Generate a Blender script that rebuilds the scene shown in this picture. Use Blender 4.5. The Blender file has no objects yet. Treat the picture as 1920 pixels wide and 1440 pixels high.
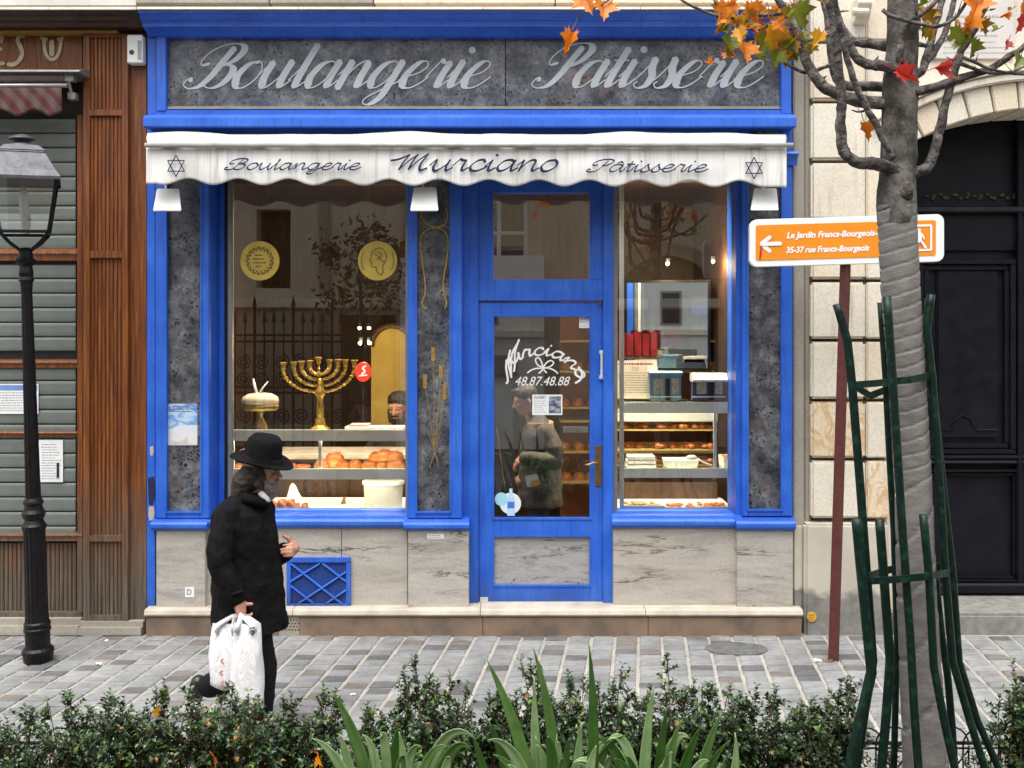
import bpy, bmesh, math, random
from mathutils import Vector, Matrix, noise as mnoise
random.seed(7)
scene = bpy.context.scene
COL = scene.collection

# ---------------------------------------------------------------- camera, sky, sun, exposure
F = 1867.0          # focal length in photo pixels
D0 = 7.4            # camera distance to the shop front plane (Y = 0)
H = 2.30            # camera height
HZ = 610.0          # horizon row in the photo
cam_d = bpy.data.cameras.new('camera'); cam = bpy.data.objects.new('camera', cam_d); COL.objects.link(cam)
cam.location = (0, -D0, H); cam.rotation_euler = (math.radians(90), 0, 0)
cam_d.sensor_width = 36.0; cam_d.lens = 36.0*F/1920.0; cam_d.shift_y = -(720-HZ)/1920.0
cam_d.clip_start = 0.05; cam_d.clip_end = 500
scene.camera = cam
SUN_EL, SUN_AZ = math.radians(70), math.radians(200)     # azimuth measured from +Y clockwise
world = bpy.data.worlds.new('World'); scene.world = world; world.use_nodes = True
wn = world.node_tree.nodes; wl = world.node_tree.links
bg = wn['Background']; sky = wn.new('ShaderNodeTexSky'); sky.sky_type = 'NISHITA'; sky.sun_disc = False
sky.sun_elevation = SUN_EL; sky.sun_rotation = SUN_AZ; sky.air_density = 1.0; sky.dust_density = 4.0; sky.ozone_density = 1.0
hs = wn.new('ShaderNodeHueSaturation'); hs.inputs['Saturation'].default_value = 0.18
wl.new(sky.outputs[0], hs.inputs['Color']); wl.new(hs.outputs[0], bg.inputs[0]); bg.inputs[1].default_value = 0.15
sun_d = bpy.data.lights.new('sun', 'SUN'); sun_d.energy = 1.5; sun_d.angle = math.radians(60); sun_d.color = (1, .97, .92)
sun = bpy.data.objects.new('sun', sun_d); COL.objects.link(sun); sun.location = (0, -6, 12)
sd = Vector((math.sin(SUN_AZ)*math.cos(SUN_EL), math.cos(SUN_AZ)*math.cos(SUN_EL), math.sin(SUN_EL)))
sun.rotation_euler = sd.to_track_quat('Z', 'Y').to_euler()
scene.view_settings.view_transform = 'Standard'; scene.view_settings.look = 'None'
scene.view_settings.gamma = 1.0; scene.view_settings.use_curve_mapping = False
scene.view_settings.exposure = 1.12
scene.cycles.max_bounces = 8; scene.cycles.transparent_max_bounces = 12
scene.cycles.use_denoising = True

# ---------------------------------------------------------------- coordinates: photo pixel at a known depth -> metres
def S(Y): return F/(D0+Y)
def X(px, Y=0.): return (px-960)/S(Y)
def Z(py, Y=0.): return H-(py-HZ)/S(Y)
def W(px, py, Y=0.): return Vector((X(px, Y), Y, Z(py, Y)))
rnd = random.uniform

# ---------------------------------------------------------------- mesh builder
class MB:
    def __init__(s): s.v = []; s.f = []; s.m = []; s.mi = 0
    def add(s, vs, fs):
        b = len(s.v); s.v += [tuple(v) for v in vs]
        for f in fs: s.f.append(tuple(b+i for i in f)); s.m.append(s.mi)
        return s
    def box(s, x0, x1, y0, y1, z0, z1):
        vs = [(x0,y0,z0),(x1,y0,z0),(x1,y1,z0),(x0,y1,z0),(x0,y0,z1),(x1,y0,z1),(x1,y1,z1),(x0,y1,z1)]
        return s.add(vs, [(0,3,2,1),(4,5,6,7),(0,1,5,4),(1,2,6,5),(2,3,7,6),(3,0,4,7)])
    def pb(s, p0, p1, q0, q1, yf, d):           # pixel box: columns p0..p1, rows q0..q1 of the face at depth yf, d deep
        return s.box(X(p0,yf), X(p1,yf), yf, yf+d, Z(q1,yf), Z(q0,yf))
    def prism(s, prof, x0, x1):                 # closed profile of (y,z) pulled along x
        n = len(prof)
        vs = [(x0,y,z) for y,z in prof]+[(x1,y,z) for y,z in prof]
        fs = [(i,(i+1)%n,n+(i+1)%n,n+i) for i in range(n)]
        fs += [tuple(range(n-1,-1,-1)), tuple(range(n,2*n))]
        return s.add(vs, fs)
    def vprism(s, prof, z0, z1):                # closed profile of (x,y) pulled up
        n = len(prof)
        vs = [(x,y,z0) for x,y in prof]+[(x,y,z1) for x,y in prof]
        fs = [(i,(i+1)%n,n+(i+1)%n,n+i) for i in range(n)]
        fs += [tuple(range(n-1,-1,-1)), tuple(range(n,2*n))]
        return s.add(vs, fs)
    def fprism(s, prof, y0, y1):                # closed outline of (x,z) given thickness in y
        n = len(prof)
        vs = [(x,y0,z) for x,z in prof]+[(x,y1,z) for x,z in prof]
        fs = [(i,n+i,n+(i+1)%n,(i+1)%n) for i in range(n)]
        fs += [tuple(range(n)), tuple(range(2*n-1,n-1,-1))]
        return s.add(vs, fs)
    def mould(s, p0, p1, contour, yref, yback): # contour: (row, depth) down the front of a moulding
        prof = [(y, Z(q, y)) for q, y in contour]
        prof = [(yback, prof[0][1])]+prof+[(yback, prof[-1][1])]
        return s.prism(prof, X(p0,yref), X(p1,yref))
    def tube(s, pts, r, n=8, cap=True, flat=1.0):
        pts = [Vector(p) for p in pts]; m = len(pts)
        if not hasattr(r, '__len__'): r = [r]*m
        vs = []; up = Vector((0.13,0.9,0.41))
        for i, p in enumerate(pts):
            t = (pts[min(i+1,m-1)]-pts[max(i-1,0)])
            t = t.normalized() if t.length > 1e-9 else Vector((0,0,1))
            a = up-t*up.dot(t)
            if a.length < 1e-3: a = t.orthogonal()
            a.normalize(); b = t.cross(a); up = a
            for k in range(n):
                th = 2*math.pi*k/n
                vs.append(p+a*(math.cos(th)*r[i])+b*(math.sin(th)*r[i]*flat))
        fs = [(i*n+k, i*n+(k+1)%n, (i+1)*n+(k+1)%n, (i+1)*n+k) for i in range(m-1) for k in range(n)]
        if cap: fs += [tuple(range(n-1,-1,-1)), tuple((m-1)*n+k for k in range(n))]
        return s.add(vs, fs)
    def loft(s, rings, n=16):                   # rings: (centre, rx, ry, rz-tilt ignored) horizontal ellipses
        m = len(rings); vs = []
        for c, rx, ry in rings:
            for k in range(n):
                th = 2*math.pi*k/n
                vs.append((c[0]+rx*math.cos(th), c[1]+ry*math.sin(th), c[2]))
        fs = [(i*n+k, i*n+(k+1)%n, (i+1)*n+(k+1)%n, (i+1)*n+k) for i in range(m-1) for k in range(n)]
        fs += [tuple(range(n-1,-1,-1)), tuple((m-1)*n+k for k in range(n))]
        return s.add(vs, fs)
    def lathe(s, prof, n=24, c=(0,0,0), sy=1.0):
        vs = [(c[0]+r*math.cos(2*math.pi*k/n), c[1]+sy*r*math.sin(2*math.pi*k/n), c[2]+z) for r, z in prof for k in range(n)]
        m = len(prof)
        fs = [(i*n+k, i*n+(k+1)%n, (i+1)*n+(k+1)%n, (i+1)*n+k) for i in range(m-1) for k in range(n)]
        fs += [tuple(range(n-1,-1,-1)), tuple((m-1)*n+k for k in range(n))]
        return s.add(vs, fs)
    def ball(s, c, rx, ry, rz, n=14, m=9, M=None):
        vs = [Vector((0,0,-1))]; c = Vector(c)
        for i in range(1, m):
            ph = -math.pi/2+math.pi*i/m
            for k in range(n):
                th = 2*math.pi*k/n
                vs.append(Vector((math.cos(ph)*math.cos(th), math.cos(ph)*math.sin(th), math.sin(ph))))
        vs.append(Vector((0,0,1)))
        o = []
        for v in vs:
            w = Vector((v.x*rx, v.y*ry, v.z*rz))
            if M is not None: w = M @ w
            o.append(w+c)
        fs = [(0, 1+(k+1)%n, 1+k) for k in range(n)]
        for i in range(m-2):
            fs += [(1+i*n+k, 1+i*n+(k+1)%n, 1+(i+1)*n+(k+1)%n, 1+(i+1)*n+k) for k in range(n)]
        L = len(vs)-1; fs += [(L, 1+(m-2)*n+k, 1+(m-2)*n+(k+1)%n) for k in range(n)]
        return s.add(o, fs)
    def limb(s, pts, r, n=10):                  # tapered limb with round ends (for voxel union)
        s.tube(pts, r, n)
        for p, q in zip(pts, r if hasattr(r,'__len__') else [r]*len(pts)): s.ball(p, q, q, q, 10, 6)
        return s
    def mesh(s, name, mats):
        me = bpy.data.meshes.new(name); me.from_pydata(s.v, [], s.f)
        for m in (mats if isinstance(mats, (list,tuple)) else [mats]): me.materials.append(m)
        if any(s.m): me.polygons.foreach_set('material_index', s.m)
        me.update()
        return me
    def build(s, name, mat, parent=None, bevel=0.0, smooth=False, fix=True, **tags):
        me = s.mesh(name, mat)
        if fix:
            bm = bmesh.new(); bm.from_mesh(me); bmesh.ops.recalc_face_normals(bm, faces=bm.faces)
            if bevel:
                es = [e for e in bm.edges if len(e.link_faces)==2 and e.calc_face_angle(0) > .6]
                bmesh.ops.bevel(bm, geom=es, offset=bevel, segments=2, affect='EDGES', clamp_overlap=True)
            bm.to_mesh(me); bm.free()
        if smooth: me.polygons.foreach_set('use_smooth', [True]*len(me.polygons))
        o = bpy.data.objects.new(name, me); COL.objects.link(o)
        if parent: adopt(o, parent)
        if tags: tag(o, **tags)
        return o
def adopt(o, parent):
    o.parent = parent
    if parent.type == 'EMPTY': o.matrix_parent_inverse = Matrix.Translation(-Vector(parent.get('base', (0,0,0))))
def tag(o, label=None, cat=None, group=None, kind=None):
    if label: o['label'] = label
    if cat: o['category'] = cat
    if group: o['group'] = group
    if kind: o['kind'] = kind
    return o
def thing(name, label, cat, base=(0,0,0), group=None):
    o = bpy.data.objects.new(name, None); COL.objects.link(o); o.location = base; o['base'] = tuple(base)
    o.empty_display_size = .1
    return tag(o, label, cat, group)
def bake(o):                                    # apply modifiers
    dg = bpy.context.evaluated_depsgraph_get(); dg.update()
    me = bpy.data.meshes.new_from_object(o.evaluated_get(dg)); old = o.data
    o.modifiers.clear(); o.data = me; bpy.data.meshes.remove(old)
    return o
def voxel(o, size, smooth=4, fac=.5):
    m = o.modifiers.new('r', 'REMESH'); m.mode = 'VOXEL'; m.voxel_size = size; m.use_smooth_shade = True
    if smooth:
        k = o.modifiers.new('s', 'SMOOTH'); k.iterations = smooth; k.factor = fac
    return bake(o)
def share(me, name, parent=None, loc=(0,0,0)):
    o = bpy.data.objects.new(name, me); COL.objects.link(o); o.location = loc
    if parent: adopt(o, parent)
    return o

# ---------------------------------------------------------------- materials
def lk(t, a, b): t.links.new(a, b)
def base_mat(name, rough=.5, metal=0., spec=None):
    m = bpy.data.materials.new(name); m.use_nodes = True; t = m.node_tree; p = t.nodes['Principled BSDF']
    p.inputs['Roughness'].default_value = rough; p.inputs['Metallic'].default_value = metal
    if spec is not None: p.inputs['Specular IOR Level'].default_value = spec
    return m, t, p
def coord(t, scale=(1,1,1), kind='Object'):
    tc = t.nodes.new('ShaderNodeTexCoord'); mp = t.nodes.new('ShaderNodeMapping'); mp.inputs['Scale'].default_value = scale
    lk(t, tc.outputs[kind], mp.inputs[0]); return mp.outputs[0]
def nz(t, vec, scale, detail=5., rough=.55, dist=0.):
    n = t.nodes.new('ShaderNodeTexNoise'); n.inputs['Scale'].default_value = scale; n.inputs['Detail'].default_value = detail
    n.inputs['Roughness'].default_value = rough; n.inputs['Distortion'].default_value = dist
    lk(t, vec, n.inputs['Vector']); return n.outputs['Fac']
def ramp(t, fac, stops):
    r = t.nodes.new('ShaderNodeValToRGB'); e = r.color_ramp.elements
    while len(e) < len(stops): e.new(.5)
    for el, (p, c) in zip(e, stops):
        el.position = p; el.color = (c[0], c[1], c[2], 1) if hasattr(c,'__len__') else (c,c,c,1)
    lk(t, fac, r.inputs[0]); return r.outputs[0]
def mix(t, fac, a, b, mode='MIX'):
    n = t.nodes.new('ShaderNodeMix'); n.data_type = 'RGBA'; n.blend_type = mode
    for s, v in ((n.inputs[0], fac), (n.inputs[6], a), (n.inputs[7], b)):
        if hasattr(v, 'default_value'): lk(t, v, s)
        elif hasattr(v, '__len__'): s.default_value = (v[0], v[1], v[2], 1)
        else: s.default_value = v
    return n.outputs[2]
def bump(t, p, h, strength=.3, dist=.01):
    b = t.nodes.new('ShaderNodeBump'); b.inputs['Strength'].default_value = strength; b.inputs['Distance'].default_value = dist
    lk(t, h, b.inputs['Height']); lk(t, b.outputs[0], p.inputs['Normal'])
def mk(name, c1, c2=None, scale=6, rough=.5, metal=0., bmp=0., bscale=60, lo=.35, hi=.65, stretch=(1,1,1), spec=None, detail=6, bdist=.004, c3=None):
    m, t, p = base_mat(name, rough, metal, spec); c2 = c2 or tuple(x*.75 for x in c1)
    v = coord(t, stretch); n = nz(t, v, scale, detail)
    st = [(lo, c1), (hi, c2)] if c3 is None else [(lo, c1), ((lo+hi)/2, c3), (hi, c2)]
    lk(t, ramp(t, n, st), p.inputs['Base Color'])
    if bmp: bump(t, p, nz(t, v, bscale, 4), bmp, bdist)
    n2 = nz(t, v, scale*2.3, 4); rr = ramp(t, n2, [(.3, max(0,rough-.08)), (.7, min(1,rough+.1))])
    lk(t, rr, p.inputs['Roughness'])
    return m
M = {}
def blue_paint():
    m, t, p = base_mat('blue_paint', .42); v = coord(t)
    c = ramp(t, nz(t, v, 3, 6), [(.3, (.015,.096,.52)), (.5, (.024,.125,.60)), (.7, (.042,.165,.66))])
    chips = ramp(t, nz(t, v, 38, 8, .7), [(.63, 0), (.66, 1)])
    big = ramp(t, nz(t, v, 2.2, 3), [(.46, 0), (.62, 1)])
    f = mix(t, 1.0, chips, big, 'MULTIPLY')
    c = mix(t, f, c, (.05,.075,.16))
    drip = ramp(t, nz(t, coord(t, (26,26,1.6)), 1.6, 6, .65), [(.48, 0), (.72, .62)])
    c = mix(t, drip, c, (.02,.06,.28))
    wv = ramp(t, nz(t, coord(t, (3,3,3)), 6, 8, .75), [(.56, 0), (.72, .35)]); c = mix(t, wv, c, (.06,.19,.60))
    # road splash: the paint is worn and dirty close to the step
    sx = t.nodes.new('ShaderNodeSeparateXYZ'); lk(t, v, sx.inputs[0])
    zz = t.nodes.new('ShaderNodeMath'); zz.operation = 'ADD'; lk(t, sx.outputs[2], zz.inputs[0])
    q = t.nodes.new('ShaderNodeMath'); q.operation = 'MULTIPLY'; q.inputs[1].default_value = .35; lk(t, nz(t, v, 7, 6), q.inputs[0]); lk(t, q.outputs[0], zz.inputs[1])
    dirt = ramp(t, zz.outputs[0], [(.30, .75), (.52, 0)])
    c = mix(t, dirt, c, (.035,.05,.10))
    lk(t, c, p.inputs['Base Color']); bump(t, p, nz(t, coord(t, (9,9,1.6)), 9, 7, .7), .22, .004); return m
M['blue'] = blue_paint()
def dark_slab(name, k):
    m, t, p = base_mat(name, .30); v = coord(t)
    a = ramp(t, nz(t, v, 5.2, 12, .80, .15), [(.36, (.022,.024,.031)), (.46, (.070,.074,.086)), (.54, (.14,.145,.156)), (.62, (.25,.255,.262)), (.72, (.38,.385,.39))])
    rust = ramp(t, nz(t, v, 3.1, 10, .78, .1), [(.57, 0), (.64, .6)])
    c = mix(t, rust, a, (.19,.10,.055))
    bl = ramp(t, nz(t, coord(t, (1.3,1,1.1)), 4.1, 6, .6, .5), [(.55, 0), (.75, .6)])
    c = mix(t, bl, c, (.045,.065,.13))
    vo = t.nodes.new('ShaderNodeTexVoronoi'); vo.inputs['Scale'].default_value = 36; wn_ = t.nodes.new('ShaderNodeTexNoise'); wn_.inputs['Scale'].default_value = 30; lk(t, v, wn_.inputs['Vector']); lk(t, mix(t, .045, v, wn_.outputs['Color'], 'ADD'), vo.inputs[0])
    pit = ramp(t, vo.outputs['Distance'], [(.22, 1), (.38, 0)])
    msk = ramp(t, nz(t, v, 6.5, 8, .7), [(.44, 0), (.54, 1)])
    f = mix(t, 1., pit, msk, 'MULTIPLY')
    c = mix(t, f, c, (.012,.012,.016))
    lk(t, mix(t, 1., c, (k,k,k), 'MULTIPLY'), p.inputs['Base Color']); lk(t, ramp(t, nz(t, v, 12, 6), [(.3,.2),(.7,.45)]), p.inputs['Roughness'])
    return m
M['slab'] = dark_slab('dark_marbled_slab', .85)
M['fascia'] = dark_slab('fascia_marbled_slab', 1.0)
def grey_marble(name, sc, tint, seed):
    m, t, p = base_mat(name, .38); v = coord(t, (sc*.55,1,sc*3.4))
    mp = v.node; mp.inputs['Location'].default_value = (seed, seed*2, seed*.7); mp.inputs['Rotation'].default_value = (0,.10,0)
    b = ramp(t, nz(t, v, 2.2, 9, .62, .9), [(.3, tuple(x*.72 for x in tint)), (.5, tint), (.75, tuple(min(1,x*1.18) for x in tint))])
    w = t.nodes.new('ShaderNodeTexNoise'); w.inputs['Scale'].default_value = 1.15; w.inputs['Detail'].default_value = 9; w.inputs['Roughness'].default_value = .6
    w.inputs['Distortion'].default_value = .5; lk(t, v, w.inputs['Vector'])
    vein = ramp(t, w.outputs['Fac'], [(.484, 0), (.494, 1), (.502, 1), (.516, 0)])
    gate = ramp(t, nz(t, v, 1.6, 3), [(.50, 0), (.62, .85)])
    f = mix(t, 1., vein, gate, 'MULTIPLY')
    c = mix(t, f, b, (.05,.045,.04))
    sp = ramp(t, nz(t, coord(t, (1,1,1.6)), 42, 6, .7), [(.3, .78), (.62, 1.0)]); c = mix(t, 1., c, sp, 'MULTIPLY')
    pk = ramp(t, nz(t, v, 1.1, 6, .6, 1.), [(.55, 0), (.7, .45)])
    c = mix(t, pk, c, (.42,.36,.30))
    lk(t, c, p.inputs['Base Color']); return m
M['marble'] = grey_marble('grey_veined_marble', 1.6, (.46,.43,.385), 1.3)
M['marble2'] = grey_marble('grey_veined_marble_cross', 1.3, (.46,.425,.375), 8.1)
M['marble3'] = grey_marble('grey_streaked_marble', 3.2, (.36,.355,.345), 4.7)
def wood_mat():
    m, t, p = base_mat('weathered_red_brown_wood', .5); v = coord(t, (30,30,1.2))
    g = ramp(t, nz(t, v, 2.0, 7, .65), [(.3, (.060,.014,.003)), (.5, (.165,.045,.007)), (.72, (.31,.105,.016))])
    v2 = coord(t); sx = t.nodes.new('ShaderNodeSeparateXYZ'); lk(t, v2, sx.inputs[0])
    a = t.nodes.new('ShaderNodeMath'); a.operation = 'MULTIPLY_ADD'; a.inputs[1].default_value = .9; lk(t, nz(t, coord(t,(6,6,2)), 1.5, 6), a.inputs[0]); lk(t, sx.outputs[2], a.inputs[2])
    mr0 = t.nodes.new('ShaderNodeMapRange'); mr0.inputs['From Min'].default_value = .75; mr0.inputs['From Max'].default_value = 1.75; mr0.inputs['To Min'].default_value = 1; mr0.inputs['To Max'].default_value = 0; lk(t, a.outputs[0], mr0.inputs[0]); worn = mr0.outputs[0]
    grey = ramp(t, nz(t, v, 2.4, 7), [(.3, (.055,.042,.030)), (.7, (.16,.128,.095))])
    c = mix(t, worn, g, grey)
    lk(t, c, p.inputs['Base Color']); bump(t, p, nz(t, v, 3, 6), .3, .003); return m
M['wood'] = wood_mat()
M['darkwood'] = mk('dark_cornice_wood', (.020,.008,.005), (.05,.018,.010), 8, .5, bmp=.2)
def stone_mat(name, a, b, seed, stain=0.):
    m, t, p = base_mat(name, .85); v = coord(t); v.node.inputs['Location'].default_value = (seed, seed, seed)
    c = ramp(t, nz(t, v, 1.7, 8, .6), [(.3, a), (.7, b)])
    sp = ramp(t, nz(t, v, 70, 4, .6), [(.35, .82), (.6, 1)]); c = mix(t, 1., c, sp, 'MULTIPLY')
    d = ramp(t, nz(t, coord(t, (14,14,1.3)), 1.2, 6), [(.56, 0), (.8, .5+stain)])
    c = mix(t, d, c, (.23,.19,.14))
    lk(t, c, p.inputs['Base Color']); bump(t, p, nz(t, v, 90, 5), .25, .004); return m
M['stone'] = stone_mat('pale_limestone', (.80,.74,.63), (.70,.63,.51), 0)
M['stone2'] = stone_mat('pale_limestone_warm', (.80,.71,.57), (.72,.61,.45), 5)
def stained():
    m = stone_mat('ochre_stained_limestone', (.80,.70,.55), (.72,.60,.43), 2); t = m.node_tree; p = t.nodes['Principled BSDF']; src_ = p.inputs['Base Color'].links[0].from_socket
    f = ramp(t, nz(t, coord(t, (1,1,.8)), 5, 5, .5, 1.4), [(.47, 0), (.50, .6), (.53, .6), (.58, .1)]); lk(t, mix(t, f, src_, (.50,.27,.07)), p.inputs['Base Color']); return m
M['stained'] = stained()
M['stone3'] = stone_mat('grey_limestone', (.40,.37,.31), (.28,.255,.21), 9, .2)
def plinth_mat():
    m, t, p = base_mat('soiled_plinth_stone', .85); v = coord(t)
    c = ramp(t, nz(t, v, 2.5, 8), [(.3, (.56,.52,.44)), (.7, (.44,.40,.33))])
    sx = t.nodes.new('ShaderNodeSeparateXYZ'); lk(t, v, sx.inputs[0])
    a = t.nodes.new('ShaderNodeMath'); a.operation = 'MULTIPLY_ADD'; a.inputs[1].default_value = .22; lk(t, nz(t, v, 9, 6), a.inputs[0]); lk(t, sx.outputs[2], a.inputs[2])
    c = mix(t, ramp(t, a.outputs[0], [(.40, 1), (.46, 0)]), c, ramp(t, nz(t, v, 14, 7), [(.3,(.16,.155,.14)),(.7,(.27,.26,.24))]))
    lk(t, c, p.inputs['Base Color']); bump(t, p, nz(t, v, 60, 5), .3, .005); return m
M['plinth'] = plinth_mat()
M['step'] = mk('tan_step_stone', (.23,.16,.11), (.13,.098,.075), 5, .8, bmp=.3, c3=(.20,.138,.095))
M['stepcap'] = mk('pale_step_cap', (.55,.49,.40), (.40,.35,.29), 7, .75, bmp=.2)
M['awning'] = None
def cloth_white(name, a, b, streak):
    m, t, p = base_mat(name, .85); v = coord(t)
    c = ramp(t, nz(t, v, 2.5, 6), [(.3, a), (.7, b)])
    d = ramp(t, nz(t, coord(t, (22,3,1.1)), 1.3, 6, .6), [(.5, 0), (.78, streak)])
    c = mix(t, d, c, (.30,.28,.24))
    lk(t, c, p.inputs['Base Color']); bump(t, p, nz(t, coord(t,(9,9,2.5)), 2, 4), .35, .012); return m
M['awning'] = cloth_white('soiled_white_awning_cloth', (.80,.79,.77), (.70,.69,.66), .75)
M['canopy'] = cloth_white('greyed_canopy_cloth', (.56,.55,.53), (.46,.45,.43), .8)
M['railwhite'] = mk('pale_satin_metal', (.74,.77,.75), (.66,.69,.68), 5, .4)
M['white'] = mk('white_enamel', (.82,.82,.80), (.76,.76,.74), 5, .4)
M['paper'] = mk('white_paper', (.80,.80,.80), (.74,.75,.77), 6, .7)
M['silver'] = mk('silver_paint', (.52,.55,.56), (.44,.47,.48), 5, .45)
M['ink'] = mk('navy_ink', (.006,.010,.05), (.010,.016,.07), 20, .8)
M['black'] = mk('black_paint', (.012,.012,.014), (.02,.02,.022), 10, .4)
M['grey'] = mk('grey_print', (.25,.25,.26), (.32,.32,.33), 10, .7)
M['gold'] = mk('polished_brass', (.78,.50,.10), (.62,.36,.06), 14, .28, .6)
M['goldpaint'] = mk('gold_paint', (.42,.26,.06), (.30,.17,.04), 30, .45)
M['medal'] = mk('gold_foil', (.78,.57,.11), (.64,.45,.08), 9, .42, .0)
M['brass'] = mk('worn_brass', (.42,.28,.10), (.28,.18,.07), 12, .4, .9)
M['steel'] = mk('brushed_steel', (.66,.68,.66), (.55,.57,.56), 4, .38, .15, stretch=(1,20,20))
M['alu'] = mk('anodised_frame', (.36,.36,.34), (.28,.28,.27), 6, .45, .6)
M['slat'] = mk('grey_green_shutter', (.16,.178,.162), (.11,.125,.114), 4, .55, bmp=.1)
M['iron'] = mk('black_cast_iron', (.003,.0025,.0035), (.009,.007,.008), 22, .42, .0, spec=.25, bmp=.5, bscale=55)
M['ironroof'] = mk('weathered_grey_iron', (.050,.050,.064), (.085,.085,.10), 12, .45, .2, bmp=.3)
M['green'] = mk('dark_green_enamel', (.003,.018,.011), (.007,.040,.022), 30, .42, bmp=.4, spec=.3, c3=(.003,.012,.009))
M['rust'] = mk('red_brown_post_paint', (.075,.014,.012), (.11,.025,.018), 16, .5, bmp=.2)
M['orange'] = mk('orange_sign_film', (.80,.27,.010), (.76,.24,.008), 4, .45)
M['signwhite'] = mk('white_sign_enamel', (.83,.83,.82), (.80,.80,.79), 4, .35)
M['red'] = mk('red_film', (.55,.02,.015), (.45,.012,.01), 6, .5)
M['yellow'] = mk('yellow_disc', (.68,.40,.03), (.55,.30,.03), 16, .5)
M['doorpaint'] = mk('blue_black_door_paint', (.0035,.004,.0075), (.007,.0075,.012), 6, .45, spec=.22, bmp=.12)
def glass_mat(name, tint=(1,1,1), refl=.10):
    m = bpy.data.materials.new(name); m.use_nodes = True; t = m.node_tree; t.nodes.remove(t.nodes['Principled BSDF'])
    o = t.nodes['Material Output']; tr = t.nodes.new('ShaderNodeBsdfTransparent'); tr.inputs[0].default_value = (*tint, 1)
    g = t.nodes.new('ShaderNodeBsdfGlossy'); g.inputs['Roughness'].default_value = .004; g.inputs[0].default_value = (.95,.96,.95,1)
    fr = t.nodes.new('ShaderNodeFresnel'); fr.inputs['IOR'].default_value = 1.5
    ad = t.nodes.new('ShaderNodeMath'); ad.operation = 'ADD'; ad.use_clamp = True; ad.inputs[1].default_value = refl; lk(t, fr.outputs[0], ad.inputs[0])
    mx = t.nodes.new('ShaderNodeMixShader'); lk(t, ad.outputs[0], mx.inputs[0]); lk(t, tr.outputs[0], mx.inputs[1]); lk(t, g.outputs[0], mx.inputs[2])
    # slight waviness of old panes
    b = t.nodes.new('ShaderNodeBump'); b.inputs['Strength'].default_value = .02; b.inputs['Distance'].default_value = .01
    lk(t, nz(t, coord(t), 1.4, 2), b.inputs['Height']); lk(t, b.outputs[0], g.inputs['Normal'])
    lk(t, mx.outputs[0], o.inputs[0]); return m
M['glass'] = glass_mat('shop_window_glass', (.96,.965,.96), .07)
M['lampglass'] = glass_mat('lantern_glass', (.93,.95,.93), .12)
M['caseglass'] = glass_mat('shelf_glass', (.9,.95,.93), .05)
M['mirror'] = base_mat('wall_mirror', 0.0, 1.0)[0]; M['mirror'].node_tree.nodes['Principled BSDF'].inputs['Base Color'].default_value = (.92,.94,.93,1)
M['soil'] = mk('dark_soil', (.03,.022,.016), (.06,.045,.03), 18, .95, bmp=.8, bscale=40, bdist=.02)
M['asphalt'] = mk('asphalt', (.055,.055,.055), (.04,.04,.042), 30, .9, bmp=.4)
M['mortar'] = mk('sandy_joint_mortar', (.37,.348,.303), (.27,.255,.222), 6, .95, bmp=.5, bscale=80)
def sett_mat(name, c):
    m = mk(name, c, tuple(x*.78 for x in c), 16, .75, bmp=.5, bscale=60, bdist=.006); t = m.node_tree; p = t.nodes['Principled BSDF']
    ge = t.nodes.new('ShaderNodeNewGeometry'); st_ = ramp(t, nz(t, ge.outputs['Position'], 1.7, 8, .65), [(.36, .62), (.58, 1.0)]); gum = ramp(t, nz(t, ge.outputs['Position'], 26, 4, .5), [(.70, 1.0), (.74, .72)])
    src_ = p.inputs['Base Color'].links[0].from_socket; lk(t, mix(t, 1., mix(t, 1., src_, st_, 'MULTIPLY'), gum, 'MULTIPLY'), p.inputs['Base Color']); return m
STONES = [sett_mat('granite_sett_%s' % n, c) for n, c in
          (('pale', (.285,.285,.282)), ('mid', (.25,.25,.247)), ('cool', (.255,.262,.268)), ('dark', (.135,.134,.134)), ('brown', (.19,.168,.152)))]
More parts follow.
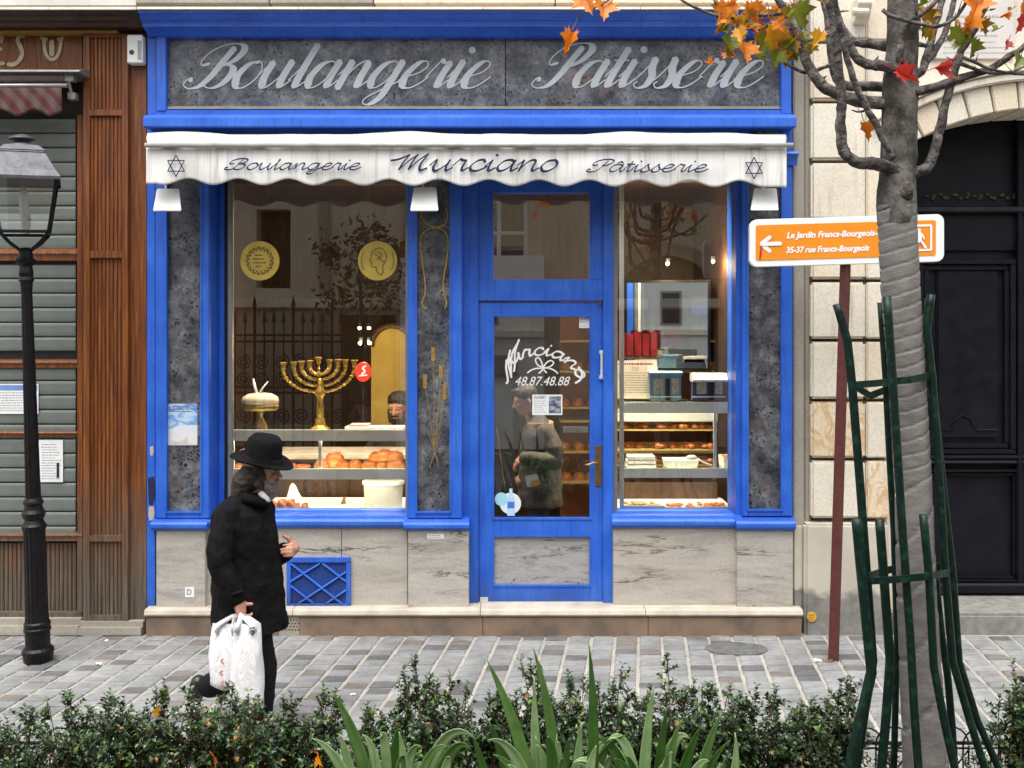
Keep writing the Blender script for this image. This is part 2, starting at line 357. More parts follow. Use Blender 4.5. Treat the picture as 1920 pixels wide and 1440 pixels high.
# ---------------------------------------------------------------- pen lettering
def catmull(pts, k=7):
    P = [Vector((p[0], p[1], 0)) for p in pts]
    if len(P) == 2: return [P[0].lerp(P[1], i/k) for i in range(k+1)]
    P = [P[0]*2-P[1]]+P+[P[-1]*2-P[-2]]; out = []
    for i in range(1, len(P)-2):
        a, b, c, d = P[i-1:i+3]
        for j in range(k):
            t = j/k
            out.append(.5*((2*b)+(c-a)*t+(2*a-5*b+4*c-d)*t*t+(3*b-a-3*c+d)*t*t*t))
    out.append(P[-2]); return out
LET = {  # pen strokes in x-height units, drawn in writing order; second item: advance
 'o': ([[(.5,1),(.22,.88),(.06,.45),(.2,.06),(.46,.02),(.7,.35),(.72,.72),(.55,.98),(.42,.95)]], .86),
 'u': ([[(-.12,.5),(.1,.98),(.1,.4),(.22,.03),(.42,.12),(.66,.6),(.72,.98)], [(.72,1),(.70,.35),(.8,.03),(1.02,.3)]], 1.04),
 'l': ([[(-.1,.3),(.1,.8),(.24,1.35),(.2,1.58)], [(.2,1.62),(.18,.4),(.26,.03),(.5,.3)]], .5),
 'a': ([[(.7,.85),(.5,1),(.22,.88),(.06,.42),(.18,.05),(.4,.06),(.62,.4),(.72,.9)], [(.74,1),(.71,.35),(.8,.03),(1.02,.3)]], 1.04),
 'n': ([[(-.1,.5),(.1,.98)], [(.1,1),(.1,0)], [(.1,.15),(.28,.75),(.5,1),(.66,.86),(.66,.4),(.74,.03),(.98,.3)]], 1.0),
 'g': ([[(.7,.85),(.5,1),(.22,.88),(.06,.42),(.18,.05),(.4,.06),(.62,.4),(.72,.9)], [(.75,1),(.72,.2),(.66,-.35),(.42,-.62),(.2,-.55),(.22,-.36),(.5,-.12),(1.02,.28)]], 1.04),
 'e': ([[(-.08,.3),(.1,.42),(.45,.58),(.6,.82),(.48,1),(.26,.93),(.07,.5),(.14,.1),(.38,.0),(.62,.14),(.84,.42)]], .82),
 'r': ([[(-.08,.4),(.12,.98),(.17,1.08)], [(.15,1.05),(.3,.95),(.46,.93)], [(.46,.95),(.42,.4),(.5,.03),(.72,.3)]], .74),
 'i': ([[(-.1,.4),(.12,.98)], [(.12,1),(.10,.35),(.2,.03),(.44,.3)], 'dot'], .46),
 't': ([[(-.1,.4),(.14,1.1),(.17,1.4)], [(.17,1.45),(.12,.4),(.2,.03),(.44,.3)], [(-.08,1.02),(.4,1.02)]], .48),
 's': ([[(-.1,.15),(.12,.55),(.3,1.08)], [(.3,1.08),(.36,.72),(.5,.42),(.46,.08),(.22,-.02),(.05,.12),(.12,.22)]], .66),
 'c': ([[(.62,.8),(.5,1),(.24,.9),(.06,.45),(.16,.08),(.4,.0),(.62,.14),(.84,.42)]], .82),
 'B': ([[(.86,1.5),(.74,1.0),(.62,.45),(.42,.07),(.12,-.02),(-.12,.12),(-.06,.34),(.06,.28)],
        [(.34,.92),(.12,.85),(.04,1.05),(.18,1.38),(.55,1.62),(1.0,1.64),(1.22,1.42),(1.1,1.05),(.82,.86),(.68,.84)],
        [(.74,.84),(1.05,.84),(1.24,.62),(1.14,.2),(.88,.0),(.62,.05),(.5,.24)]], 1.42),
 'P': ([[(.86,1.5),(.74,1.0),(.62,.45),(.42,.07),(.12,-.02),(-.12,.12),(-.06,.34),(.06,.28)],
        [(.34,.92),(.12,.85),(.04,1.05),(.18,1.38),(.55,1.62),(1.0,1.64),(1.22,1.42),(1.1,1.05),(.82,.82),(.66,.86)]], 1.2),
 'M': ([[(-.62,.9),(-.3,1.02),(.12,1.42)], [(.12,1.45),(.0,.7),(-.02,.08)], [(-.02,.08),(.2,.8),(.5,1.45)], [(.5,1.48),(.42,.8),(.42,.1)],
        [(.42,.1),(.66,.9),(.98,1.55)], [(.98,1.55),(.86,.6),(.98,.06),(1.25,.25)]], 1.42),
 ' ': ([], .8),
}
LET['â'] = (LET['a'][0]+[[(.3,1.18),(.5,1.38)], [(.5,1.38),(.66,1.16)]], 1.04)
def pen(mb, uv, width, to3):
    """one pen stroke: uv polyline (photo px), width function of direction, to3 maps px to a point"""
    n = len(uv); vs = []
    dep = pen.k; pen.k = (pen.k+1) % 9
    for i, p in enumerate(uv):
        d = uv[min(i+1,n-1)]-uv[max(i-1,0)]
        d = d.normalized() if d.length > 1e-9 else Vector((1,0,0))
        w = width(d)*.5; nn = Vector((-d.y, d.x, 0))*w
        vs += [to3(p+nn, dep+i*.06), to3(p-nn, dep+i*.06)]
    # round both ends a little
    a = uv[0]-(uv[1]-uv[0]).normalized()*width(uv[1]-uv[0])*.35; b = uv[-1]+(uv[-1]-uv[-2]).normalized()*width(uv[-1]-uv[-2])*.35
    L = len(vs); vs += [to3(a, dep), to3(b, dep+n*.06)]
    mb.add(vs, [(2*i, 2*i+1, 2*i+3, 2*i+2) for i in range(n-1)]+[(L, 1, 0), (L+1, L-2, L-1)])
pen.k = 0
def word_strokes(word, shear):
    out = []; x = 0; gap = 1.0
    for ch in word:
        st, adv = LET[ch]
        for s in st:
            if s == 'dot': out.append(('dot', (x+.2+shear*1.42, 1.42))); continue
            out.append(('s', [(x+p[0]+shear*p[1], p[1]) for p in s]))
        x += adv*gap
    return out
def write(mb, word, p0, p1, base, xh, shear, wfun, Y, tilt=0., dotr=.11, arc=None):
    st = word_strokes(word, shear)
    xs = [p[0] for k, s in st for p in ([s] if k == 'dot' else s)]
    a, b = min(xs), max(xs); sx = (p1-p0)/(b-a)
    def to_px(p):
        if arc:
            cx, cy, R, t0, t1 = arc; th = t0+(t1-t0)*(p[0]-a)/(b-a); r = R+xh*p[1]
            return Vector((cx+r*math.sin(th), cy-r*math.cos(th), 0))
        u = p0+(p[0]-a)*sx; return Vector((u, base-xh*p[1]+tilt*(u-p0), 0))
    to3 = lambda q, d=0: W(q.x, q.y, Y-.0004*d)
    for k, s in st:
        if k == 'dot':
            c = to_px(s); n = 12; r = dotr*xh*1.2
            mb.add([to3(c)]+[to3(c+Vector((r*math.cos(6.283*i/n), r*math.sin(6.283*i/n), 0))) for i in range(n)], [(0, 1+(i+1)%n, 1+i) for i in range(n)])
        else:
            uv = [to_px(q) for q in catmull(s)]; pen(mb, uv, wfun, to3)
def copper(thick, thin):        # pointed pen: heavy when pulled down the page (py grows)
    def f(d):
        d = d.normalized(); return thin+(thick-thin)*max(0., d.y)**1.3
    return f
def broad(thick, thin, ang=40):
    a = math.radians(ang); n = Vector((math.cos(a), -math.sin(a), 0))
    def f(d):
        d = d.normalized(); return thin+(thick-thin)*abs(d.x*n.y-d.y*n.x)
    return f
const = lambda w: (lambda d: w)
def scribble(mb, pts, w, Y, k=7):
    pen(mb, catmull(pts, k), const(w), lambda q, d=0: W(q.x, q.y, Y-.0004*d))
def type_text(name, body, p0, p1, q0, q1, Y, mat, parent=None, shear=0., bold=0., mono=False):
    """printed text filling the pixel box p0..p1 x q0..q1"""
    cu = bpy.data.curves.new(name, 'FONT'); cu.body = body; cu.shear = shear; cu.offset = bold; cu.resolution_u = 3
    ob = bpy.data.objects.new(name, cu); COL.objects.link(ob)
    dg = bpy.context.evaluated_depsgraph_get(); dg.update()
    me = bpy.data.meshes.new_from_object(ob.evaluated_get(dg)); bpy.data.objects.remove(ob)
    xs = [v.co.x for v in me.vertices]; ys = [v.co.y for v in me.vertices]
    x0, x1, y0, y1 = min(xs), max(xs), min(ys), max(ys)
    for v in me.vertices:
        u = p0+(v.co.x-x0)/(x1-x0)*(p1-p0); w = q1-(v.co.y-y0)/(y1-y0)*(q1-q0); v.co = W(u, w, Y)
    me.materials.clear(); me.materials.append(mat); me.update()
    o = bpy.data.objects.new(name, me); COL.objects.link(o)
    if parent: adopt(o, parent)
    return o
def sheet(mb, p0, p1, q0, q1, Y, th=.003): return mb.pb(p0, p1, q0, q1, Y, th)
def lines_of_print(mb, p0, p1, q0, q1, rows, Y, h=1.6, seed=1):
    r = random.Random(seed)
    for i in range(rows):
        q = q0+(q1-q0)*(i+.5)/rows; u = p0+r.uniform(0, .06)*(p1-p0); end = p1-r.uniform(0, .35)*(p1-p0)
        while u < end:
            w = r.uniform(2.0, 6.0)
            mb.pb(u, min(u+w, end), q-h/2, q+h/2, Y, .0008); u += w+1.4

# ================================================================ THE SETTING
g = MB(); g.box(-60, 60, -60, 30, -.5, -.03); ground = g.build('ground', M['asphalt']); tag(ground, 'dark street surface running on past the pavement', 'ground', kind='structure')
pv = MB(); pv.box(-9, 9, -2.44, .6, -.028, .0035); pavement = pv.build('pavement', M['mortar'])
tag(pavement, 'granite sett pavement with pale joints in front of the shops', 'pavement', kind='structure')
# granite setts: columns run out from the shop front at a slight skew
SK = .132; CW, RD = .171, .106
def sett_mesh(w, d, mat, seed):
    r = random.Random(seed); b = MB(); n = []
    h = .012
    def corner(sx, sy): return (sx*(w/2-r.uniform(0,.006)), sy*(d/2-r.uniform(0,.004)))
    c = [corner(-1,-1), corner(1,-1), corner(1,1), corner(-1,1)]
    mids = []
    for i in range(4):
        a, e = c[i], c[(i+1)%4]; mids += [a, ((a[0]+e[0])/2*(1.0+r.uniform(0,.02)), (a[1]+e[1])/2*(1.0+r.uniform(0,.03)))]
    sh = lambda p: (p[0]+SK*p[1], p[1])
    lo = [(*sh(p), -.02) for p in mids]; mid = [(*sh((p[0]*.985, p[1]*.975)), h*.55) for p in mids]; up = [(*sh((p[0]*.90, p[1]*.84)), h+r.uniform(-.001,.0015)) for p in mids]
    k = 8; b.add(lo+mid+up+[(0,0,h+.002)], [(i,(i+1)%k,k+(i+1)%k,k+i) for i in range(k)]+[(k+i,k+(i+1)%k,2*k+(i+1)%k,2*k+i) for i in range(k)]+[(2*k+i,2*k+(i+1)%k,3*k) for i in range(k)])
    me = b.mesh('paving_stone', mat)
    return b, me
VAR = []
for mi in range(5):
    for sdd in range(4): VAR.append((mi, *sett_mesh(CW-.016, RD-.009, STONES[mi], mi*10+sdd)))
cands = []
r = random.Random(3)
for ci in range(-30, 31):
    off = r.uniform(-.02, .02)
    y = -.05+off*.3
    while y > -2.42:
        yc = y-RD/2; xc = ci*CW+SK*yc
        if -4.6 < xc < 4.6:
            dist = D0+yc; px = 960+xc*F/dist; py = HZ+H*F/dist
            m = r.random(); mi = 3 if m < .10 else 4 if m < .17 else 0 if m < .5 else 1 if m < .78 else 2
            cands.append((px, py, xc, yc, mi, r.randrange(4), r.uniform(-.003,.003)))
        y -= RD*r.uniform(.97, 1.03)
vis = [c for c in cands if 0 < c[0] < 1920 and c[1] < 1318]
vis.sort(key=lambda c: -c[1]); chosen = set(id(c) for c in vis[:300])
rest = MB()
for c in cands:
    mi, b, me = VAR[c[4]*4+c[5]]
    if id(c) in chosen:
        share(me, 'paving_stone', pavement, (c[2], c[3], c[6]))
    else:
        rest.mi = c[4]; rest.add([(v[0]+c[2], v[1]+c[3], v[2]+c[6]) for v in b.v], b.f)
o = rest.build('paving_stones', STONES, pavement, fix=False); o['kind'] = 'stuff'
# planting bed along the kerb
bd = MB(); bd.box(-9, 9, -4.4, -2.62, -.02, .03); tag(bd.build('planting_bed', M['soil']), 'dark soil bed under the clipped shrubs', 'soil', kind='structure')
kb = MB()
for i in range(12): kb.box(-6+i*1.0+.004, -6+(i+1)*1.0-.004, -2.60, -2.46, -.1, .035)
tag(kb.build('kerb', M['stone3'], bevel=.012), 'low stone edging between pavement and planting bed', 'kerb', kind='structure')

# ================================================================ THE BAKERY FRONT
bak = thing('bakery_shopfront', 'blue painted bakery front with dark marbled slabs and silver script lettering', 'shopfront', (X(880), 0, 0))
BL = M['blue']
# wall mass behind the front (leaves the two windows and the door open)
w = MB()
w.box(X(278), X(1486), .10, .34, Z(330), Z(20)); w.build('lintel_wall', M['darkwood'], bak)
# fascia
f = MB(); f.pb(310, 947, 66, 202, .02, .04); f.build('fascia_slab', M['fascia'], bak, .002)
f = MB(); f.pb(948.5, 1466, 66, 202, .022, .04); f.build('fascia_slab', M['fascia'], bak, .002)
f = MB(); f.pb(276, 293, 60, 214, -.01, .11); f.pb(293.2, 311, 60, 208, -.03, .12); f.build('fascia_stile', BL, bak, .004)
f = MB(); f.pb(1465, 1484, 60, 214, -.03, .12); f.build('fascia_stile', BL, bak, .004)
f = MB(); f.mould(304, 1472, [(199,.01),(201,-.012),(204,-.012),(206,-.004)], 0, .1); f.build('fascia_bead', M['alu'], bak)
f = MB(); f.mould(294, 1483, [(206.3,-.02),(216,-.02)], 0, .1); f.build('fascia_rail', BL, bak, .003)
f = MB(); f.mould(269, 1493, [(214,-.05),(217,-.13),(221,-.15),(237,-.15),(240,-.12),(241,-.06)], -.14, .1); f.build('ledge', BL, bak, .003)
f = MB(); f.mould(262, 1512, [(17,-.24),(24,-.24),(26,-.215),(31,-.20),(37,-.185),(40,-.165),(45,-.15),(50,-.15),(53,-.12),(60,-.08),(68,-.04)], -.2, .1); f.build('cornice', BL, bak, .002)
f = MB()
for a, b_ in ((258, 560), (561, 905), (906, 1200), (1201, 1516)): f.mould(a, b_, [(12.5,-.25),(17,-.262),(18.5,-.25)], -.24, .1)
f.build('lead_flashing', M['stepcap'], bak)
lt = MB(); write(lt, 'Boulangerie', 344, 920, 165, 50, .50, copper(14.5, 2.4), .017); lt.build('lettering', M['silver'], bak, fix=False)['label'] = 'silver script word Boulangerie'
lt = MB(); write(lt, 'Patisserie', 997, 1432, 164, 50, .50, copper(14.5, 2.4), .019); lt.build('lettering', M['silver'], bak, fix=False)['label'] = 'silver script word Patisserie'
# pilasters: frame strips + slab, on moulded sills over marble bases
def frame(p0, p1, q0, q1, a, b_, yf, d=.14):  # a: strip widths left,right; b_: bottom rail height
    m = MB(); m.pb(p0, p0+a[0], q0, q1, yf, d); m.pb(p1-a[1], p1, q0, q1, yf, d); m.pb(p0+a[0]+.05, p1-a[1]-.05, q1-b_, q1, yf, d); return m
def bead(p0, p1, q0, q1, yf, wpx=4.):
    m = MB(); c = [(0, .012), (1.2, -.006), (wpx-.6, -.008), (wpx, .002)]
    m.pb(p0, p0+wpx, q0, q1, yf-.006, .02); m.pb(p1-wpx, p1, q0, q1, yf-.006, .02); m.pb(p0+wpx+.02, p1-wpx-.02, q1-wpx, q1, yf-.009, .02)
    return m
def pilaster(p0, p1, sl, sr, q1=972):
    frame(p0, p1, 241, q1, (sl, sr), 12, 0, .30).build('pilaster_frame', BL, bak, .004)
    s = MB(); s.pb(p0+sl-1, p1-sr+1, 241, q1-11, .035, .05); s.build('pilaster_slab', M['slab'], bak)
    bead(p0+sl-4, p1-sr+4, 241, q1-9, -.001).build('pilaster_bead', BL, bak, .002)
s = MB(); s.pb(275, 291, 241, 1146, .02, .3); s.build('corner_strip', BL, bak, .004)
for nm, poly, mt in (('bare_patch', [(279,950),(288,949),(290,962),(287,975),(280,976),(278,965)], 'stepcap'), ('dark_patch', [(277,897),(288,893),(291,905),(290,935),(286,948),(279,946)], 'ink'), ('bare_patch', [(281,838),(287,836),(288,848),(285,856),(281,852)], 'stepcap')):
    m = MB(); m.fprism([(X(u,.018), Z(v,.018)) for u, v in poly], .0185, .022); m.build(nm, M[mt], bak)
pilaster(291.5, 392, 21, 17)
pilaster(764, 866, 18, 23, 972)
pilaster(1392, 1486, 12, 21, 968)
s = MB(); s.mould(1474, 1497, [(284,-.06),(288,-.07),(292,-.05),(298,-.03),(310,-.02)], -.05, .0); s.build('corner_capital', BL, bak, .002)
s = MB(); s.pb(1380, 1391.8, 241, 968, .06, .3); s.build('reveal', BL, bak, .003)
s = MB(); s.pb(392.2, 420, 241, 968, .22, .05); s.pb(411, 420, 241, 968, .205, .02); s.build('reveal', BL, bak, .002)
def sill(p0, p1, q0, q1, y0, nm='sill'):
    h = q1-q0; m = MB()
    m.mould(p0, p1, [(q0, y0+.05), (q0+h*.12, y0+.02), (q0+h*.3, y0+.015), (q0+h*.38, y0-.015), (q0+h*.55, y0-.03), (q0+h*.8, y0-.03), (q0+h*.9, y0-.01), (q1, y0)], y0, .34)
    m.build(nm, BL, bak, .002)
sill(284, 389.5, 970, 995, -.015); sill(390, 763, 964, 990, .03); sill(757, 880, 971, 995, -.02); sill(1147, 1379, 964, 990, .03); sill(1379.5, 1491, 967, 995, -.015)
def base(p0, p1, q0, q1, y, mt, d=.3):
    m = MB(); m.pb(p0, p1, q0, q1, y, d); return m.build('marble_slab', M[mt], bak, .003)
base(293, 384.5, 995, 1146, -.005, 'marble'); base(385, 640, 990, 1144, .045, 'marble2'); base(641, 764, 990, 1144, .0465, 'marble2')
base(765, 879, 995, 1146, -.012, 'marble'); base(1150, 1381, 990, 1144, .045, 'marble2'); base(1382, 1487, 995, 1146, -.005, 'marble')
# step under the whole front
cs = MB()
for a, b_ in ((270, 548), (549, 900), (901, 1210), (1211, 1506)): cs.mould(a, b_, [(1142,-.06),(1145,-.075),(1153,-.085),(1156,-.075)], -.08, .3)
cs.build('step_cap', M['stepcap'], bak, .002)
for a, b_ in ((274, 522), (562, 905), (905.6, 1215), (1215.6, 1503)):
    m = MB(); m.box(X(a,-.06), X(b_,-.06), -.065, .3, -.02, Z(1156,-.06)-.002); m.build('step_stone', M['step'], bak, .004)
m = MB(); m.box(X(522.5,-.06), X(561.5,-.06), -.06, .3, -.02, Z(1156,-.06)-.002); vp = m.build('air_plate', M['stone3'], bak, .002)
m = MB()
for i in range(6):
    for j in range(4):
        c = W(527+i*6+(j%2)*3, 1163+j*6, -.0605); m.lathe([(.0001,-.001),(.006,-.001),(.006,.001),(.0001,.001)], 8, (0,0,0))
        k = len(m.v)-32
        for q in range(32):
            v = m.v[k+q]; m.v[k+q] = (c.x+v[0], c.y-v[2], c.z+v[1])
m.build('air_hole', M['black'], vp)
# cellar grille
gr = MB(); gr.pb(537, 657, 1046, 1055, .02, .03); gr.pb(537, 657, 1132, 1140, .02, .03); gr.pb(537, 545, 1055.1, 1131.9, .02, .03); gr.pb(649, 657, 1055.1, 1131.9, .02, .03)
gro = gr.build('cellar_grille', BL, bak, .003)
m = MB(); m.pb(546, 648, 1056, 1131, .043, .002); m.build('mesh_backing', M['black'], gro)
m = MB()
for i in range(35):
    u = 546+i*3; m.tube([W(u,1056,.040), W(u,1131,.040)], .0016, 4)
for i in range(26):
    v = 1056+i*3; m.tube([W(546,v,.038), W(648,v,.038)], .0016, 4)
m.build('wire_mesh', BL, gro)
def clipbar(x0, y0, x1, y1):
    m = MB(); m.tube([W(x0,y0,.028), W(x1,y1,.028)], .011, 6, flat=.5); m.build('grille_bar', BL, gro)
for a in ((545,1056,640,1131),(605,1056,649,1090),(545,1098,588,1131),(545,1090,600,1056),(560,1131,649,1072),(612,1131,649,1106)): clipbar(*a)
# window glass, frames
def window(p0, p1, q0, q1, Y, extra=()):
    fr = MB(); fr.pb(p0, p0+8, q0, q1, Y-.02, .05); fr.pb(p1-5, p1, q0, q1, Y-.02, .05)
    fr.pb(p0+8.05, p1-5.05, q1-3, q1, Y-.02, .05)
    wo = fr.build('window', M['alu'], bak, .002)
    gl = MB(); gl.pb(p0+6, p1-4, q0, q1-2, Y+.004, .006); gl.build('pane', M['glass'], wo)
    return wo
winL = window(427, 765, 300, 968, .24); m = MB(); m.pb(421, 427, 300, 968, .235, .06); m.build('dark_gap_strip', M['black'], winL)  # black strip drawn for the dark gap beside the frame
winR = window(1150, 1382, 300, 968, .20)
# door and transom light
jm = MB(); jm.pb(880, 897, 300, 1140, .10, .16); jm.pb(1131, 1150, 300, 1140, .10, .16); jm.pb(897.1, 1130.9, 524, 564, .12, .14); jm.pb(897.1, 1130.9, 300, 360, .12, .14)
jm.pb(897.1, 925, 360.1, 523.9, .125, .12); jm.pb(1107, 1130.9, 360.1, 523.9, .125, .12)
jo = jm.build('door_frame', BL, bak, .003)
m = MB(); m.pb(925, 1107, 360, 524, .17, .006); m.build('transom_pane', M['glass'], jo)
m = MB(); m.box(X(866), X(880,.10), .101, .26, 0.16, Z(300)); m.build('door_reveal', BL, bak)
dm = MB(); DY = .14
dm.pb(898, 926, 567, 1135, DY, .05); dm.pb(1106, 1130, 567, 1135, DY, .05)
dm.pb(926.05, 1105.95, 567, 593, DY, .05); dm.pb(926.05, 1105.95, 972, 1006, DY, .05); dm.pb(926.05, 1105.95, 1098, 1135, DY, .05)
door = dm.build('door', BL, bak, .003)
bm_ = MB()
for q0, q1 in ((590, 975), (1003, 1101)):
    bm_.pb(922, 926.5, q0, q1, DY-.006, .02); bm_.pb(1105.5, 1110, q0, q1, DY-.006, .02); bm_.pb(926.6, 1105.4, q0, q0+4, DY-.007, .02); bm_.pb(926.6, 1105.4, q1-4, q1, DY-.007, .02)
bm_.build('door_bead', BL, door, .002)
m = MB(); m.pb(926, 1106, 593, 972, DY+.03, .006); m.build('pane', M['glass'], door)
m = MB(); m.pb(926, 1106, 1006, 1098, DY+.02, .02); m.build('kick_panel', M['marble3'], door)
m = MB(); m.pb(1115.5, 1128, 836, 912, DY-.008, .01); m.build('handle_plate', M['brass'], door, .002)
m = MB(); m.tube([W(1121,869,DY-.01), W(1121,869,DY-.05), W(1112,868,DY-.055), W(1103,872,DY-.05), W(1097,871,DY-.05)], [.011,.011,.011,.010,.008], 10); m.build('handle', M['brass'], door, smooth=True)
m = MB(); m.tube([W(1128,660,DY-.03), W(1128,708,DY-.03)], .009, 10); m.pb(1124, 1132, 657, 664, DY-.03, .03); m.pb(1124, 1132, 704, 711, DY-.03, .03); m.build('pull_bar', M['steel'], door, .002)
m = MB(); m.pb(900, 915, 1120, 1131, DY-.006, .008); m.build('hinge_plate', M['steel'], door, .001)
m = MB(); m.lathe([(.012,-.01),(.012,.01)], 12, tuple(W(1126,569,DY-.01))); m.build('closer_knob', M['brass'], door)
PY = DY+.0285
dl = MB(); write(dl, 'urciano', 0, 1, 0, 14.0, .10, broad(4.4, 2.2, 30), PY, arc=(1012.5, 747, 81, math.radians(-41), math.radians(64)))
cd8 = lambda x, y: (920+x/6.548, 580+y/6.548)
# tall first letter legs and the swash under the last letter
for s in ([(195,620),(190,720),(210,850),(206,895),(190,908)], [(240,500),(215,620),(222,700),(255,835)], [(322,430),(262,550),(250,700),(252,835)], [(348,372),(300,520),(296,690),(284,762)]): scribble(dl, [cd8(*p) for p in s], 3.7, PY)
scribble(dl, [(1085,688),(1091,700),(1088,712),(1079,718)], 4.0, PY)
for s in ([(1018,689),(1008,684),(1004,674),(1010,671),(1015,678),(1018,689)], [(1018,689),(1025,680),(1033,676),(1038,681),(1030,688),(1018,690)],
          [(1018,690),(1005,691),(996,694),(989,699)], [(1018,690),(1031,691),(1040,695),(1046,700)], [(1018,691),(1015,696),(1010,700)], [(1018,691),(1022,696),(1025,699)]): scribble(dl, s, 2.6, PY)
dl.build('lettering', M['white'], door, fix=False)['label'] = 'white arched lettering and bow painted on the door glass'
type_text('phone_number', '48.87.48.88', 966, 1069, 706, 723, PY-.001, M['white'], door, shear=.35)
# gold rope and wheat ears painted on the middle slab
rp = MB(); cr = lambda x, y: (380+x/3.84, 340+y/3.84)
for s in ([(1690,180),(1600,195),(1575,250),(1620,310),(1680,328),(1740,312),(1765,250),(1750,190)], [(1680,328),(1600,360),(1568,430),(1578,560),(1598,700),(1602,800),(1580,880),(1605,920)],
          [(1680,328),(1740,360),(1768,430),(1758,560),(1735,700),(1735,800),(1755,870),(1745,915)]): scribble(rp, [cr(*p) for p in s], 2.6, .031)
c2 = lambda x, y: (380+x/3.79, 640+y/3.79)
for (x, y) in ((1638,90),(1692,220),(1580,285),(1718,365)):
    u, v = c2(x, y)
    for k in range(6): scribble(rp, [(u-3.0, v-13+k*4.4), (u, v-9.5+k*4.4), (u+3.0, v-13+k*4.4)], 2.8, .0312)
for a, b_ in (((1638,150),(1640,760)),((1690,280),(1645,740)),((1585,345),(1636,740)),((1712,420),(1648,760)),((1600,640),(1680,900)),((1690,640),(1610,900))):
    scribble(rp, [c2(*a), c2((a[0]+b_[0])/2+6, (a[1]+b_[1])/2), c2(*b_)], .9, .0316)
rp.build('painted_rope_and_wheat', M['goldpaint'], bak, fix=False)

# ================================================================ AWNING
aw = thing('white_awning', 'soiled white scalloped awning with navy handwritten shop name over the windows', 'awning', tuple(W(880, 345, -.40)))
AY = -.385; NU, NV = 420, 16
va = MB(); vs = []; fs = []
def val_y(u): return 341+6*math.cos(2*math.pi*(u-400)/94)+(u-400)*.004
def val_Y(u, t):
    n = mnoise.noise(Vector((u*.018, t*1.3, 2.)))*.012*t+mnoise.noise(Vector((u*.05, t*.6, 7.)))*.006*t
    sag = .006*math.sin(u*.021)
    return AY-.012*math.sin(t*2.4)+n+sag*t
for j in range(NV+1):
    t = j/NV
    for i in range(NU+1):
        u = 274+(1475-274)*i/NU; e = val_y(u)
        if u < 290: e = max(e, 345)
        if u > 1440: e = 351
        vs.append(W(u, 276+(e-276)*t, val_Y(u, t)))
fs = [(j*(NU+1)+i, j*(NU+1)+i+1, (j+1)*(NU+1)+i+1, (j+1)*(NU+1)+i) for j in range(NV) for i in range(NU)]
va.add(vs, fs); vo = va.build('valance', M['awning'], aw, smooth=True, fix=False)
so = vo.modifiers.new('t', 'SOLIDIFY'); so.thickness = .003; so.offset = 1
cl = MB(); vs = []; NU2, NV2 = 160, 10
for j in range(NV2+1):
    t = j/NV2
    for i in range(NU2+1):
        u = 276+(1473-276)*i/NU2
        top = 251+2.5*math.sin(u*.0135+.6)+1.6*math.sin(u*.031)+1.2*mnoise.noise(Vector((u*.02,0,0)))
        q = top+(269.5-top)*t; yy = -.16-.24*t+.008*mnoise.noise(Vector((u*.03,t*3,4)))+.02*math.sin(math.pi*t)
        vs.append(W(u, q, yy))
cl.add(vs, [(j*(NU2+1)+i, j*(NU2+1)+i+1, (j+1)*(NU2+1)+i+1, (j+1)*(NU2+1)+i) for j in range(NV2) for i in range(NU2)])
co = cl.build('canopy_cloth', M['canopy'], aw, smooth=True, fix=False); so = co.modifiers.new('t', 'SOLIDIFY'); so.thickness = .003
m = MB(); m.tube([W(272,272.3,-.415), W(1487,272.3,-.415)], .017, 12); m.build('front_bar', mk('grimy_white_bar', (.42,.41,.37), (.30,.29,.26), 9, .5), aw, smooth=True)
m = MB(); m.tube([W(278,262,-.10), W(1472,262,-.10)], .04, 14); m.build('roller', M['awning'], aw, smooth=True)
for px in (300, 880, 1450):
    m = MB(); m.tube([W(px,262,0.0), W(px+20,266,-.2), W(px,272,-.39)], .014, 8); m.build('folding_arm', M['white'], aw)
IY = AY-.028
def on_val(word, p0, p1, base, xh, wf, tilt):
    mb = MB(); write(mb, word, p0, p1, base, xh, .28, wf, IY, tilt)
    return mb.build('lettering', M['ink'], aw, fix=False)
on_val('Boulangerie', 421, 677, 318, 12.5, broad(3.6, 1.5), .002)['label'] = 'small handwritten word Boulangerie on the awning'
on_val('Murciano', 733, 1045, 320, 21, broad(6.2, 2.0), .004)['label'] = 'large handwritten shop name on the awning'
on_val('Pâtisserie', 1100, 1328, 322, 14, broad(3.6, 1.5), .003)['label'] = 'small handwritten word Pâtisserie on the awning'
for cx, cy in ((330, 311), (1414, 315)):
    mb = MB()
    for s in (1, -1):
        tri = [(cx+18*math.sin(a), cy-s*20*math.cos(a)) for a in (0, 2.0944, 4.18879)]
        for i in range(3): scribble(mb, [tri[i], tri[(i+1)%3]], 2.0, IY)
    mb.build('star_emblem', M['ink'], aw, fix=False)
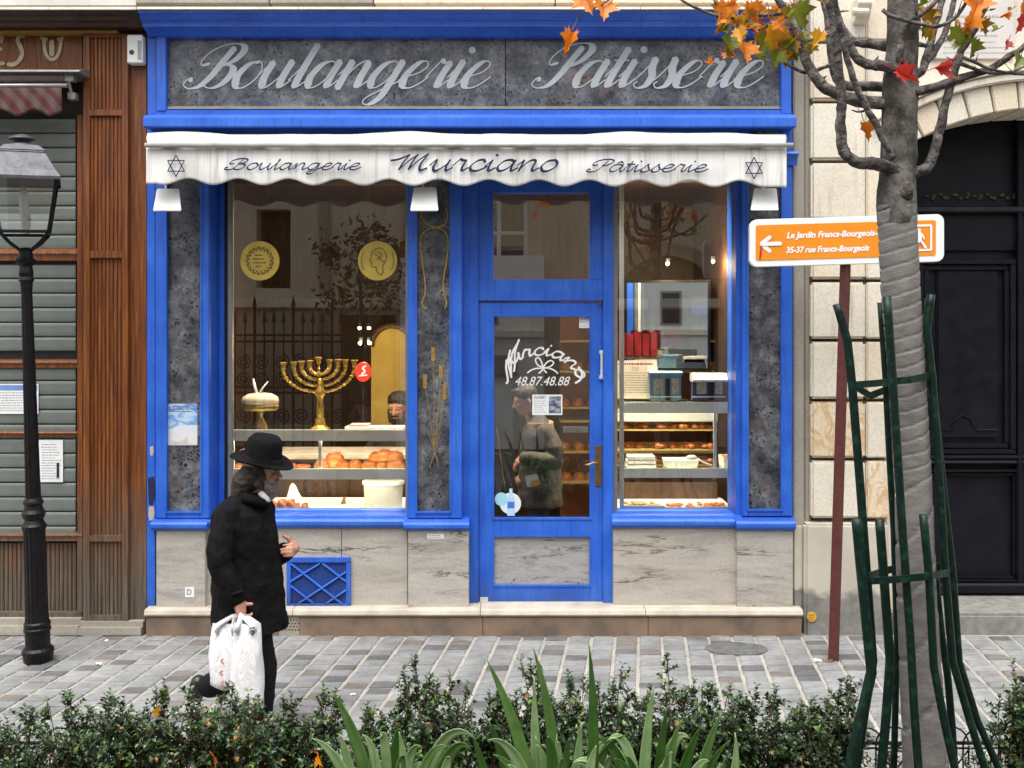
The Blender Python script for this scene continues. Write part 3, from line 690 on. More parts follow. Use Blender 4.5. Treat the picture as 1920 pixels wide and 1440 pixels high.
# three white floodlights hanging under the valance
for i, (cx, q0, q1, lab) in enumerate(((314, 354, 396, 'white flood lamp under the awning corner, leftmost of the three'), (796, 351, 396, 'white flood lamp hanging before the middle pilaster'), (1434, 353, 395, 'white flood lamp under the awning corner beside the orange sign'))):
    YL = -.30; t = thing('flood_lamp', lab, 'lamp', tuple(W(cx, q1, YL)), 'flood lamps under the awning')
    b = MB(); top = [W(cx-20,q0,YL+.02), W(cx+22,q0,YL+.02), W(cx+22,q0,YL+.12), W(cx-20,q0,YL+.12)]; bot = [W(cx-27,q1,YL-.04), W(cx+26,q1,YL-.04), W(cx+26,q1,YL+.12), W(cx-27,q1,YL+.12)]
    b.add(bot+top, [(0,1,5,4),(1,2,6,5),(2,3,7,6),(3,0,4,7),(4,5,6,7),(0,3,2,1)]); b.build('lamp_shade', M['white'], t, .006)
    b = MB(); b.tube([W(cx-3,q0+2,YL+.06), W(cx-3,q0-6,YL+.06), W(cx-3,q0-10,YL+.12), W(cx-3,q0-14,.02)], .008, 8); b.build('bracket', M['white'], t)
# ================================================================ BROWN SHOP ON THE LEFT
bs = thing('brown_shopfront', 'weathered red-brown wooden shop front with closed grey shutter', 'shopfront', (X(0), 0, 0))
WD = M['wood']
m = MB(); m.box(X(-160), X(272), .14, .5, -.02, Z(30)); m.build('back_wall', M['darkwood'], bs)
m = MB(); m.mould(-160, 261, [(18,-.24),(26,-.22),(31,-.19),(38,-.17),(43,-.14),(50,-.12),(55,-.06)], -.2, .14); m.build('cornice', M['darkwood'], bs, .002)
m = MB()
for a, b_ in ((-160, 92), (93, 256)): m.mould(a, b_, [(13,-.25),(17.5,-.26),(18.2,-.25)], -.24, .14)
m.build('lead_flashing', M['stepcap'], bs)
m = MB(); m.mould(-160, 218, [(56,-.04),(57,-.05),(59.5,-.05),(60.5,-.04)], -.05, .1); m.build('gilt_line', M['goldpaint'], bs)
m = MB(); m.pb(-160, 154, 61, 131, .06, .08); m.build('sign_board', WD, bs)
# gilt letters "ES U" (end of a word and an ornate U)
lt = MB(); lk_ = lambda x, y: (x/6.857, 40+y/6.857)
for s in ([(310,185),(250,190),(225,250),(265,330),(285,420),(240,510),(170,555),(100,550)], ): scribble(lt, [lk_(*p) for p in s], 7.6, .055)
for s in ([(45,185),(-40,185)], [(-40,185),(-40,545)], [(-40,545),(50,540)], [(-40,360),(20,355)], [(30,200),(10,270)]): scribble(lt, [lk_(*p) for p in s], 6.4, .055)
for s in ([(565,215),(570,330),(600,440),(670,490),(740,440),(775,330),(785,215)], [(530,205),(565,240),(600,225)], [(745,225),(785,240),(805,200)]): scribble(lt, [lk_(*p) for p in s], 6.2, .0545)
scribble(lt, [lk_(665,255), lk_(668,430)], 9.5, .054)
lt.build('gilt_letters', mk('dull_gilt', (.52,.44,.29), (.40,.33,.20), 20, .45), bs, fix=False)['label'] = 'gilt letters E, S and an ornate U'
# shutter with its slats
sh = MB(); sh.pb(-160, 146, 215, 1003, .10, .03); sho = sh.build('roller_shutter', M['black'], bs)
q = 222.; PITCH = 27.3
prof = [(.02,0.),(.004,.003),(-.002,.010),(-.004,.03),(-.004,.085),(-.001,.097),(.004,.1035),(.02,.105)]
b = MB(); sm = MB(); sm.prism([(y, z) for y, z in prof], 0, X(142,.08)-X(-150,.08)); sme = sm.mesh('slat', M['slat'])
while q < 1000:
    if not (462 < q+14 < 492 or 668 < q+14 < 694):
        o = share(sme, 'slat', sho, (X(-150,.08), .078, Z(q+PITCH, .08)))
    q += PITCH
def rail(q0, q1, y, p0=-160, p1=154, mt=WD):
    m = MB(); h = q1-q0; m.mould(p0, p1, [(q0,y+.03),(q0+h*.15,y),(q0+h*.4,y-.006),(q0+h*.6,y+.008),(q1,y+.008)], y, .14); m.build('shutter_rail', mt, bs, .002)
rail(466, 489, .045, -160, 145); rail(674, 690, .05, -160, 145); rail(808, 819, .055, -160, 145); rail(998, 1015, .03)
m = MB(); m.pb(144.5, 155, 215, 1150, .03, .11); m.build('stile', WD, bs, .003)
# fluted dado under the shutter
def flutes(p0, p1, q0, q1, n, y, amp=.012):
    m = MB(); wpx = (p1-p0)/n; prof = []
    for i in range(n):
        a, c = X(p0+i*wpx, y), X(p0+(i+1)*wpx, y); d = (c-a)
        prof += [(a+d*.02, y+amp), (a+d*.15, y+amp*.25), (a+d*.35, y), (a+d*.65, y), (a+d*.85, y+amp*.25), (a+d*.98, y+amp)]
    prof += [(X(p1,y), y+.05), (X(p0,y), y+.05)]
    m.vprism(prof, Z(q1, y), Z(q0, y)); return m
m = flutes(-160, 143, 1018, 1148, 38, .085); m.build('fluted_panel', WD, bs)
m = MB(); m.pb(-160, 154, 1148.5, 1160, .04, .1); m.build('bottom_rail', WD, bs, .003)
# fluted pilaster
m = MB(); m.pb(155.5, 168, 62, 1165, -.01, .15); m.pb(228, 240, 62, 1165, -.01, .15)
for a, c in ((62, 70), (205, 217), (470, 484), (1004, 1016), (1154, 1165)): m.pb(168.05, 227.95, a, c, -.008, .14)
m.build('pilaster_frame', WD, bs, .003)
for a, c in ((70.2, 204.8), (217.2, 469.8), (484.2, 1003.8), (1016.2, 1153.8)): flutes(168, 228, a, c, 8, .012).build('fluted_panel', WD, bs)
m = MB(); m.pb(240.3, 273, 62, 1165, .03, .11); m.pb(269, 274.5, 62, 1160, .018, .02); m.build('edge_board', WD, bs, .002)
m = MB(); m.mould(-160, 152, [(1160,.0),(1172,-.0),(1174,-.05),(1186,-.055),(1192,-.055)], 0, .14); m.mould(152.5, 270, [(1165.2,-.02),(1175,-.02),(1177,-.06),(1187,-.062),(1192,-.062)], 0, .14); m.build('plinth', M['stone3'], bs, .003)
# its little red awning, rolled up under a steel hood
ra = thing('red_awning', 'faded red and white scalloped awning folded over the closed shutter', 'awning', tuple(W(60, 215, -.15)))
m = MB(); m.mould(-160, 152, [(130,-.05),(131.5,-.17),(134,-.18),(135.5,-.17)], -.15, .12); m.build('hood', M['alu'], ra, .001)
m = MB(); m.tube([W(-160,146,-.10), W(122,146,-.10)], .035, 12); m.build('roller', mk('pale_rolled_cloth', (.25,.19,.185), (.19,.14,.14), 8, .8), ra, smooth=True)
m = MB(); m.tube([W(-160,161.5,-.155), W(126,160.5,-.155)], .016, 10); m.build('front_bar', M['alu'], ra, smooth=True)
def stripes():
    mm, t, p = base_mat('faded_red_striped_cloth', .85); v = coord(t, (1,1,1)); v.node.inputs['Rotation'].default_value = (0, .75, 0)
    wv = t.nodes.new('ShaderNodeTexWave'); wv.inputs['Scale'].default_value = 3.4; wv.inputs['Distortion'].default_value = 2.2; wv.inputs['Detail'].default_value = 3; lk(t, v, wv.inputs[0])
    lk(t, ramp(t, wv.outputs['Fac'], [(.3, (.085,.018,.020)), (.6, (.105,.062,.056))]), p.inputs['Base Color']); return mm
m = MB(); vs = []; n = 60
for j in range(9):
    for i in range(n+1):
        u = -160+(116+160)*i/n; e = 212+6*math.cos(2*math.pi*(u-33)/62); t = j/8
        vs.append(W(u, 164+(e-164)*t, -.16+.012*t*math.sin(u*.22+t*2)))
m.add(vs, [(j*(n+1)+i, j*(n+1)+i+1, (j+1)*(n+1)+i+1, (j+1)*(n+1)+i) for j in range(8) for i in range(n)])
o = m.build('valance', stripes(), ra, smooth=True, fix=False); o.modifiers.new('t','SOLIDIFY').thickness = .003
m = MB(); m.pb(119, 138, 139, 152, -.12, .06); m.tube([W(128,150,-.11), W(134,176,-.08), W(133,188,-.06)], .012, 8); m.pb(126, 141, 173, 186, -.09, .06); m.build('arm_joint', M['alu'], ra, .003)
# notices
def notice(label, p0, p1, q0, q1, Y, header=None, rows=8, seed=1):
    t = thing('paper_notice', label, 'notice', tuple(W((p0+p1)/2, q1, Y)))
    m = MB(); m.pb(p0, p1, q0, q1, Y, .003); m.build('sheet', M['paper'], t)
    if header: h = MB(); h.pb(p0+2, p1-2, q0+2, q0+header, Y-.001, .0008); h.build('header_band', mk('blue_print', (.16,.30,.62), (.13,.24,.55), 9, .6), t)
    m = MB(); lines_of_print(m, p0+4, p1-4, q0+(header or 4)+2, q1-4, rows, Y-.001, 1.3, seed); m.build('printed_lines', M['grey'], t)
    return t
notice('white notice with blue heading taped to the shutter behind the lamp post', -6, 72, 720, 776, .066, 12, 8, 3)
n2 = notice('narrow white notice taped low on the shutter right of the lamp post', 73, 118, 825, 904, .066, None, 14, 5)
m = MB(); m.pb(106, 111, 868, 896, .0645, .0008); m.build('barcode', M['black'], n2)
# alarm box
al = thing('alarm_box', 'small white alarm box fixed high between the two shop fronts', 'alarm box', tuple(W(253, 120, -.03)))
m = MB(); m.pb(238, 267, 65, 118, -.06, .09); m.build('case', M['white'], al, .006)
m = MB(); c = W(247, 98, -.0605); m.lathe([(.018,-.002),(.018,.002)], 16); m.v = [(c.x+v[0], c.y-v[2], c.z+v[1]) for v in m.v]; m.build('sounder_hole', M['black'], al)
m = MB(); m.pb(258, 265, 76, 112, -.0615, .003); m.build('grey_cover', M['alu'], al)

# ================================================================ STONE HOUSE ON THE RIGHT + STOREY ABOVE
st = thing('stone_house', 'pale limestone house with arched carriage doorway on the right', 'building', (X(1700), 0, 0))
m = MB(); m.box(X(1488), X(1690,.12), .16, .8, -.02, 6.2); m.build('wall_core', M['stone3'], st)
m = MB(); m.pb(1487.5, 1508, -60, 985, .05, .2); m.pb(1508.4, 1518.5, -60, 985, .075, .2); m.build('corner_pier', M['stone3'], st, .008)
m = MB(); m.pb(1489, 1505, 985.5, 1176, .02, .2); m.build('corner_pier', M['plinth'], st, .006)
rows = [-30, 78, 190, 302, 414, 526, 638, 751, 862, 975]
mats = ['stone', 'stone2', 'stone']
for i in range(len(rows)-1):
    a, c = rows[i]+3.0, rows[i+1]-3.0
    m = MB(); m.pb(1521.5, 1624, a, c, .02, .25); m.build('stone_block', M['stained' if i == 7 else mats[i%3]], st, .018)
    m = MB(); m.pb(1625, 1668, a, c, .035, .25); m.build('stone_block', M['stained' if i == 8 else mats[(i+1)%3]], st, .012)
m = MB(); m.pb(1519, 1521, -60, 980, .10, .1); m.build('joint_backing', M['stone3'], st)
m = MB(); m.box(X(1507), X(1668,-.03), -.03, .3, -.02, Z(983,-.03)); m.build('plinth', M['plinth'], st, .02)
# arch: segmental ring of voussoirs with a hood moulding
AC = (1960., 710.); AR = 508.
def arc_pts(R, a0, a1, n): return [(AC[0]+R*math.sin(a0+(a1-a0)*i/n), AC[1]-R*math.cos(a0+(a1-a0)*i/n)) for i in range(n+1)]
aS = -math.asin(270/508.)
nv = 12; step = (2*-aS)/nv
for i in range(nv):
    a0 = aS+i*step+.0035; a1 = aS+(i+1)*step-.0035
    inner = arc_pts(AR, a0, a1, 4); outer = arc_pts(AR+52, a1, a0, 4)
    m = MB(); m.fprism([(X(u,.03), Z(v,.03)) for u, v in inner+outer], .03, .5); m.build('voussoir', M[mats[i%3]], st, .008)
prof = arc_pts(AR+53, aS-.03, -aS+.03, 24)+arc_pts(AR+68, -aS+.03, aS-.03, 24)
m = MB(); m.fprism([(X(u,0), Z(v,0)) for u, v in prof], -.01, .4); m.build('hood_mould', M['stone'], st, .01)
prof = arc_pts(AR+69, aS-.03, -aS+.03, 24)+arc_pts(AR+76, -aS+.03, aS-.03, 24)
m = MB(); m.fprism([(X(u,0), Z(v,0)) for u, v in prof], -.03, .4); m.build('hood_mould', M['stone2'], st, .006)
# wall above the arch, in two courses around the hood
prof = arc_pts(AR+74, aS-.02, -aS+.02, 24)
m = MB(); m.fprism([(X(u,.06), Z(v,.06)) for u, v in prof]+[(X(2260,.06), Z(-30,.06)), (X(1669,.06), Z(-30,.06)), (X(1669,.06), Z(240,.06))][0:3], .06, .45); m.build('spandrel_wall', M['stone'], st)
m = MB(); m.box(X(1488), X(2300), .07, .5, Z(-31), 6.2); m.build('upper_wall', M['stone'], st)
m = MB(); m.box(X(2230), X(2330), .03, .8, -.02, Z(200)); m.build('door_jamb', M['stone2'], st, .01)
m = MB(); m.box(X(1660,.1), X(1690,.1), .1, .56, -.02, Z(260)); m.build('door_jamb', M['stone2'], st, .01)
# stone bracket
m = MB(); m.prism([(.02,Z(0)),(-.10,Z(4)),(-.12,Z(14)),(-.09,Z(24)),(-.07,Z(34)),(-.03,Z(42)),(.02,Z(46))], X(1600), X(1626)); m.tube([W(1598,22,-.08), W(1628,22,-.08)], .03, 10); m.build('bracket', M['stone'], st, .006)
# carriage door
DR = .50; DP = M['doorpaint']
dr = MB(); dr.pb(1680, 2240, 180, 1150, DR+.06, .05); cd = dr.build('carriage_door', DP, st)
def panel_frame(p0, p1, q0, q1, w=10, y=DR):
    for k, (e, yy) in enumerate(((0, .0), (w*.55, .022))):
        m = MB(); a = w*.5
        m.mould(p0+e, p1-e, [(q0+e,y+yy+.02),(q0+e+1,y+yy),(q0+e+a-1,y+yy),(q0+e+a,y+yy+.015)], y, y+.07)
        m.mould(p0+e, p1-e, [(q1-e-a,y+yy+.015),(q1-e-a+1,y+yy),(q1-e-1,y+yy),(q1-e,y+yy+.02)], y, y+.07)
        m.pb(p0+e, p0+e+a, q0+e+a+.05, q1-e-a-.05, y+yy, .06); m.pb(p1-e-a, p1-e, q0+e+a+.05, q1-e-a-.05, y+yy, .06)
        m.build('panel_moulding', DP, cd, .003)
for off in (0, 262):
    panel_frame(1722+off, 1905+off, 486, 852, 20)
    m = MB(); m.pb(1757+off, 1872+off, 506, 822, DR+.035, .03); m.build('panel', DP, cd, .012)
    m = MB(); m.tube([W(1757+off,806,DR+.03), W(1785+off,806,DR+.03), W(1789+off,790,DR+.03), W(1803+off,778,DR+.03), W(1819+off,784,DR+.03), W(1827+off,800,DR+.03), W(1832+off,806,DR+.03), W(1872+off,806,DR+.03)], .007, 6); m.build('carved_line', DP, cd)
    panel_frame(1718+off, 1912+off, 880, 1092, 12)
    m = MB(); m.pb(1716+off, 1916+off, 402, 470, DR+.03, .03); m.build('lock_panel', DP, cd, .006)
m = MB(); m.mould(1690, 2236, [(386,DR+.03),(388,DR-.02),(396,DR-.03),(400,DR-.01),(402,DR+.02)], DR, DR+.07); m.build('transom_rail', DP, cd, .003)
m = MB(); m.mould(1690, 2236, [(852,DR+.03),(854,DR-.01),(859,DR-.015),(861,DR+.01),(868,DR-.005),(872,DR+.02)], DR, DR+.07); m.build('middle_rail', DP, cd, .002)
m = MB(); m.mould(1690, 2236, [(1092,DR+.02),(1094,DR-.03),(1098,DR-.04),(1112,DR-.04),(1114,DR+.02)], DR, DR+.07); m.build('bottom_rail', DP, cd, .003)
m = MB(); m.pb(1909, 1918, 200, 1110, DR-.012, .06); m.build('meeting_stile', DP, cd, .004)
# glazed fan over the rail with a carved frieze
m = MB()
for i in range(22): m.ball(W(1738+i*8+3*math.sin(i*2.3), 369+4*math.sin(i*1.7), DR+.055), .016, .014, .010+.008*abs(math.sin(i*1.1)), 8, 5)
m.build('carved_frieze', mk('dim_gilt', (.10,.055,.014), (.04,.02,.008), 40, .6), cd)['kind'] = 'stuff'
m = MB(); m.box(X(1668), X(2260), -.02, .62, -.02, Z(1150,.0)); m.build('doorstep', M['plinth'], st, .02)
m = MB(); m.pb(1690, 2236, 1116, 1146, DR+.02, .05); m.build('kick_board', mk('flaked_door_paint', (.016,.016,.022), (.20,.18,.15), 16, .6, lo=.52, hi=.60, stretch=(1,1,3)), cd)
# house number and marble plaque
hn = thing('house_number_plate', 'dark blue enamel house number 6 behind the tree trunk', 'number plate', tuple(W(1708, 55, .02)))
m = MB(); m.pb(1685, 1727, 6, 54, .048, .012); m.build('plate', mk('navy_enamel', (.012,.014,.05), (.016,.02,.065), 6, .3), hn, .003)
m = MB(); scribble(m, [(1715,17),(1707,15),(1699,22),(1695,34),(1700,45),(1708,46),(1714,39),(1711,32),(1703,31),(1697,37)], 4.2, .046); m.build('number', M['signwhite'], hn, fix=False)
pq = thing('memorial_plaque', 'white marble memorial plaque with faint engraved lines over the arch', 'plaque', tuple(W(1835, 110, .04)))
m = MB(); m.pb(1745, 1902, -10, 110, .035, .025); m.build('slab', mk('plaque_marble', (.66,.62,.59), (.58,.54,.51), 3, .5), pq, .003)
m = MB(); lines_of_print(m, 1775, 1896, 22, 40, 1, .034, 4.5, 11); lines_of_print(m, 1790, 1868, 36, 52, 1, .034, 4.0, 12); lines_of_print(m, 1800, 1880, 50, 64, 1, .034, 4.0, 13); lines_of_print(m, 1800, 1872, 60, 74, 1, .034, 3.4, 15); lines_of_print(m, 1764, 1898, 74, 104, 3, .034, 2.4, 14)
m.build('engraving', mk('engraved_grey', (.36,.34,.34), (.42,.40,.39), 9, .7), pq)
for (u, v) in ((1893, 14), (1752, 105)):
    m = MB(); m.ball(W(u, v, .03), .013, .013, .013, 10, 6); m.build('fixing_stud', M['brass'], pq, smooth=True)
yd = thing('yellow_marker', 'small round yellow marker disc low on the stone plinth', 'marker', tuple(W(1522, 1166, -.032)))
m = MB(); c = W(1522, 1157, -.036); m.lathe([(.034,-.002),(.036,0),(.034,.006)], 24); m.v = [(c.x+v[0], c.y+v[2], c.z+v[1]) for v in m.v]; m.build('disc', M['yellow'], yd)
m = MB(); lines_of_print(m, 1516, 1528, 1151, 1164, 3, -.0392, 1.2, 4); m.build('stamp', M['brass'], yd)
# storey over the two shops
uw = thing('upper_storey', 'strip of pale stone wall above both shop cornices', 'wall', (0, .2, Z(13)))
m = MB(); m.box(X(-200), X(255), .0, .5, Z(12)+.01, 6.2); m.build('stone_course', mk('pale_wall_render', (.60,.59,.56), (.50,.49,.45), 5, .85, bmp=.3), uw)
for a, c, mt in ((256, 505, 'stone3'), (507, 700, 'stone3'), (702, 1040, 'stone2'), (1042, 1486, 'stone2')):
    m = MB(); m.box(X(a), X(c), -.02, .5, Z(11)+.01, 6.2); m.build('stone_course', M[mt], uw, .008)

# ================================================================ ACROSS THE STREET (seen mirrored in the shop glass)
op = thing('opposite_house', 'cream rendered house across the street mirrored in the shop windows', 'building', (0, -11, 0))
OY = -11.
cream = stone_mat('cream_render', (.62,.55,.42), (.52,.45,.34), 3)
m = MB()
ops = [(-9.2,-8.1,2.9,4.9), (-6.6,-5.5,2.9,4.9), (-.8,.3,3.1,5.0), (4.6,5.7,2.9,4.9), (7.6,8.7,2.9,4.9), (-3.3,-2.2,.0,2.5), (-4.85,-4.2,3.0,4.5), (1.9,3.9,0,2.6)]
# wall as columns between openings
xs = sorted(set([-14, 14]+[v for o_ in ops for v in o_[:2]]))
for a, c in zip(xs[:-1], xs[1:]):
    cuts = sorted([(o_[2], o_[3]) for o_ in ops if o_[0] <= a+.001 and o_[1] >= c-.001]); z = 0
    for lo, hi in cuts:
        if lo > z: m.box(a, c, OY-.4, OY, z, lo)
        z = hi
    m.box(a, c, OY-.4, OY, z, 7.2)
m.build('wall', cream, op)
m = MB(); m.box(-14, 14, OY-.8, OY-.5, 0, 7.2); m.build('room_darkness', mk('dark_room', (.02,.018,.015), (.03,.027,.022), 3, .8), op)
for o_ in ops[:5]:
    m = MB(); x0, x1, z0, z1 = o_
    m.box(x0, x0+.08, OY-.2, OY-.1, z0, z1); m.box(x1-.08, x1, OY-.2, OY-.1, z0, z1); m.box(x0, x1, OY-.19, OY-.11, z1-.08, z1); m.box((x0+x1)/2-.04, (x0+x1)/2+.04, OY-.2, OY-.1, z0, z1); m.box(x0, x1, OY-.19, OY-.11, (z0+z1)/2-.03, (z0+z1)/2+.03)
    wo = m.build('window', M['white'], op)
    m = MB(); m.box(x0-.1, x1+.1, OY-.02, OY+.1, z0-.12, z0); m.build('window_sill', M['stone'], wo)
    m = MB(); m.box(x0+.08, x1-.08, OY-.16, OY-.15, z0, z1); m.build('pane', M['lampglass'], wo)
m = MB(); m.box(-14, 14, OY, OY+.18, 2.62, 2.8); m.build('string_course', M['stone'], op, .02)
wh = thing('white_shop', 'white shop front across the street mirrored in the bakery glass', 'shopfront', (-.8, OY, 0))
m = MB(); m.box(-2.1, .6, OY+.02, OY+.25, 0, 3.6); m.build('wall', mk('white_render', (.82,.82,.79), (.74,.74,.71), 4, .8), wh)
m = MB(); m.box(-1.75, -1.2, OY+.25, OY+.28, 2.3, 3.1); m.box(-.75, -.25, OY+.25, OY+.28, 2.3, 3.1); wwo = m.build('window', M['alu'], wh)
m = MB(); m.box(-1.7, -1.25, OY+.281, OY+.29, 2.35, 3.05); m.box(-.7, -.3, OY+.281, OY+.29, 2.35, 3.05); m.build('pane', M['black'], wwo)
m = MB(); m.box(-2.1, .6, OY+.25, OY+.36, 2.08, 2.2); m.build('ledge', M['stone'], wh)
m = MB(); m.box(-1.1, .1, OY+.25, OY+.33, 1.35, 1.75); m.build('sign_panel', M['alu'], wh, .01)
m = MB(); ar = []
for k in range(17): a = math.pi*k/16; ar.append((2.9-1.25*math.cos(a), 2.6+1.25*math.sin(a)))
for k in range(16, -1, -1): a = math.pi*k/16; ar.append((2.9-1.0*math.cos(a), 2.6+1.0*math.sin(a)))
m.fprism(ar, OY+.19, OY+.02); m.build('arch_ring', M['stone3'], op, .01)
m = MB(); m.fprism([(2.9-.99*math.cos(math.pi*k/16), 2.805+.78*math.sin(math.pi*k/16)) for k in range(17)], OY+.03, OY+.005); m.build('arch_infill', mk('dull_arch_infill', (.12,.10,.07), (.08,.065,.05), 4, .8), op)
for x in (-3.55, -1.95, 4.2): m = MB(); m.box(x-.12, x+.12, OY+.002, OY+.10, 0, 2.6); m.box(x-.1, x+.1, OY+.002, OY+.08, 2.81, 7.0); m.build('wall_pier', M['stone3'], op, .01)
ot = thing('far_tree', 'dark leafy tree across the street mirrored in the left window', 'tree', (-2.7, -10.0, 0))
m = MB(); m.tube([(-2.7,-10,0), (-2.66,-10,1.6), (-2.75,-10,3.4)], [.07,.05,.02], 8); m.build('trunk', M['iron'], ot)
m = MB(); rr3 = random.Random(5)
for k in range(900):
    cl_ = rr3.choice(((-2.7,3.3,.45),(-2.3,2.9,.4),(-3.1,2.8,.4),(-2.6,3.9,.35),(-2.1,3.6,.3),(-3.3,3.6,.25))); c = Vector((cl_[0]+rr3.gauss(0,cl_[2]*.5), -10+rr3.gauss(0,.25), cl_[1]+rr3.gauss(0,cl_[2]*.45)))
    u_ = Vector((rr3.uniform(-1,1),rr3.uniform(-1,1),rr3.uniform(-1,1))).normalized(); w2 = u_.orthogonal().normalized(); s2 = rr3.uniform(.04,.09); m.add([c-u_*s2, c+w2*s2*.5, c+u_*s2, c-w2*s2*.5], [(0,1,2,3)])
m.build('foliage', mk('far_foliage', (.03,.04,.012), (.06,.055,.015), 9, .6), ot, fix=False)['kind'] = 'stuff'
# wrought iron gate across the street
ig = thing('iron_gate', 'tall black wrought iron gate with spikes and scrolls mirrored in the left window', 'gate', (-4.4, -10.6, 0))
GY = -10.6
for i in range(14):
    x = -5.5+i*.18; top = 2.35+(.3 if i % 4 == 0 else 0)
    m = MB(); m.tube([(x, GY, 0), (x, GY, top)], .016 if i % 4 else .028, 6); m.tube([(x, GY, top), (x, GY, top+.05), (x, GY, top+.22)], [.05,.04,.003], 6); m.build('bar', M['iron'], ig)
for z in (.15, 1.05, 1.15, 2.0, 2.12):
    m = MB(); m.box(-5.55, -3.1, GY-.02, GY+.02, z-.02, z+.02); m.build('rail', M['iron'], ig)
m = MB()
for i in range(7):
    for zc in (1.62, 1.30, .62):
        sgn = 1 if i % 2 else -1; pts = []
        for k in range(44):
            k = k/2.1; a = k/21*4.6*math.pi; rr = .02+.13*k/21
            pts.append((-5.35+i*.36+sgn*rr*math.cos(a), GY+.02, zc+rr*math.sin(a)*(1 if zc > 1.5 else -1)))
        m.tube(pts, .014, 5)
m.build('scrollwork', M['iron'], ig)

# ================================================================ STREET LAMP
LY = -.606; lp0 = W(72, 1243, LY); lp0.z = 0
lp = thing('street_lamp', 'black cast iron street lamp with glass lantern before the brown shop', 'street lamp', tuple(lp0))
sL = S(LY); zl = lambda q: (1243-q)/sL; R = lambda wpx: wpx/2/sL
def col(name, prof, n=20, mt='iron'):
    m = MB(); m.lathe([(R(wd), zl(q)) for q, wd in prof], n, tuple(lp0)); return m.build(name, M[mt], lp, smooth=False)
o = col('pedestal', [(1243,50),(1226,54),(1223,57),(1218,56),(1214,48),(1213,44),(1185,44),(1183,48),(1178,48),(1176,44),(1173,47),(1168,47),(1165,42)])
m = MB(); n = 32   # fluted lower shaft
rings = []
for q, wd in ((1166,42),(1150,40),(1000,38),(990,40)):
    rings.append((q, wd))
vs = [(lp0.x+(R(wd)*(1-.07*(k % 2)))*math.cos(2*math.pi*k/n), lp0.y+(R(wd)*(1-.07*(k % 2)))*math.sin(2*math.pi*k/n), zl(q)) for q, wd in rings for k in range(n)]
m.add(vs, [(i*n+k, i*n+(k+1)%n, (i+1)*n+(k+1)%n, (i+1)*n+k) for i in range(3) for k in range(n)]); m.build('fluted_shaft', M['iron'], lp)
col('collar', [(992,42),(986,44),(982,38),(975,32),(968,40),(962,42),(956,34),(948,30),(944,36),(940,34),(934,28)])
m = MB(); n = 24; vs = []
for q, wd in ((936,27),(540,19)):
    vs += [(lp0.x+(R(wd)*(1-.09*(k % 2)))*math.cos(2*math.pi*k/n), lp0.y+(R(wd)*(1-.09*(k % 2)))*math.sin(2*math.pi*k/n), zl(q)) for k in range(n)]
m.add(vs, [(k, (k+1)%n, n+(k+1)%n, n+k) for k in range(n)]); m.build('upper_shaft', M['iron'], lp)
col('capital', [(545,20),(530,22),(526,28),(520,24),(512,26),(500,22),(495,33),(488,36),(484,26),(470,24),(465,14)])
# lantern: a four-sided tapering cage, turned a little
zt, zb = zl(342), zl(438); wt, wb = .245, .175; rot = math.radians(24)
def cor(wd, z, k): a = rot+math.pi/4+k*math.pi/2; return Vector((lp0.x+wd*1.2*math.cos(a), lp0.y+wd*1.2*math.sin(a), z))
for k in range(4):
    m = MB(); m.tube([cor(wb,zb,k), cor(wt,zt,k)], .011, 6); m.tube([cor(wb,zb,k), cor(wb,zb,k+1)], .011, 6); m.build('lantern_bar', M['iron'], lp)
    m = MB(); m.add([cor(wb*.97,zb,k), cor(wb*.97,zb,k+1), cor(wt*.97,zt,k+1), cor(wt*.97,zt,k)], [(0,1,2,3)]); m.build('lantern_pane', M['lampglass'], lp, fix=False)
    m = MB(); c = cor(wb,zb,k); ctr = Vector((lp0.x, lp0.y, zl(472)))
    m.tube([c, c.lerp(ctr,.35)+Vector((0,0,-.02)), c.lerp(ctr,.75)+Vector((0,0,-.02)), ctr], .010, 6); m.build('cradle_arm', M['iron'], lp)
rf = MB(); rings = [(wt*1.12, zl(344)), (wt*1.12, zl(338)), (wt*.98, zl(325)), (wt*.74, zl(298)), (wt*.66, zl(290)), (wt*.7, zl(288)), (wt*.5, zl(276))]
vs = []
for wd, z in rings: vs += [cor(wd, z, k) for k in range(4)]
rf.add(vs, [(i*4+k, i*4+(k+1)%4, (i+1)*4+(k+1)%4, (i+1)*4+k) for i in range(len(rings)-1) for k in range(4)]+[(24,25,26,27)]); rf.build('lantern_roof', M['ironroof'], lp, .008)
m = MB(); m.lathe([(R(60), zl(280)), (R(54), zl(274)), (R(30), zl(270)), (R(22), zl(266)), (R(46), zl(262)), (R(44), zl(259)), (R(20), zl(254)), (R(3), zl(252))], 20, tuple(lp0)); m.build('finial', M['ironroof'], lp, smooth=False)
m = MB(); m.lathe([(R(10), zl(438)), (R(10), zl(410)), (R(16), zl(400)), (R(16), zl(365)), (R(6), zl(350))], 14, tuple(lp0)); m.build('bulb', M['white'], lp, smooth=True)
lp.rotation_euler = (0, math.radians(-1.8), 0)

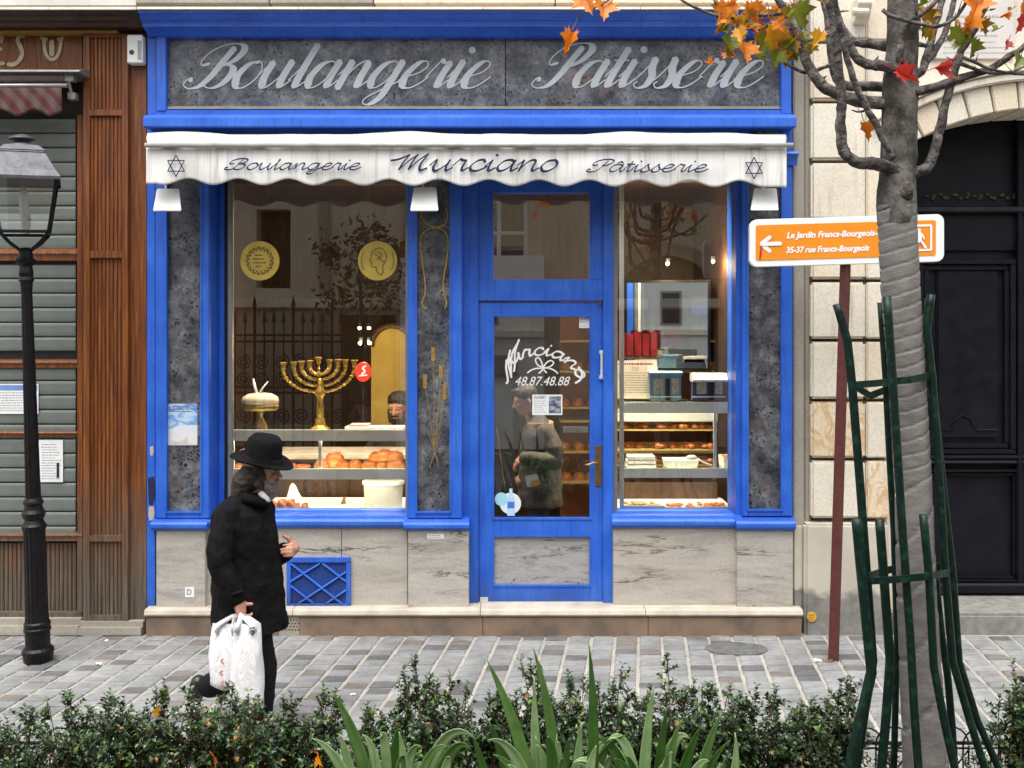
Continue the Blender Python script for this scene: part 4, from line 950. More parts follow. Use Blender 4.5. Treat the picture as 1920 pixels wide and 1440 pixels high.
# ================================================================ ORANGE DIRECTION SIGN
SY = -.62
sg = thing('direction_sign', 'orange and white arrow sign on a leaning red-brown post', 'sign', tuple(W(1562, 1243, SY)))
tilt = -10.5/363.
def rrect(p0, p1, q0, q1, r_, n=6):
    out = []
    for cx, cy, a in ((p1-r_, q0+r_, -90), (p1-r_, q1-r_, 0), (p0+r_, q1-r_, 90), (p0+r_, q0+r_, 180)):
        for i in range(n+1):
            t = math.radians(a+90*i/n); out.append((cx+r_*math.cos(t), cy+r_*math.sin(t)))
    return [(u, v+tilt*(u-1586)) for u, v in out]
def plate(out, y0, y1): m = MB(); m.fprism([(X(u,SY), Z(v,SY)) for u, v in out], y0, y1); return m
bb = plate(rrect(1405, 1768, 407, 496, 14), SY-.02, SY+.025).build('board', M['signwhite'], sg, .003)
plate(rrect(1415.5, 1752, 418, 484, 4), SY-.0232, SY-.019).build('orange_face', M['orange'], sg)
YS = SY-.0250
m = MB(); tl = lambda u, v: (u, v+tilt*(u-1586))
for s in ([(1427,453),(1464,453)], [(1444,440),(1427,453)], [(1427,453),(1444,467)]): scribble(m, [tl(*p) for p in s], 7.4, YS)
m.build('arrow', M['signwhite'], sg, fix=False)
m = MB(); scribble(m, [(1428,461),(1425,485)], 3.2, YS-.001); m.build('paint_scratch', M['red'], sg, fix=False)
for body, p0, p1, q0, q1 in (('Le Jardin Francs-Bourgeois-Rosiers', 1475, 1692, 432, 447.5), ('35-37 rue Francs-Bourgeois', 1474, 1630, 459.5, 475)):
    o = type_text('sign_text', body, p0, p1, q0, q1, YS, M['signwhite'], sg, shear=.22, bold=.04)
    for v in o.data.vertices: v.co.z -= tilt*(v.co.x-X(1586,SY))
m = MB()
for s in ([(1722,427),(1746,427)], [(1746,427),(1746,473)], [(1746,473),(1722,473)], [(1710,427),(1722,427)], [(1708,473),(1722,473)], [(1708,427),(1708,473)]): scribble(m, [tl(*p) for p in s], 4, YS)
c = tl(1723, 436)
for k in range(12): pass
m.add([W(c[0]+4*math.cos(.5236*k), c[1]+4*math.sin(.5236*k), YS-.004) for k in range(12)], [tuple(range(11,-1,-1))])
for s, w_ in (([(1724,441),(1724,456)], 9), ([(1723,454),(1719,462),(1715,469)], 4.5), ([(1726,454),(1731,461),(1736,469)], 4.5), ([(1719,443),(1715,452)], 3), ([(1729,443),(1733,452)], 3)): scribble(m, [tl(*p) for p in s], w_, YS-.005)
m.build('walker_pictogram', M['signwhite'], sg, fix=False)
m = MB(); m.tube([W(1587.5,420,SY+.03), W(1562.5,1243,SY+.03)], .036, 4); m.build('post', M['rust'], sg)
m = MB(); m.pb(1578, 1597, 430, 440, SY+.0255, .05); m.pb(1578, 1597, 468, 478, SY+.0255, .05); m.build('clamp', M['steel'], sg, .003)
# ================================================================ INSIDE THE SHOP
brownwall = mk('brown_interior_wall', (.11,.050,.017), (.06,.025,.009), 2.5, .6, c3=(.085,.038,.013))
panelw = mk('brown_shop_panelling', (.085,.036,.011), (.045,.018,.006), 2, .45, stretch=(14,14,1))
m = MB(); m.box(X(278), X(1486), .35, 3.9, -.02, .15); tag(m.build('shop_floor', mk('shop_floor_tiles', (.16,.12,.09), (.11,.08,.06), 5, .4)), 'brown floor inside the bakery', 'floor', kind='structure')
m = MB(); m.box(-3.2, 3.2, 3.8, 3.9, .15, 3.75); m.build('shop_back_wall', panelw); tag(bpy.data.objects['shop_back_wall'], 'brown panelled back wall of the bakery', 'wall', kind='structure')
m = MB(); m.box(-2.72, -2.62, .36, 3.8, .15, 3.75); tag(m.build('shop_side_wall', brownwall), 'brown side wall of the bakery left of the display', 'wall', kind='structure')
m = MB(); m.box(2.04, 2.14, .36, 3.8, .15, 3.75); tag(m.build('shop_side_wall', brownwall), 'brown side wall of the bakery right of the display', 'wall', kind='structure')
m = MB(); m.box(-2.72, 2.14, .345, 3.8, 3.7, 3.8); tag(m.build('shop_ceiling', brownwall), 'brown ceiling inside the bakery', 'ceiling', kind='structure')
# yellow arched alcove on the back wall
AL = 2.2
al_ = thing('arched_alcove', 'yellow plastered arched alcove behind the brass candelabrum', 'alcove', tuple(W(735, 800, AL)))
arch = [(696, 820), (696, 650)]+[(735-39*math.cos(math.pi*i/14), 650-40*math.sin(math.pi*i/14)) for i in range(1, 14)]+[(774, 650), (774, 820)]
m = MB(); m.fprism([(X(u,AL), Z(v,AL)) for u, v in arch], AL, AL+.05); m.build('alcove_panel', mk('ochre_plaster', (.52,.38,.08), (.42,.29,.06), 4, .7), al_)
m = MB(); m.tube([W(u, v, AL-.02) for u, v in arch[1:-1]], .03, 8); m.build('alcove_moulding', panelw, al_)
# warm spot bulbs (lit) under a beam
em = bpy.data.materials.new('lit_bulb'); em.use_nodes = True; p = em.node_tree.nodes['Principled BSDF']; p.inputs['Emission Color'].default_value = (1,.78,.42,1); p.inputs['Emission Strength'].default_value = 14
for i, (u, v, Y, lab) in enumerate(((674,615,1.9,'upper left of four warm lit spot bulbs inside left window'),(692,615,1.9,'upper right of four warm lit spot bulbs inside left window'),(675,643,1.6,'lower left of four warm lit spot bulbs inside left window'),(693,643,1.6,'lower right of four warm lit spot bulbs inside left window'),(1252,494,2.2,'warm lit spot bulb high inside the right window'),(1337,490,2.2,'small lit spot bulb near the right window frame'))):
    t = thing('spot_bulb', lab, 'lamp', tuple(W(u, v, Y)), 'lit spot bulbs inside the bakery')
    m = MB(); m.ball(W(u, v, Y), .016, .016, .016, 12, 8); m.build('bulb', em, t, smooth=True)
    m = MB(); c = W(u, v, Y); m.lathe([(.02,.008),(.024,.02),(.024,.05),(.01,.06),(.003,.07),(.003,3.69-c.z)], 12, tuple(c)); m.build('socket', M['black'], t)
def point(name, loc, e, col_=(1,.72,.38), r=.08):
    d = bpy.data.lights.new(name, 'POINT'); d.energy = e; d.color = col_; d.shadow_soft_size = r
    o = bpy.data.objects.new(name, d); COL.objects.link(o); o.location = loc
point('spot_light_left', W(684, 650, 1.55), 7, r=.01); point('spot_light_right', W(1252, 499, 2.15), 9, r=.01); point('spot_light_far', W(1337, 495, 2.15), 5, r=.01)
def strip(lab, p0, p1, Y, e, z=3.56):  # added lamps out of view, brightening the window displays and the customer
    t = thing('added_strip_lamp', lab, 'lamp', (X((p0+p1)/2,Y), Y, z)); x0, x1 = X(p0,Y), X(p1,Y)
    m = MB(); m.box(x0, x1, Y-.06, Y+.06, z+.02, z+.10); m.build('lamp_housing', M['white'], t)
    m = MB(); m.tube([(x0+.03, Y, z), (x1-.03, Y, z)], .015, 10); m.build('tube', em, t)
    d = bpy.data.lights.new('added_strip_light', 'AREA'); d.shape = 'RECTANGLE'; d.size = x1-x0; d.size_y = .08; d.energy = e*.8; d.spread = math.radians(95); d.color = (1,.86,.64)
    o = bpy.data.objects.new('added_strip_light', d); COL.objects.link(o); o.location = ((x0+x1)/2, Y, z-.02)
strip('added strip lamp hidden behind the head of the left window', 440, 755, .52, 30); strip('added strip lamp hidden behind the head of the right window', 1170, 1330, .50, 28); strip('added strip lamp inside over the shop door', 900, 1130, .62, 22)
# beam the bulbs hang from + wall lamp
m = MB(); m.box(X(600,1.9), X(760,1.9), 1.86, 1.94, 3.6, 3.7); tag(m.build('ceiling_beam', panelw), 'dark beam across the bakery ceiling', 'beam', kind='structure')
rl = thing('red_illuminated_sign', 'small red illuminated round sign beside the candelabrum', 'sign', tuple(W(680, 712, 1.3)))
er = bpy.data.materials.new('lit_red_sign'); er.use_nodes = True; p = er.node_tree.nodes['Principled BSDF']; p.inputs['Base Color'].default_value = (.5,.01,.01,1); p.inputs['Emission Color'].default_value = (1,.03,.015,1); p.inputs['Emission Strength'].default_value = .9
m = MB(); c = W(681, 697, 1.3); m.lathe([(.06,-.03),(.068,-.02),(.068,.02),(.06,.03)], 24); m.v = [(c.x+v[0], c.y+v[2], c.z+v[1]*1.25) for v in m.v]; m.build('lamp_drum', er, rl)
m = MB(); scribble(m, [(686,686),(680,690),(684,696),(678,702)], 3.5, 1.265); scribble(m, [(673,705),(688,703)], 2.5, 1.265); m.build('sign_mark', M['signwhite'], rl, fix=False)
m = MB(); m.tube([W(681,714,1.3), W(681,800,1.3)], .012, 8); m.build('stem', M['black'], rl)

# ---- left display: shelves
def shelf(name, lab, p0, p1, q0, q1, Y, depth, posts=()):
    t = thing(name, lab, 'shelf', tuple(W((p0+p1)/2, q1, Y)))
    m = MB(); m.pb(p0, p1, q0, q1, Y, .02); m.build('front_rail', M['railwhite'], t, .002)
    m = MB(); m.box(X(p0,Y), X(p1,Y), Y+.0205, Y+depth, Z(q0+6,Y), Z(q0+1,Y)); m.build('shelf_board', M['caseglass'], t)
    for u, a, b_ in posts:
        m = MB(); m.pb(u-3, u+3, a, b_, Y+.03, .02); m.build('post', M['steel'], t, .002)
    return t
shelf('display_shelf', 'upper steel-edged display shelf carrying the brass candelabrum', 424, 768, 806, 827, .36, .45)
shelf('display_shelf', 'lower steel-edged display shelf with buns in left window', 424, 768, 879, 899, .36, .5, ((436, 827, 879), (600, 827, 879)))
def under(p0, p1, q_, Y, e):
    t = thing('shelf_lamp', 'slim lamp tube under the %s shelf of the %s window' % ('upper' if q_ < 830 else 'lower', 'left' if p0 < 900 else 'right'), 'lamp', tuple(W((p0+p1)/2, q_, Y)))
    m = MB(); m.tube([W(p0,q_,Y), W(p1,q_,Y)], .007, 8); m.build('lamp_tube', em, t, smooth=True)
    d = bpy.data.lights.new('shelf_light', 'AREA'); d.shape = 'RECTANGLE'; d.size = X(p1,Y)-X(p0,Y); d.size_y = .03; d.energy = e; d.color = (1,.84,.58)
    o = bpy.data.objects.new('shelf_light', d); COL.objects.link(o); o.location = W((p0+p1)/2, q_, Y)+Vector((0,.01,-.015)); o.rotation_euler = (math.radians(20), 0, 0)
under(440, 755, 821, .40, 2.4); under(1175, 1330, 769, .385, 1.8); under(1175, 1370, 891, .385, 1.2); under(440, 755, 893, .40, 1.2)
m = MB(); m.box(X(424,.3), X(768,.3), .29, 1.1, Z(1000,.3), Z(966,.3)); m.build('display_deck', M['white']); tag(bpy.data.objects['display_deck'], 'white deck at the bottom of the left window display', 'deck', kind='structure')
m = MB(); m.box(X(1150,.26), X(1392,.26), .26, 1.1, Z(1000,.26), Z(967,.26)); tag(m.build('display_deck', M['white']), 'white deck at the bottom of the right window display', 'deck', kind='structure')
# counter behind left display
ct = thing('shop_counter', 'dark wooden shop counter standing behind the left window display', 'counter', tuple(W(600, 990, 1.15)))
m = MB(); m.box(X(440,1.2), X(800,1.2), 1.2, 1.7, .15, Z(860,1.2)); m.build('counter_body', panelw, ct)
m = MB(); m.box(X(430,1.2), X(805,1.2), 1.15, 1.75, Z(860,1.2), Z(852,1.2)); m.build('counter_top', M['stepcap'], ct, .01)
for i in range(8):
    m = MB(); m.pb(446+i*43, 446+i*43+38, 880, 1000, 1.185, .02); m.build('counter_panel', panelw, ct, .006)

# ---- nine-branched candelabrum
MY = .52
mn = thing('brass_candelabrum', 'nine-branched brass candelabrum on the upper display shelf', 'candelabrum', tuple(W(600, 806, MY)))
cc = lambda x, y: (380+x/3.79, 640+y/3.79)
c0 = W(600.5, 806, MY); zz = lambda y: Z(640+y/3.79, MY); rr = lambda p: p/3.79/S(MY)
m = MB(); m.lathe([(rr(72), zz(632)), (rr(70), zz(618)), (rr(45), zz(600)), (rr(36), zz(590)), (rr(40), zz(582)), (rr(32), zz(572)), (rr(36), zz(556)), (rr(26), zz(545)), (rr(24), zz(450)), (rr(20), zz(410)), (rr(26), zz(395)), (rr(34), zz(380)), (rr(40), zz(360)), (rr(28), zz(340)), (rr(20), zz(300)), (rr(17), zz(262))], 24, (c0.x, MY, 0)); m.build('stem', M['gold'], mn, smooth=True)
tops = [(572,150),(648,145),(703,140),(762,135),(825,112),(902,130),(962,128),(1015,130),(1078,133)]
for i, (x, y) in enumerate(tops):
    m = MB(); c = W(*cc(x, y+20), MY)
    m.lathe([(rr(11), zz(y+48)), (rr(15), zz(y+40)), (rr(17), zz(y+20)), (rr(24), zz(y+4)), (rr(25), zz(y)), (rr(18), zz(y+1))], 14, (c.x, MY, 0)); m.build('candle_cup', M['gold'], mn, smooth=True)
for i, (l, r_, yb) in enumerate(((0,8,360),(1,7,318),(2,6,272),(3,5,235))):
    for k in (l, r_):
        x, y = tops[k]; pts = []
        for j in range(13):
            a = j/12*math.pi/2; px = 825+(x-825)*math.sin(a); py = (y+45)+(yb-y-45)*math.cos(a); pts.append(W(*cc(px, py), MY))
        m = MB(); m.tube(pts, .0095, 8)
        for j in range(1, 13): m.ball(pts[j], .0155 if j % 3 else .0195, .0155 if j % 3 else .0195, .0125, 10, 6)
        m.build('branch', M['gold'], mn, smooth=True)
m = MB(); m.tube([W(*cc(825,270), MY), W(*cc(825,150), MY)], .008, 8)
for y in (250, 222, 195): m.ball(W(*cc(825,y), MY), .014, .014, .010, 10, 6)
m.build('branch', M['gold'], mn, smooth=True)
# ---- gold award stickers on the glass
def medallion(lab, cx, cy, kind):
    Y = .236; t = thing('gold_medallion', lab, 'sticker', tuple(W(cx, cy+37, Y)), 'gold award medallions on the glass')
    m = MB(); c = W(cx, cy, Y); s_ = S(Y)
    m.lathe([(37/s_,-.003),(36.5/s_,.001),(33/s_,.002),(32.5/s_,0.)], 48); m.v = [(c.x+v[0], c.y-v[2], c.z+v[1]) for v in m.v]; m.build('disc', M['medal'], t, smooth=False)
    m = MB(); Yk = Y-.0035
    if kind == 'wreath':
        for k in range(34):
            a = k/34*2*math.pi; q_ = (cx+24*math.cos(a), cy+24*math.sin(a)); b_ = a+1.9+(.5 if k % 2 else -.5)
            scribble(m, [q_, (q_[0]+7*math.cos(b_), q_[1]+7*math.sin(b_))], 2.0, Yk, 2)
        for i, (a, e) in enumerate(((-10,10),(-14,14),(-14,14),(-9,10))): lines_of_print(m, cx+a, cx+e, cy-13+i*7, cy-8+i*7, 1, Yk, 2.2, 20+i)
    else:
        for s in ([(-4,-22),(-12,-14),(-12,-6),(-15,0),(-11,3),(-12,8),(-8,12),(-3,12),(-2,20)], [(-2,20),(6,26),(10,20),(9,10)], [(-4,-22),(6,-24),(14,-16),(16,-4),(10,8),(9,12)], [(0,-16),(8,-12),(4,-4),(12,2)], [(-6,-12),(2,-8),(-1,-2)]):
            scribble(m, [(cx+p[0], cy+p[1]) for p in s], 1.5, Yk, 4)
        for k in range(9):
            for a in (2.6+k*.13, -.45+k*.13): q_ = (cx+29*math.cos(a), cy+29*math.sin(a)); scribble(m, [q_, (q_[0]+2.5*math.cos(a), q_[1]+2.5*math.sin(a))], 1.6, Yk, 2)
    m.build('embossing', mk('embossed_olive', (.20,.15,.03), (.15,.12,.03), 20, .5), t, fix=False)
medallion('round gold medallion with wreath and lines of writing on left window', 487, 489, 'wreath')
medallion('round gold medallion with a head in profile on left window', 708, 489, 'head')
# ---- buns and breads
def crust():
    mm, t, p = base_mat('golden_bread_crust', .42); v = coord(t, (1,1,1), 'Generated')
    sx = t.nodes.new('ShaderNodeSeparateXYZ'); lk(t, v, sx.inputs[0])
    a = t.nodes.new('ShaderNodeMath'); a.operation = 'MULTIPLY_ADD'; a.inputs[1].default_value = .85; lk(t, nz(t, coord(t), 22, 7, .65), a.inputs[0]); lk(t, sx.outputs[2], a.inputs[2])
    lk(t, ramp(t, a.outputs[0], [(.40, (.80,.54,.20)), (.70, (.66,.30,.06)), (1.0, (.30,.08,.014))]), p.inputs['Base Color'])
    bump(t, p, nz(t, coord(t), 60, 5), .3, .004); return mm
CR = crust()
def bread(lab, u, v, wpx, hpx, Y, kind='bun', rot=0., group='buns in the left window'):
    c = W(u, v, Y); s_ = S(Y); m = MB(); rx, rz = wpx/2/s_, hpx/s_
    r = random.Random(int(u*7+v))
    if kind == 'plait':
        for k in range(5):
            m.ball((c.x+(k-2)*rx*.38, c.y+(.02 if k % 2 else -.02), c.z+rz*.45), rx*.34, rx*.4, rz*.52, 14, 9, Matrix.Rotation(.6 if k % 2 else -.6, 3, 'Y'))
    else:
        m.ball((c.x, c.y, c.z+rz*.42), rx, rx*.8, rz*.58, 20, 12)
        for i, p in enumerate(m.v):
            d = 1+.09*mnoise.noise(Vector(p)*22+Vector((u,0,0))); z = c.z+(p[2]-c.z)*d
            m.v[i] = (c.x+(p[0]-c.x)*d, c.y+(p[1]-c.y)*d, max(c.z, z))
        if kind == 'swirl':
            for k in range(3): m.tube([(c.x+rx*.75*math.cos(a)*(1-k*.28), c.y-rx*.55*math.sin(a)*(1-k*.28), c.z+rz*(.80+.09*k)) for a in [j*.42 for j in range(16)]], .006, 6)
    o = m.build('bread_roll' if kind != 'plait' else 'plaited_loaf', CR, None, smooth=True)
    return tag(o, lab, 'bread', group)
YB = .55
row = [(604,880,30,20),(628,874,36,27),(642,880,30,16),(666,880,28,18),(692,880,28,17),(716,881,30,17),(742,881,34,20)]
names = ['first','second','third','fourth','fifth','sixth','seventh']
for i, (u, v, a, b_) in enumerate(row): bread('golden bun, %s from the left in the bun row on the lower shelf' % names[i], u, v, a, b_, YB+(.03 if i % 2 else 0))
for (u, v, a, b_, lab) in ((707,866,32,20,'golden bun on top of the pile, left one of three'),(722,864,34,22,'golden bun topping the pile, middle one of three'),(740,866,36,20,'glossy swirled bun on top of the pile, right one of three'),(630,862,30,12,'golden bun lying across two others on the lower shelf')): bread(lab, u, v, a, b_, YB+.05, 'swirl' if 'swirled' in lab else 'bun')
for (u, v, a, b_, lab) in ((540,876,34,8,'flat pale pastry lying just right of the hat brim'),(568,877,30,7,'flat pale pastry between hat brim and the buns'),(446,879,26,10,'flat pastry on the lower shelf left of the black hat')): bread(lab, u, v, a, b_, YB, group='flat pastries on the lower shelf')
bread('large glossy plaited loaf at the bottom of the left window', 533, 964, 44, 32, .46, 'plait', group='plaited loaves'); bread('smaller plaited loaf right of the large one in left window', 560, 966, 40, 26, .52, 'plait', group='plaited loaves')
# wrapping paper, tub, cardboard
def crumple(name, lab, pts, Y, mat, cat):
    m = MB(); n = len(pts[0]); vs = []
    for j, rw in enumerate(pts):
        for i, (u, v, dy) in enumerate(rw): vs.append(W(u, v, Y+dy))
    m.add(vs, [(j*n+i, j*n+i+1, (j+1)*n+i+1, (j+1)*n+i) for j in range(len(pts)-1) for i in range(n-1)])
    o = m.build(name, mat, smooth=False, fix=False); k = o.modifiers.new('s','SUBSURF'); k.levels = 2; k.render_levels = 2; o.modifiers.new('t','SOLIDIFY').thickness = .002
    return tag(o, lab, cat)
crumple('wrapping_paper', 'crumpled white paper standing behind the plaited loaf', [[(545,905,.1),(551,906,.12),(556,912,.1)],[(540,925,.05),(549,922,.1),(562,930,.12)],[(533,945,.02),(552,938,.06),(578,944,.12)],[(560,950,.0),(585,957,.02),(606,962,.08)],[(566,957,-.02),(590,964,-.02),(612,965,.05)]], .50, M['paper'], 'paper')
t = thing('plastic_tub', 'large white plastic tub at the right end of left window', 'tub', tuple(W(717, 965, .5)))
m = MB(); c = W(717, 965, .56); s_ = S(.56); m.lathe([(34/s_, 0), (37/s_, .22), (37/s_, .235)], 28, (c.x, .62, c.z), .8); m.build('tub_body', mk('milky_plastic', (.62,.63,.58), (.55,.56,.52), 4, .45), t, smooth=False)
m = MB(); m.lathe([(39/s_, .236), (40/s_, .24), (40/s_, .262), (36/s_, .268)], 28, (c.x, .62, c.z), .8); m.build('tub_lid', M['white'], t)
crumple('cardboard_flap', 'torn brown cardboard piece standing between loaf and tub', [[(642,931,.0),(650,929,.02)],[(636,955,.02),(646,952,.04)],[(640,963,.02),(660,962,.06)]], .75, mk('kraft_card', (.36,.22,.10), (.30,.18,.08), 8, .8), 'cardboard')
t = thing('paper_sheets', 'white sheets of paper lying on the shelf right of the candelabrum', 'paper', tuple(W(700, 806, .6)))
m = MB(); m.box(X(648,.5), X(757,.5), .45, .62, Z(805.5,.4), Z(802.5,.4)); m.build('sheet', M['paper'], t); m = MB(); m.box(X(655,.5), X(690,.5), .48, .66, Z(802,.4), Z(799,.4)); m.build('sheet', mk('pink_paper', (.62,.45,.42), (.55,.40,.38), 6, .7), t)
# round covered dish with two upright pale ears
t = thing('covered_dish', 'pale domed dish with two upright pale points in left window corner', 'dish', tuple(W(488, 806, .6)))
c = W(488, 758, .62); s_ = S(.62)
m = MB(); m.lathe([(30/s_,-.05),(34/s_,-.03),(34/s_,0.)], 24, tuple(c), .8); m.build('dish', M['brass'], t, smooth=True)
m = MB(); m.lathe([(33/s_, .001), (35/s_, .03), (32/s_, .06), (22/s_, .085), (6/s_, .095)], 24, tuple(c), .8); m.build('dome', mk('pale_dough', (.62,.53,.40), (.52,.42,.30), 6, .6), t, smooth=True)
m = MB(); m.tube([c+Vector((0,0,-.05)), c+Vector((0,0,-.10)), Vector((c.x,c.y,Z(806,.4)))], [.03,.02,.06], 12); m.build('foot', M['brass'], t)
for a, b_ in (((482,738),(475,710)), ((486,738),(502,716))):
    m = MB(); m.tube([W(*a,.6), W((a[0]+b_[0])/2-1,(a[1]+b_[1])/2,.59), W(*b_,.58)], [.018,.022,.008], 8, flat=.4); m.build('upright_point', M['paper'], t, smooth=True)

# ---- right display
RY = .34
shelf('display_shelf', 'upper steel-edged display shelf with model shops in right window', 1163, 1379, 754, 775, RY, .4, ((1166, 775, 878), (1374, 775, 878)))
shelf('display_shelf', 'lower steel-edged display shelf with trays in right window', 1163, 1379, 878, 896, RY, .45, ((1341, 775, 878),))
m = MB(); m.pb(1162, 1170, 330, 968, .30, .03); tag(m.build('display_pole', M['steel'], None, .003), 'slim steel pole inside the right window beside the door frame', 'pole')
t = thing('menu_board', 'cream board with lines of red and black writing in right window', 'board', tuple(W(1196, 750, .42)))
m = MB(); m.add([W(1154,676,.45), W(1231,675,.45), W(1240,748,.40), W(1156,747,.40), W(1154,676,.46), W(1231,675,.46), W(1240,748,.41), W(1156,747,.41)], [(0,1,2,3),(7,6,5,4),(0,4,5,1),(1,5,6,2),(2,6,7,3),(3,7,4,0)]); m.build('board_sheet', mk('cream_card', (.84,.76,.60), (.78,.70,.54), 4, .7), t)
m = MB(); lines_of_print(m, 1160, 1226, 679, 686, 1, .398, 3.4, 31); m.build('heading', M['red'], t)
m = MB(); lines_of_print(m, 1184, 1202, 688, 696, 2, .398, 1.6, 33); lines_of_print(m, 1160, 1228, 697, 738, 9, .396, 1.5, 32); m.build('writing', M['grey'], t)
def model_shop(lab, p0, p1, q0, q1, wall, aw_):
    Y = .38; t = thing('model_shop', lab, 'model', tuple(W((p0+p1)/2, q1, Y)))
    m = MB(); m.pb(p0, p1, q0+6, q1, Y, .08); m.build('model_body', wall, t, .002)
    m = MB(); wd = p1-p0
    m.pb(p0+wd*.12, p0+wd*.42, q0+14, q1-12, Y-.003, .004); m.pb(p0+wd*.70, p0+wd*.92, q0+14, q1-12, Y-.003, .004); m.build('model_window', mk('pale_model_window', (.5,.5,.48), (.25,.24,.22), 40, .4), t)
    m = MB(); m.pb(p0+wd*.48, p0+wd*.64, q0+14, q1-1, Y-.004, .005); m.build('model_door', M['black'], t)
    m = MB(); m.mould(p0-2, p1+2, [(q0,Y),(q0+3,Y-.02),(q0+ (12 if aw_ else 6),Y-.05 if aw_ else Y-.02),(q0+(16 if aw_ else 8),Y-.05 if aw_ else Y-.02)], Y, Y+.08); m.build('model_awning' if aw_ else 'model_cornice', M['awning'] if aw_ else wall, t)
    m = MB(); m.pb(p0-1, p1+1, q1-8, q1-6, Y-.008, .008); m.build('model_sill', M['white'], t)
model_shop('small light blue model shop standing beside the cream board', 1219, 1277, 696, 751, mk('pale_blue_card', (.16,.30,.42), (.12,.24,.36), 6, .6), False)
model_shop('small navy model shop with white awning on right window shelf', 1299, 1360, 700, 751, mk('navy_card', (.03,.04,.12), (.05,.06,.16), 6, .6), True)
def tray(lab, p0, p1, q0, q1, Y, fill=None, mt='white'):
    t = thing('food_tray', lab, 'tray', tuple(W((p0+p1)/2, q1, Y)), 'trays in the right window')
    x0, x1, z0, z1 = X(p0,Y), X(p1,Y), Z(q1,Y), Z(q0,Y); e = (x1-x0)*.06; m = MB()
    lo = [(x0+e,Y+.01,z0),(x1-e,Y+.01,z0),(x1-e,Y+.2,z0),(x0+e,Y+.2,z0)]; hi = [(x0,Y,z1),(x1,Y,z1),(x1,Y+.21,z1),(x0,Y+.21,z1)]; i_ = [(x0+.006,Y+.006,z1),(x1-.006,Y+.006,z1),(x1-.006,Y+.204,z1),(x0+.006,Y+.204,z1)]; b_ = [(x0+e+.006,Y+.016,z0+.006),(x1-e-.006,Y+.016,z0+.006),(x1-e-.006,Y+.194,z0+.006),(x0+e+.006,Y+.194,z0+.006)]
    m.add(lo+hi+i_+b_, [(3,2,1,0)]+[(k,(k+1)%4,4+(k+1)%4,4+k) for k in range(4)]+[(4+k,4+(k+1)%4,8+(k+1)%4,8+k) for k in range(4)]+[(8+k,8+(k+1)%4,12+(k+1)%4,12+k) for k in range(4)]+[(12,13,14,15)])
    m.build('tray_body', M[mt], t)
    if fill:
        m = MB(); r = random.Random(int(p0))
        for k in range(26): m.ball((r.uniform(x0+.02,x1-.02), r.uniform(Y+.03,Y+.18), z1-.012+r.uniform(0,.012)), .018, .018, .012, 8, 5)
        o = m.build('tray_filling', fill, t, smooth=True); o['kind'] = 'stuff'
orf = mk('orange_filling', (.60,.16,.02), (.45,.08,.015), 20, .4)
tray('empty-looking white tray at bottom left of the right window', 1167, 1247, 948, 967, .30, mk('pale_filling', (.5,.36,.16), (.4,.26,.1), 14, .6), 'paper'); tray('middle white tray with orange food at bottom of right window', 1249, 1309, 951, 967, .31, orf); tray('right white tray with orange food at bottom of right window', 1312, 1371, 950, 967, .31, orf)
tray('long white tray under a ladle on the lower right shelf', 1248, 1311, 864, 878, .40); tray('short tray with orange food at the end of the lower right shelf', 1357, 1380, 858, 878, .42, orf)
t = thing('pastry_boxes', 'stack of flat white pastry boxes on the lower right shelf', 'boxes', tuple(W(1204, 878, .42)))
for k in range(3):
    m = MB(); m.pb(1176+k, 1231-k, 872-k*8, 878.5-k*8, .42+.003*k, .16); m.build('box', M['paper'], t, .003)
t = thing('ladle', 'steel ladle lying across the long white tray', 'ladle', tuple(W(1290, 866, .44)))
m = MB(); c = W(1297, 858, .44); m.ball(c, .045, .035, .022, 16, 8); m.tube([c+Vector((.03,0,0)), W(1318,866,.43), W(1335,872,.42)], .006, 8); m.build('bowl_and_handle', M['steel'], t, smooth=True)
# back shelves with breads, seen through door and right window
bsf = thing('bread_shelves', 'wooden wall shelves with gilt edges and breads behind the counter', 'shelves', tuple(W(1150, 960, 2.6)))
BY = 2.6
m = MB(); m.pb(1050, 1420, 560, 1010, BY+.42, .04); m.build('shelf_back', mk('orange_brown_panel', (.30,.10,.025), (.20,.06,.015), 2, .5), bsf)
gold_edge = mk('gilt_shelf_edge', (.62,.45,.16), (.52,.36,.12), 10, .35, .4)
for v in (640, 697, 765, 790, 848, 905):
    m = MB(); m.pb(1050, 1420, v-2, v+2, BY, .4); m.build('shelf_board', gold_edge, bsf)
br = []
for j, v in enumerate((695, 763, 846, 903)):
    for i in range(14):
        u = 1060+i*25+random.uniform(-4, 4); m = MB(); c = W(u, v, BY+.12); s_ = S(BY+.12)
        m.ball((c.x, c.y, c.z+.05), .06, .09, .05, 12, 7)
        o = m.build('shelf_loaf', CR, bsf, smooth=True)
for i in range(5):
    m = MB(); m.pb(1160+i*15, 1173+i*15, 622+(i%2)*4, 669, .95, .12); o = m.build('red_tin', mk('dark_red_packet', (.20,.008,.008), (.10,.004,.004), 9, .4), None, .006); tag(o, 'red packet, %s from the left above the cream board' % names[i], 'packet', 'red packets in the right window')
m = MB(); m.pb(1156, 1240, 669.5, 673, .93, .2); tag(m.build('packet_shelf', panelw), 'short wooden shelf carrying the red packets', 'shelf')
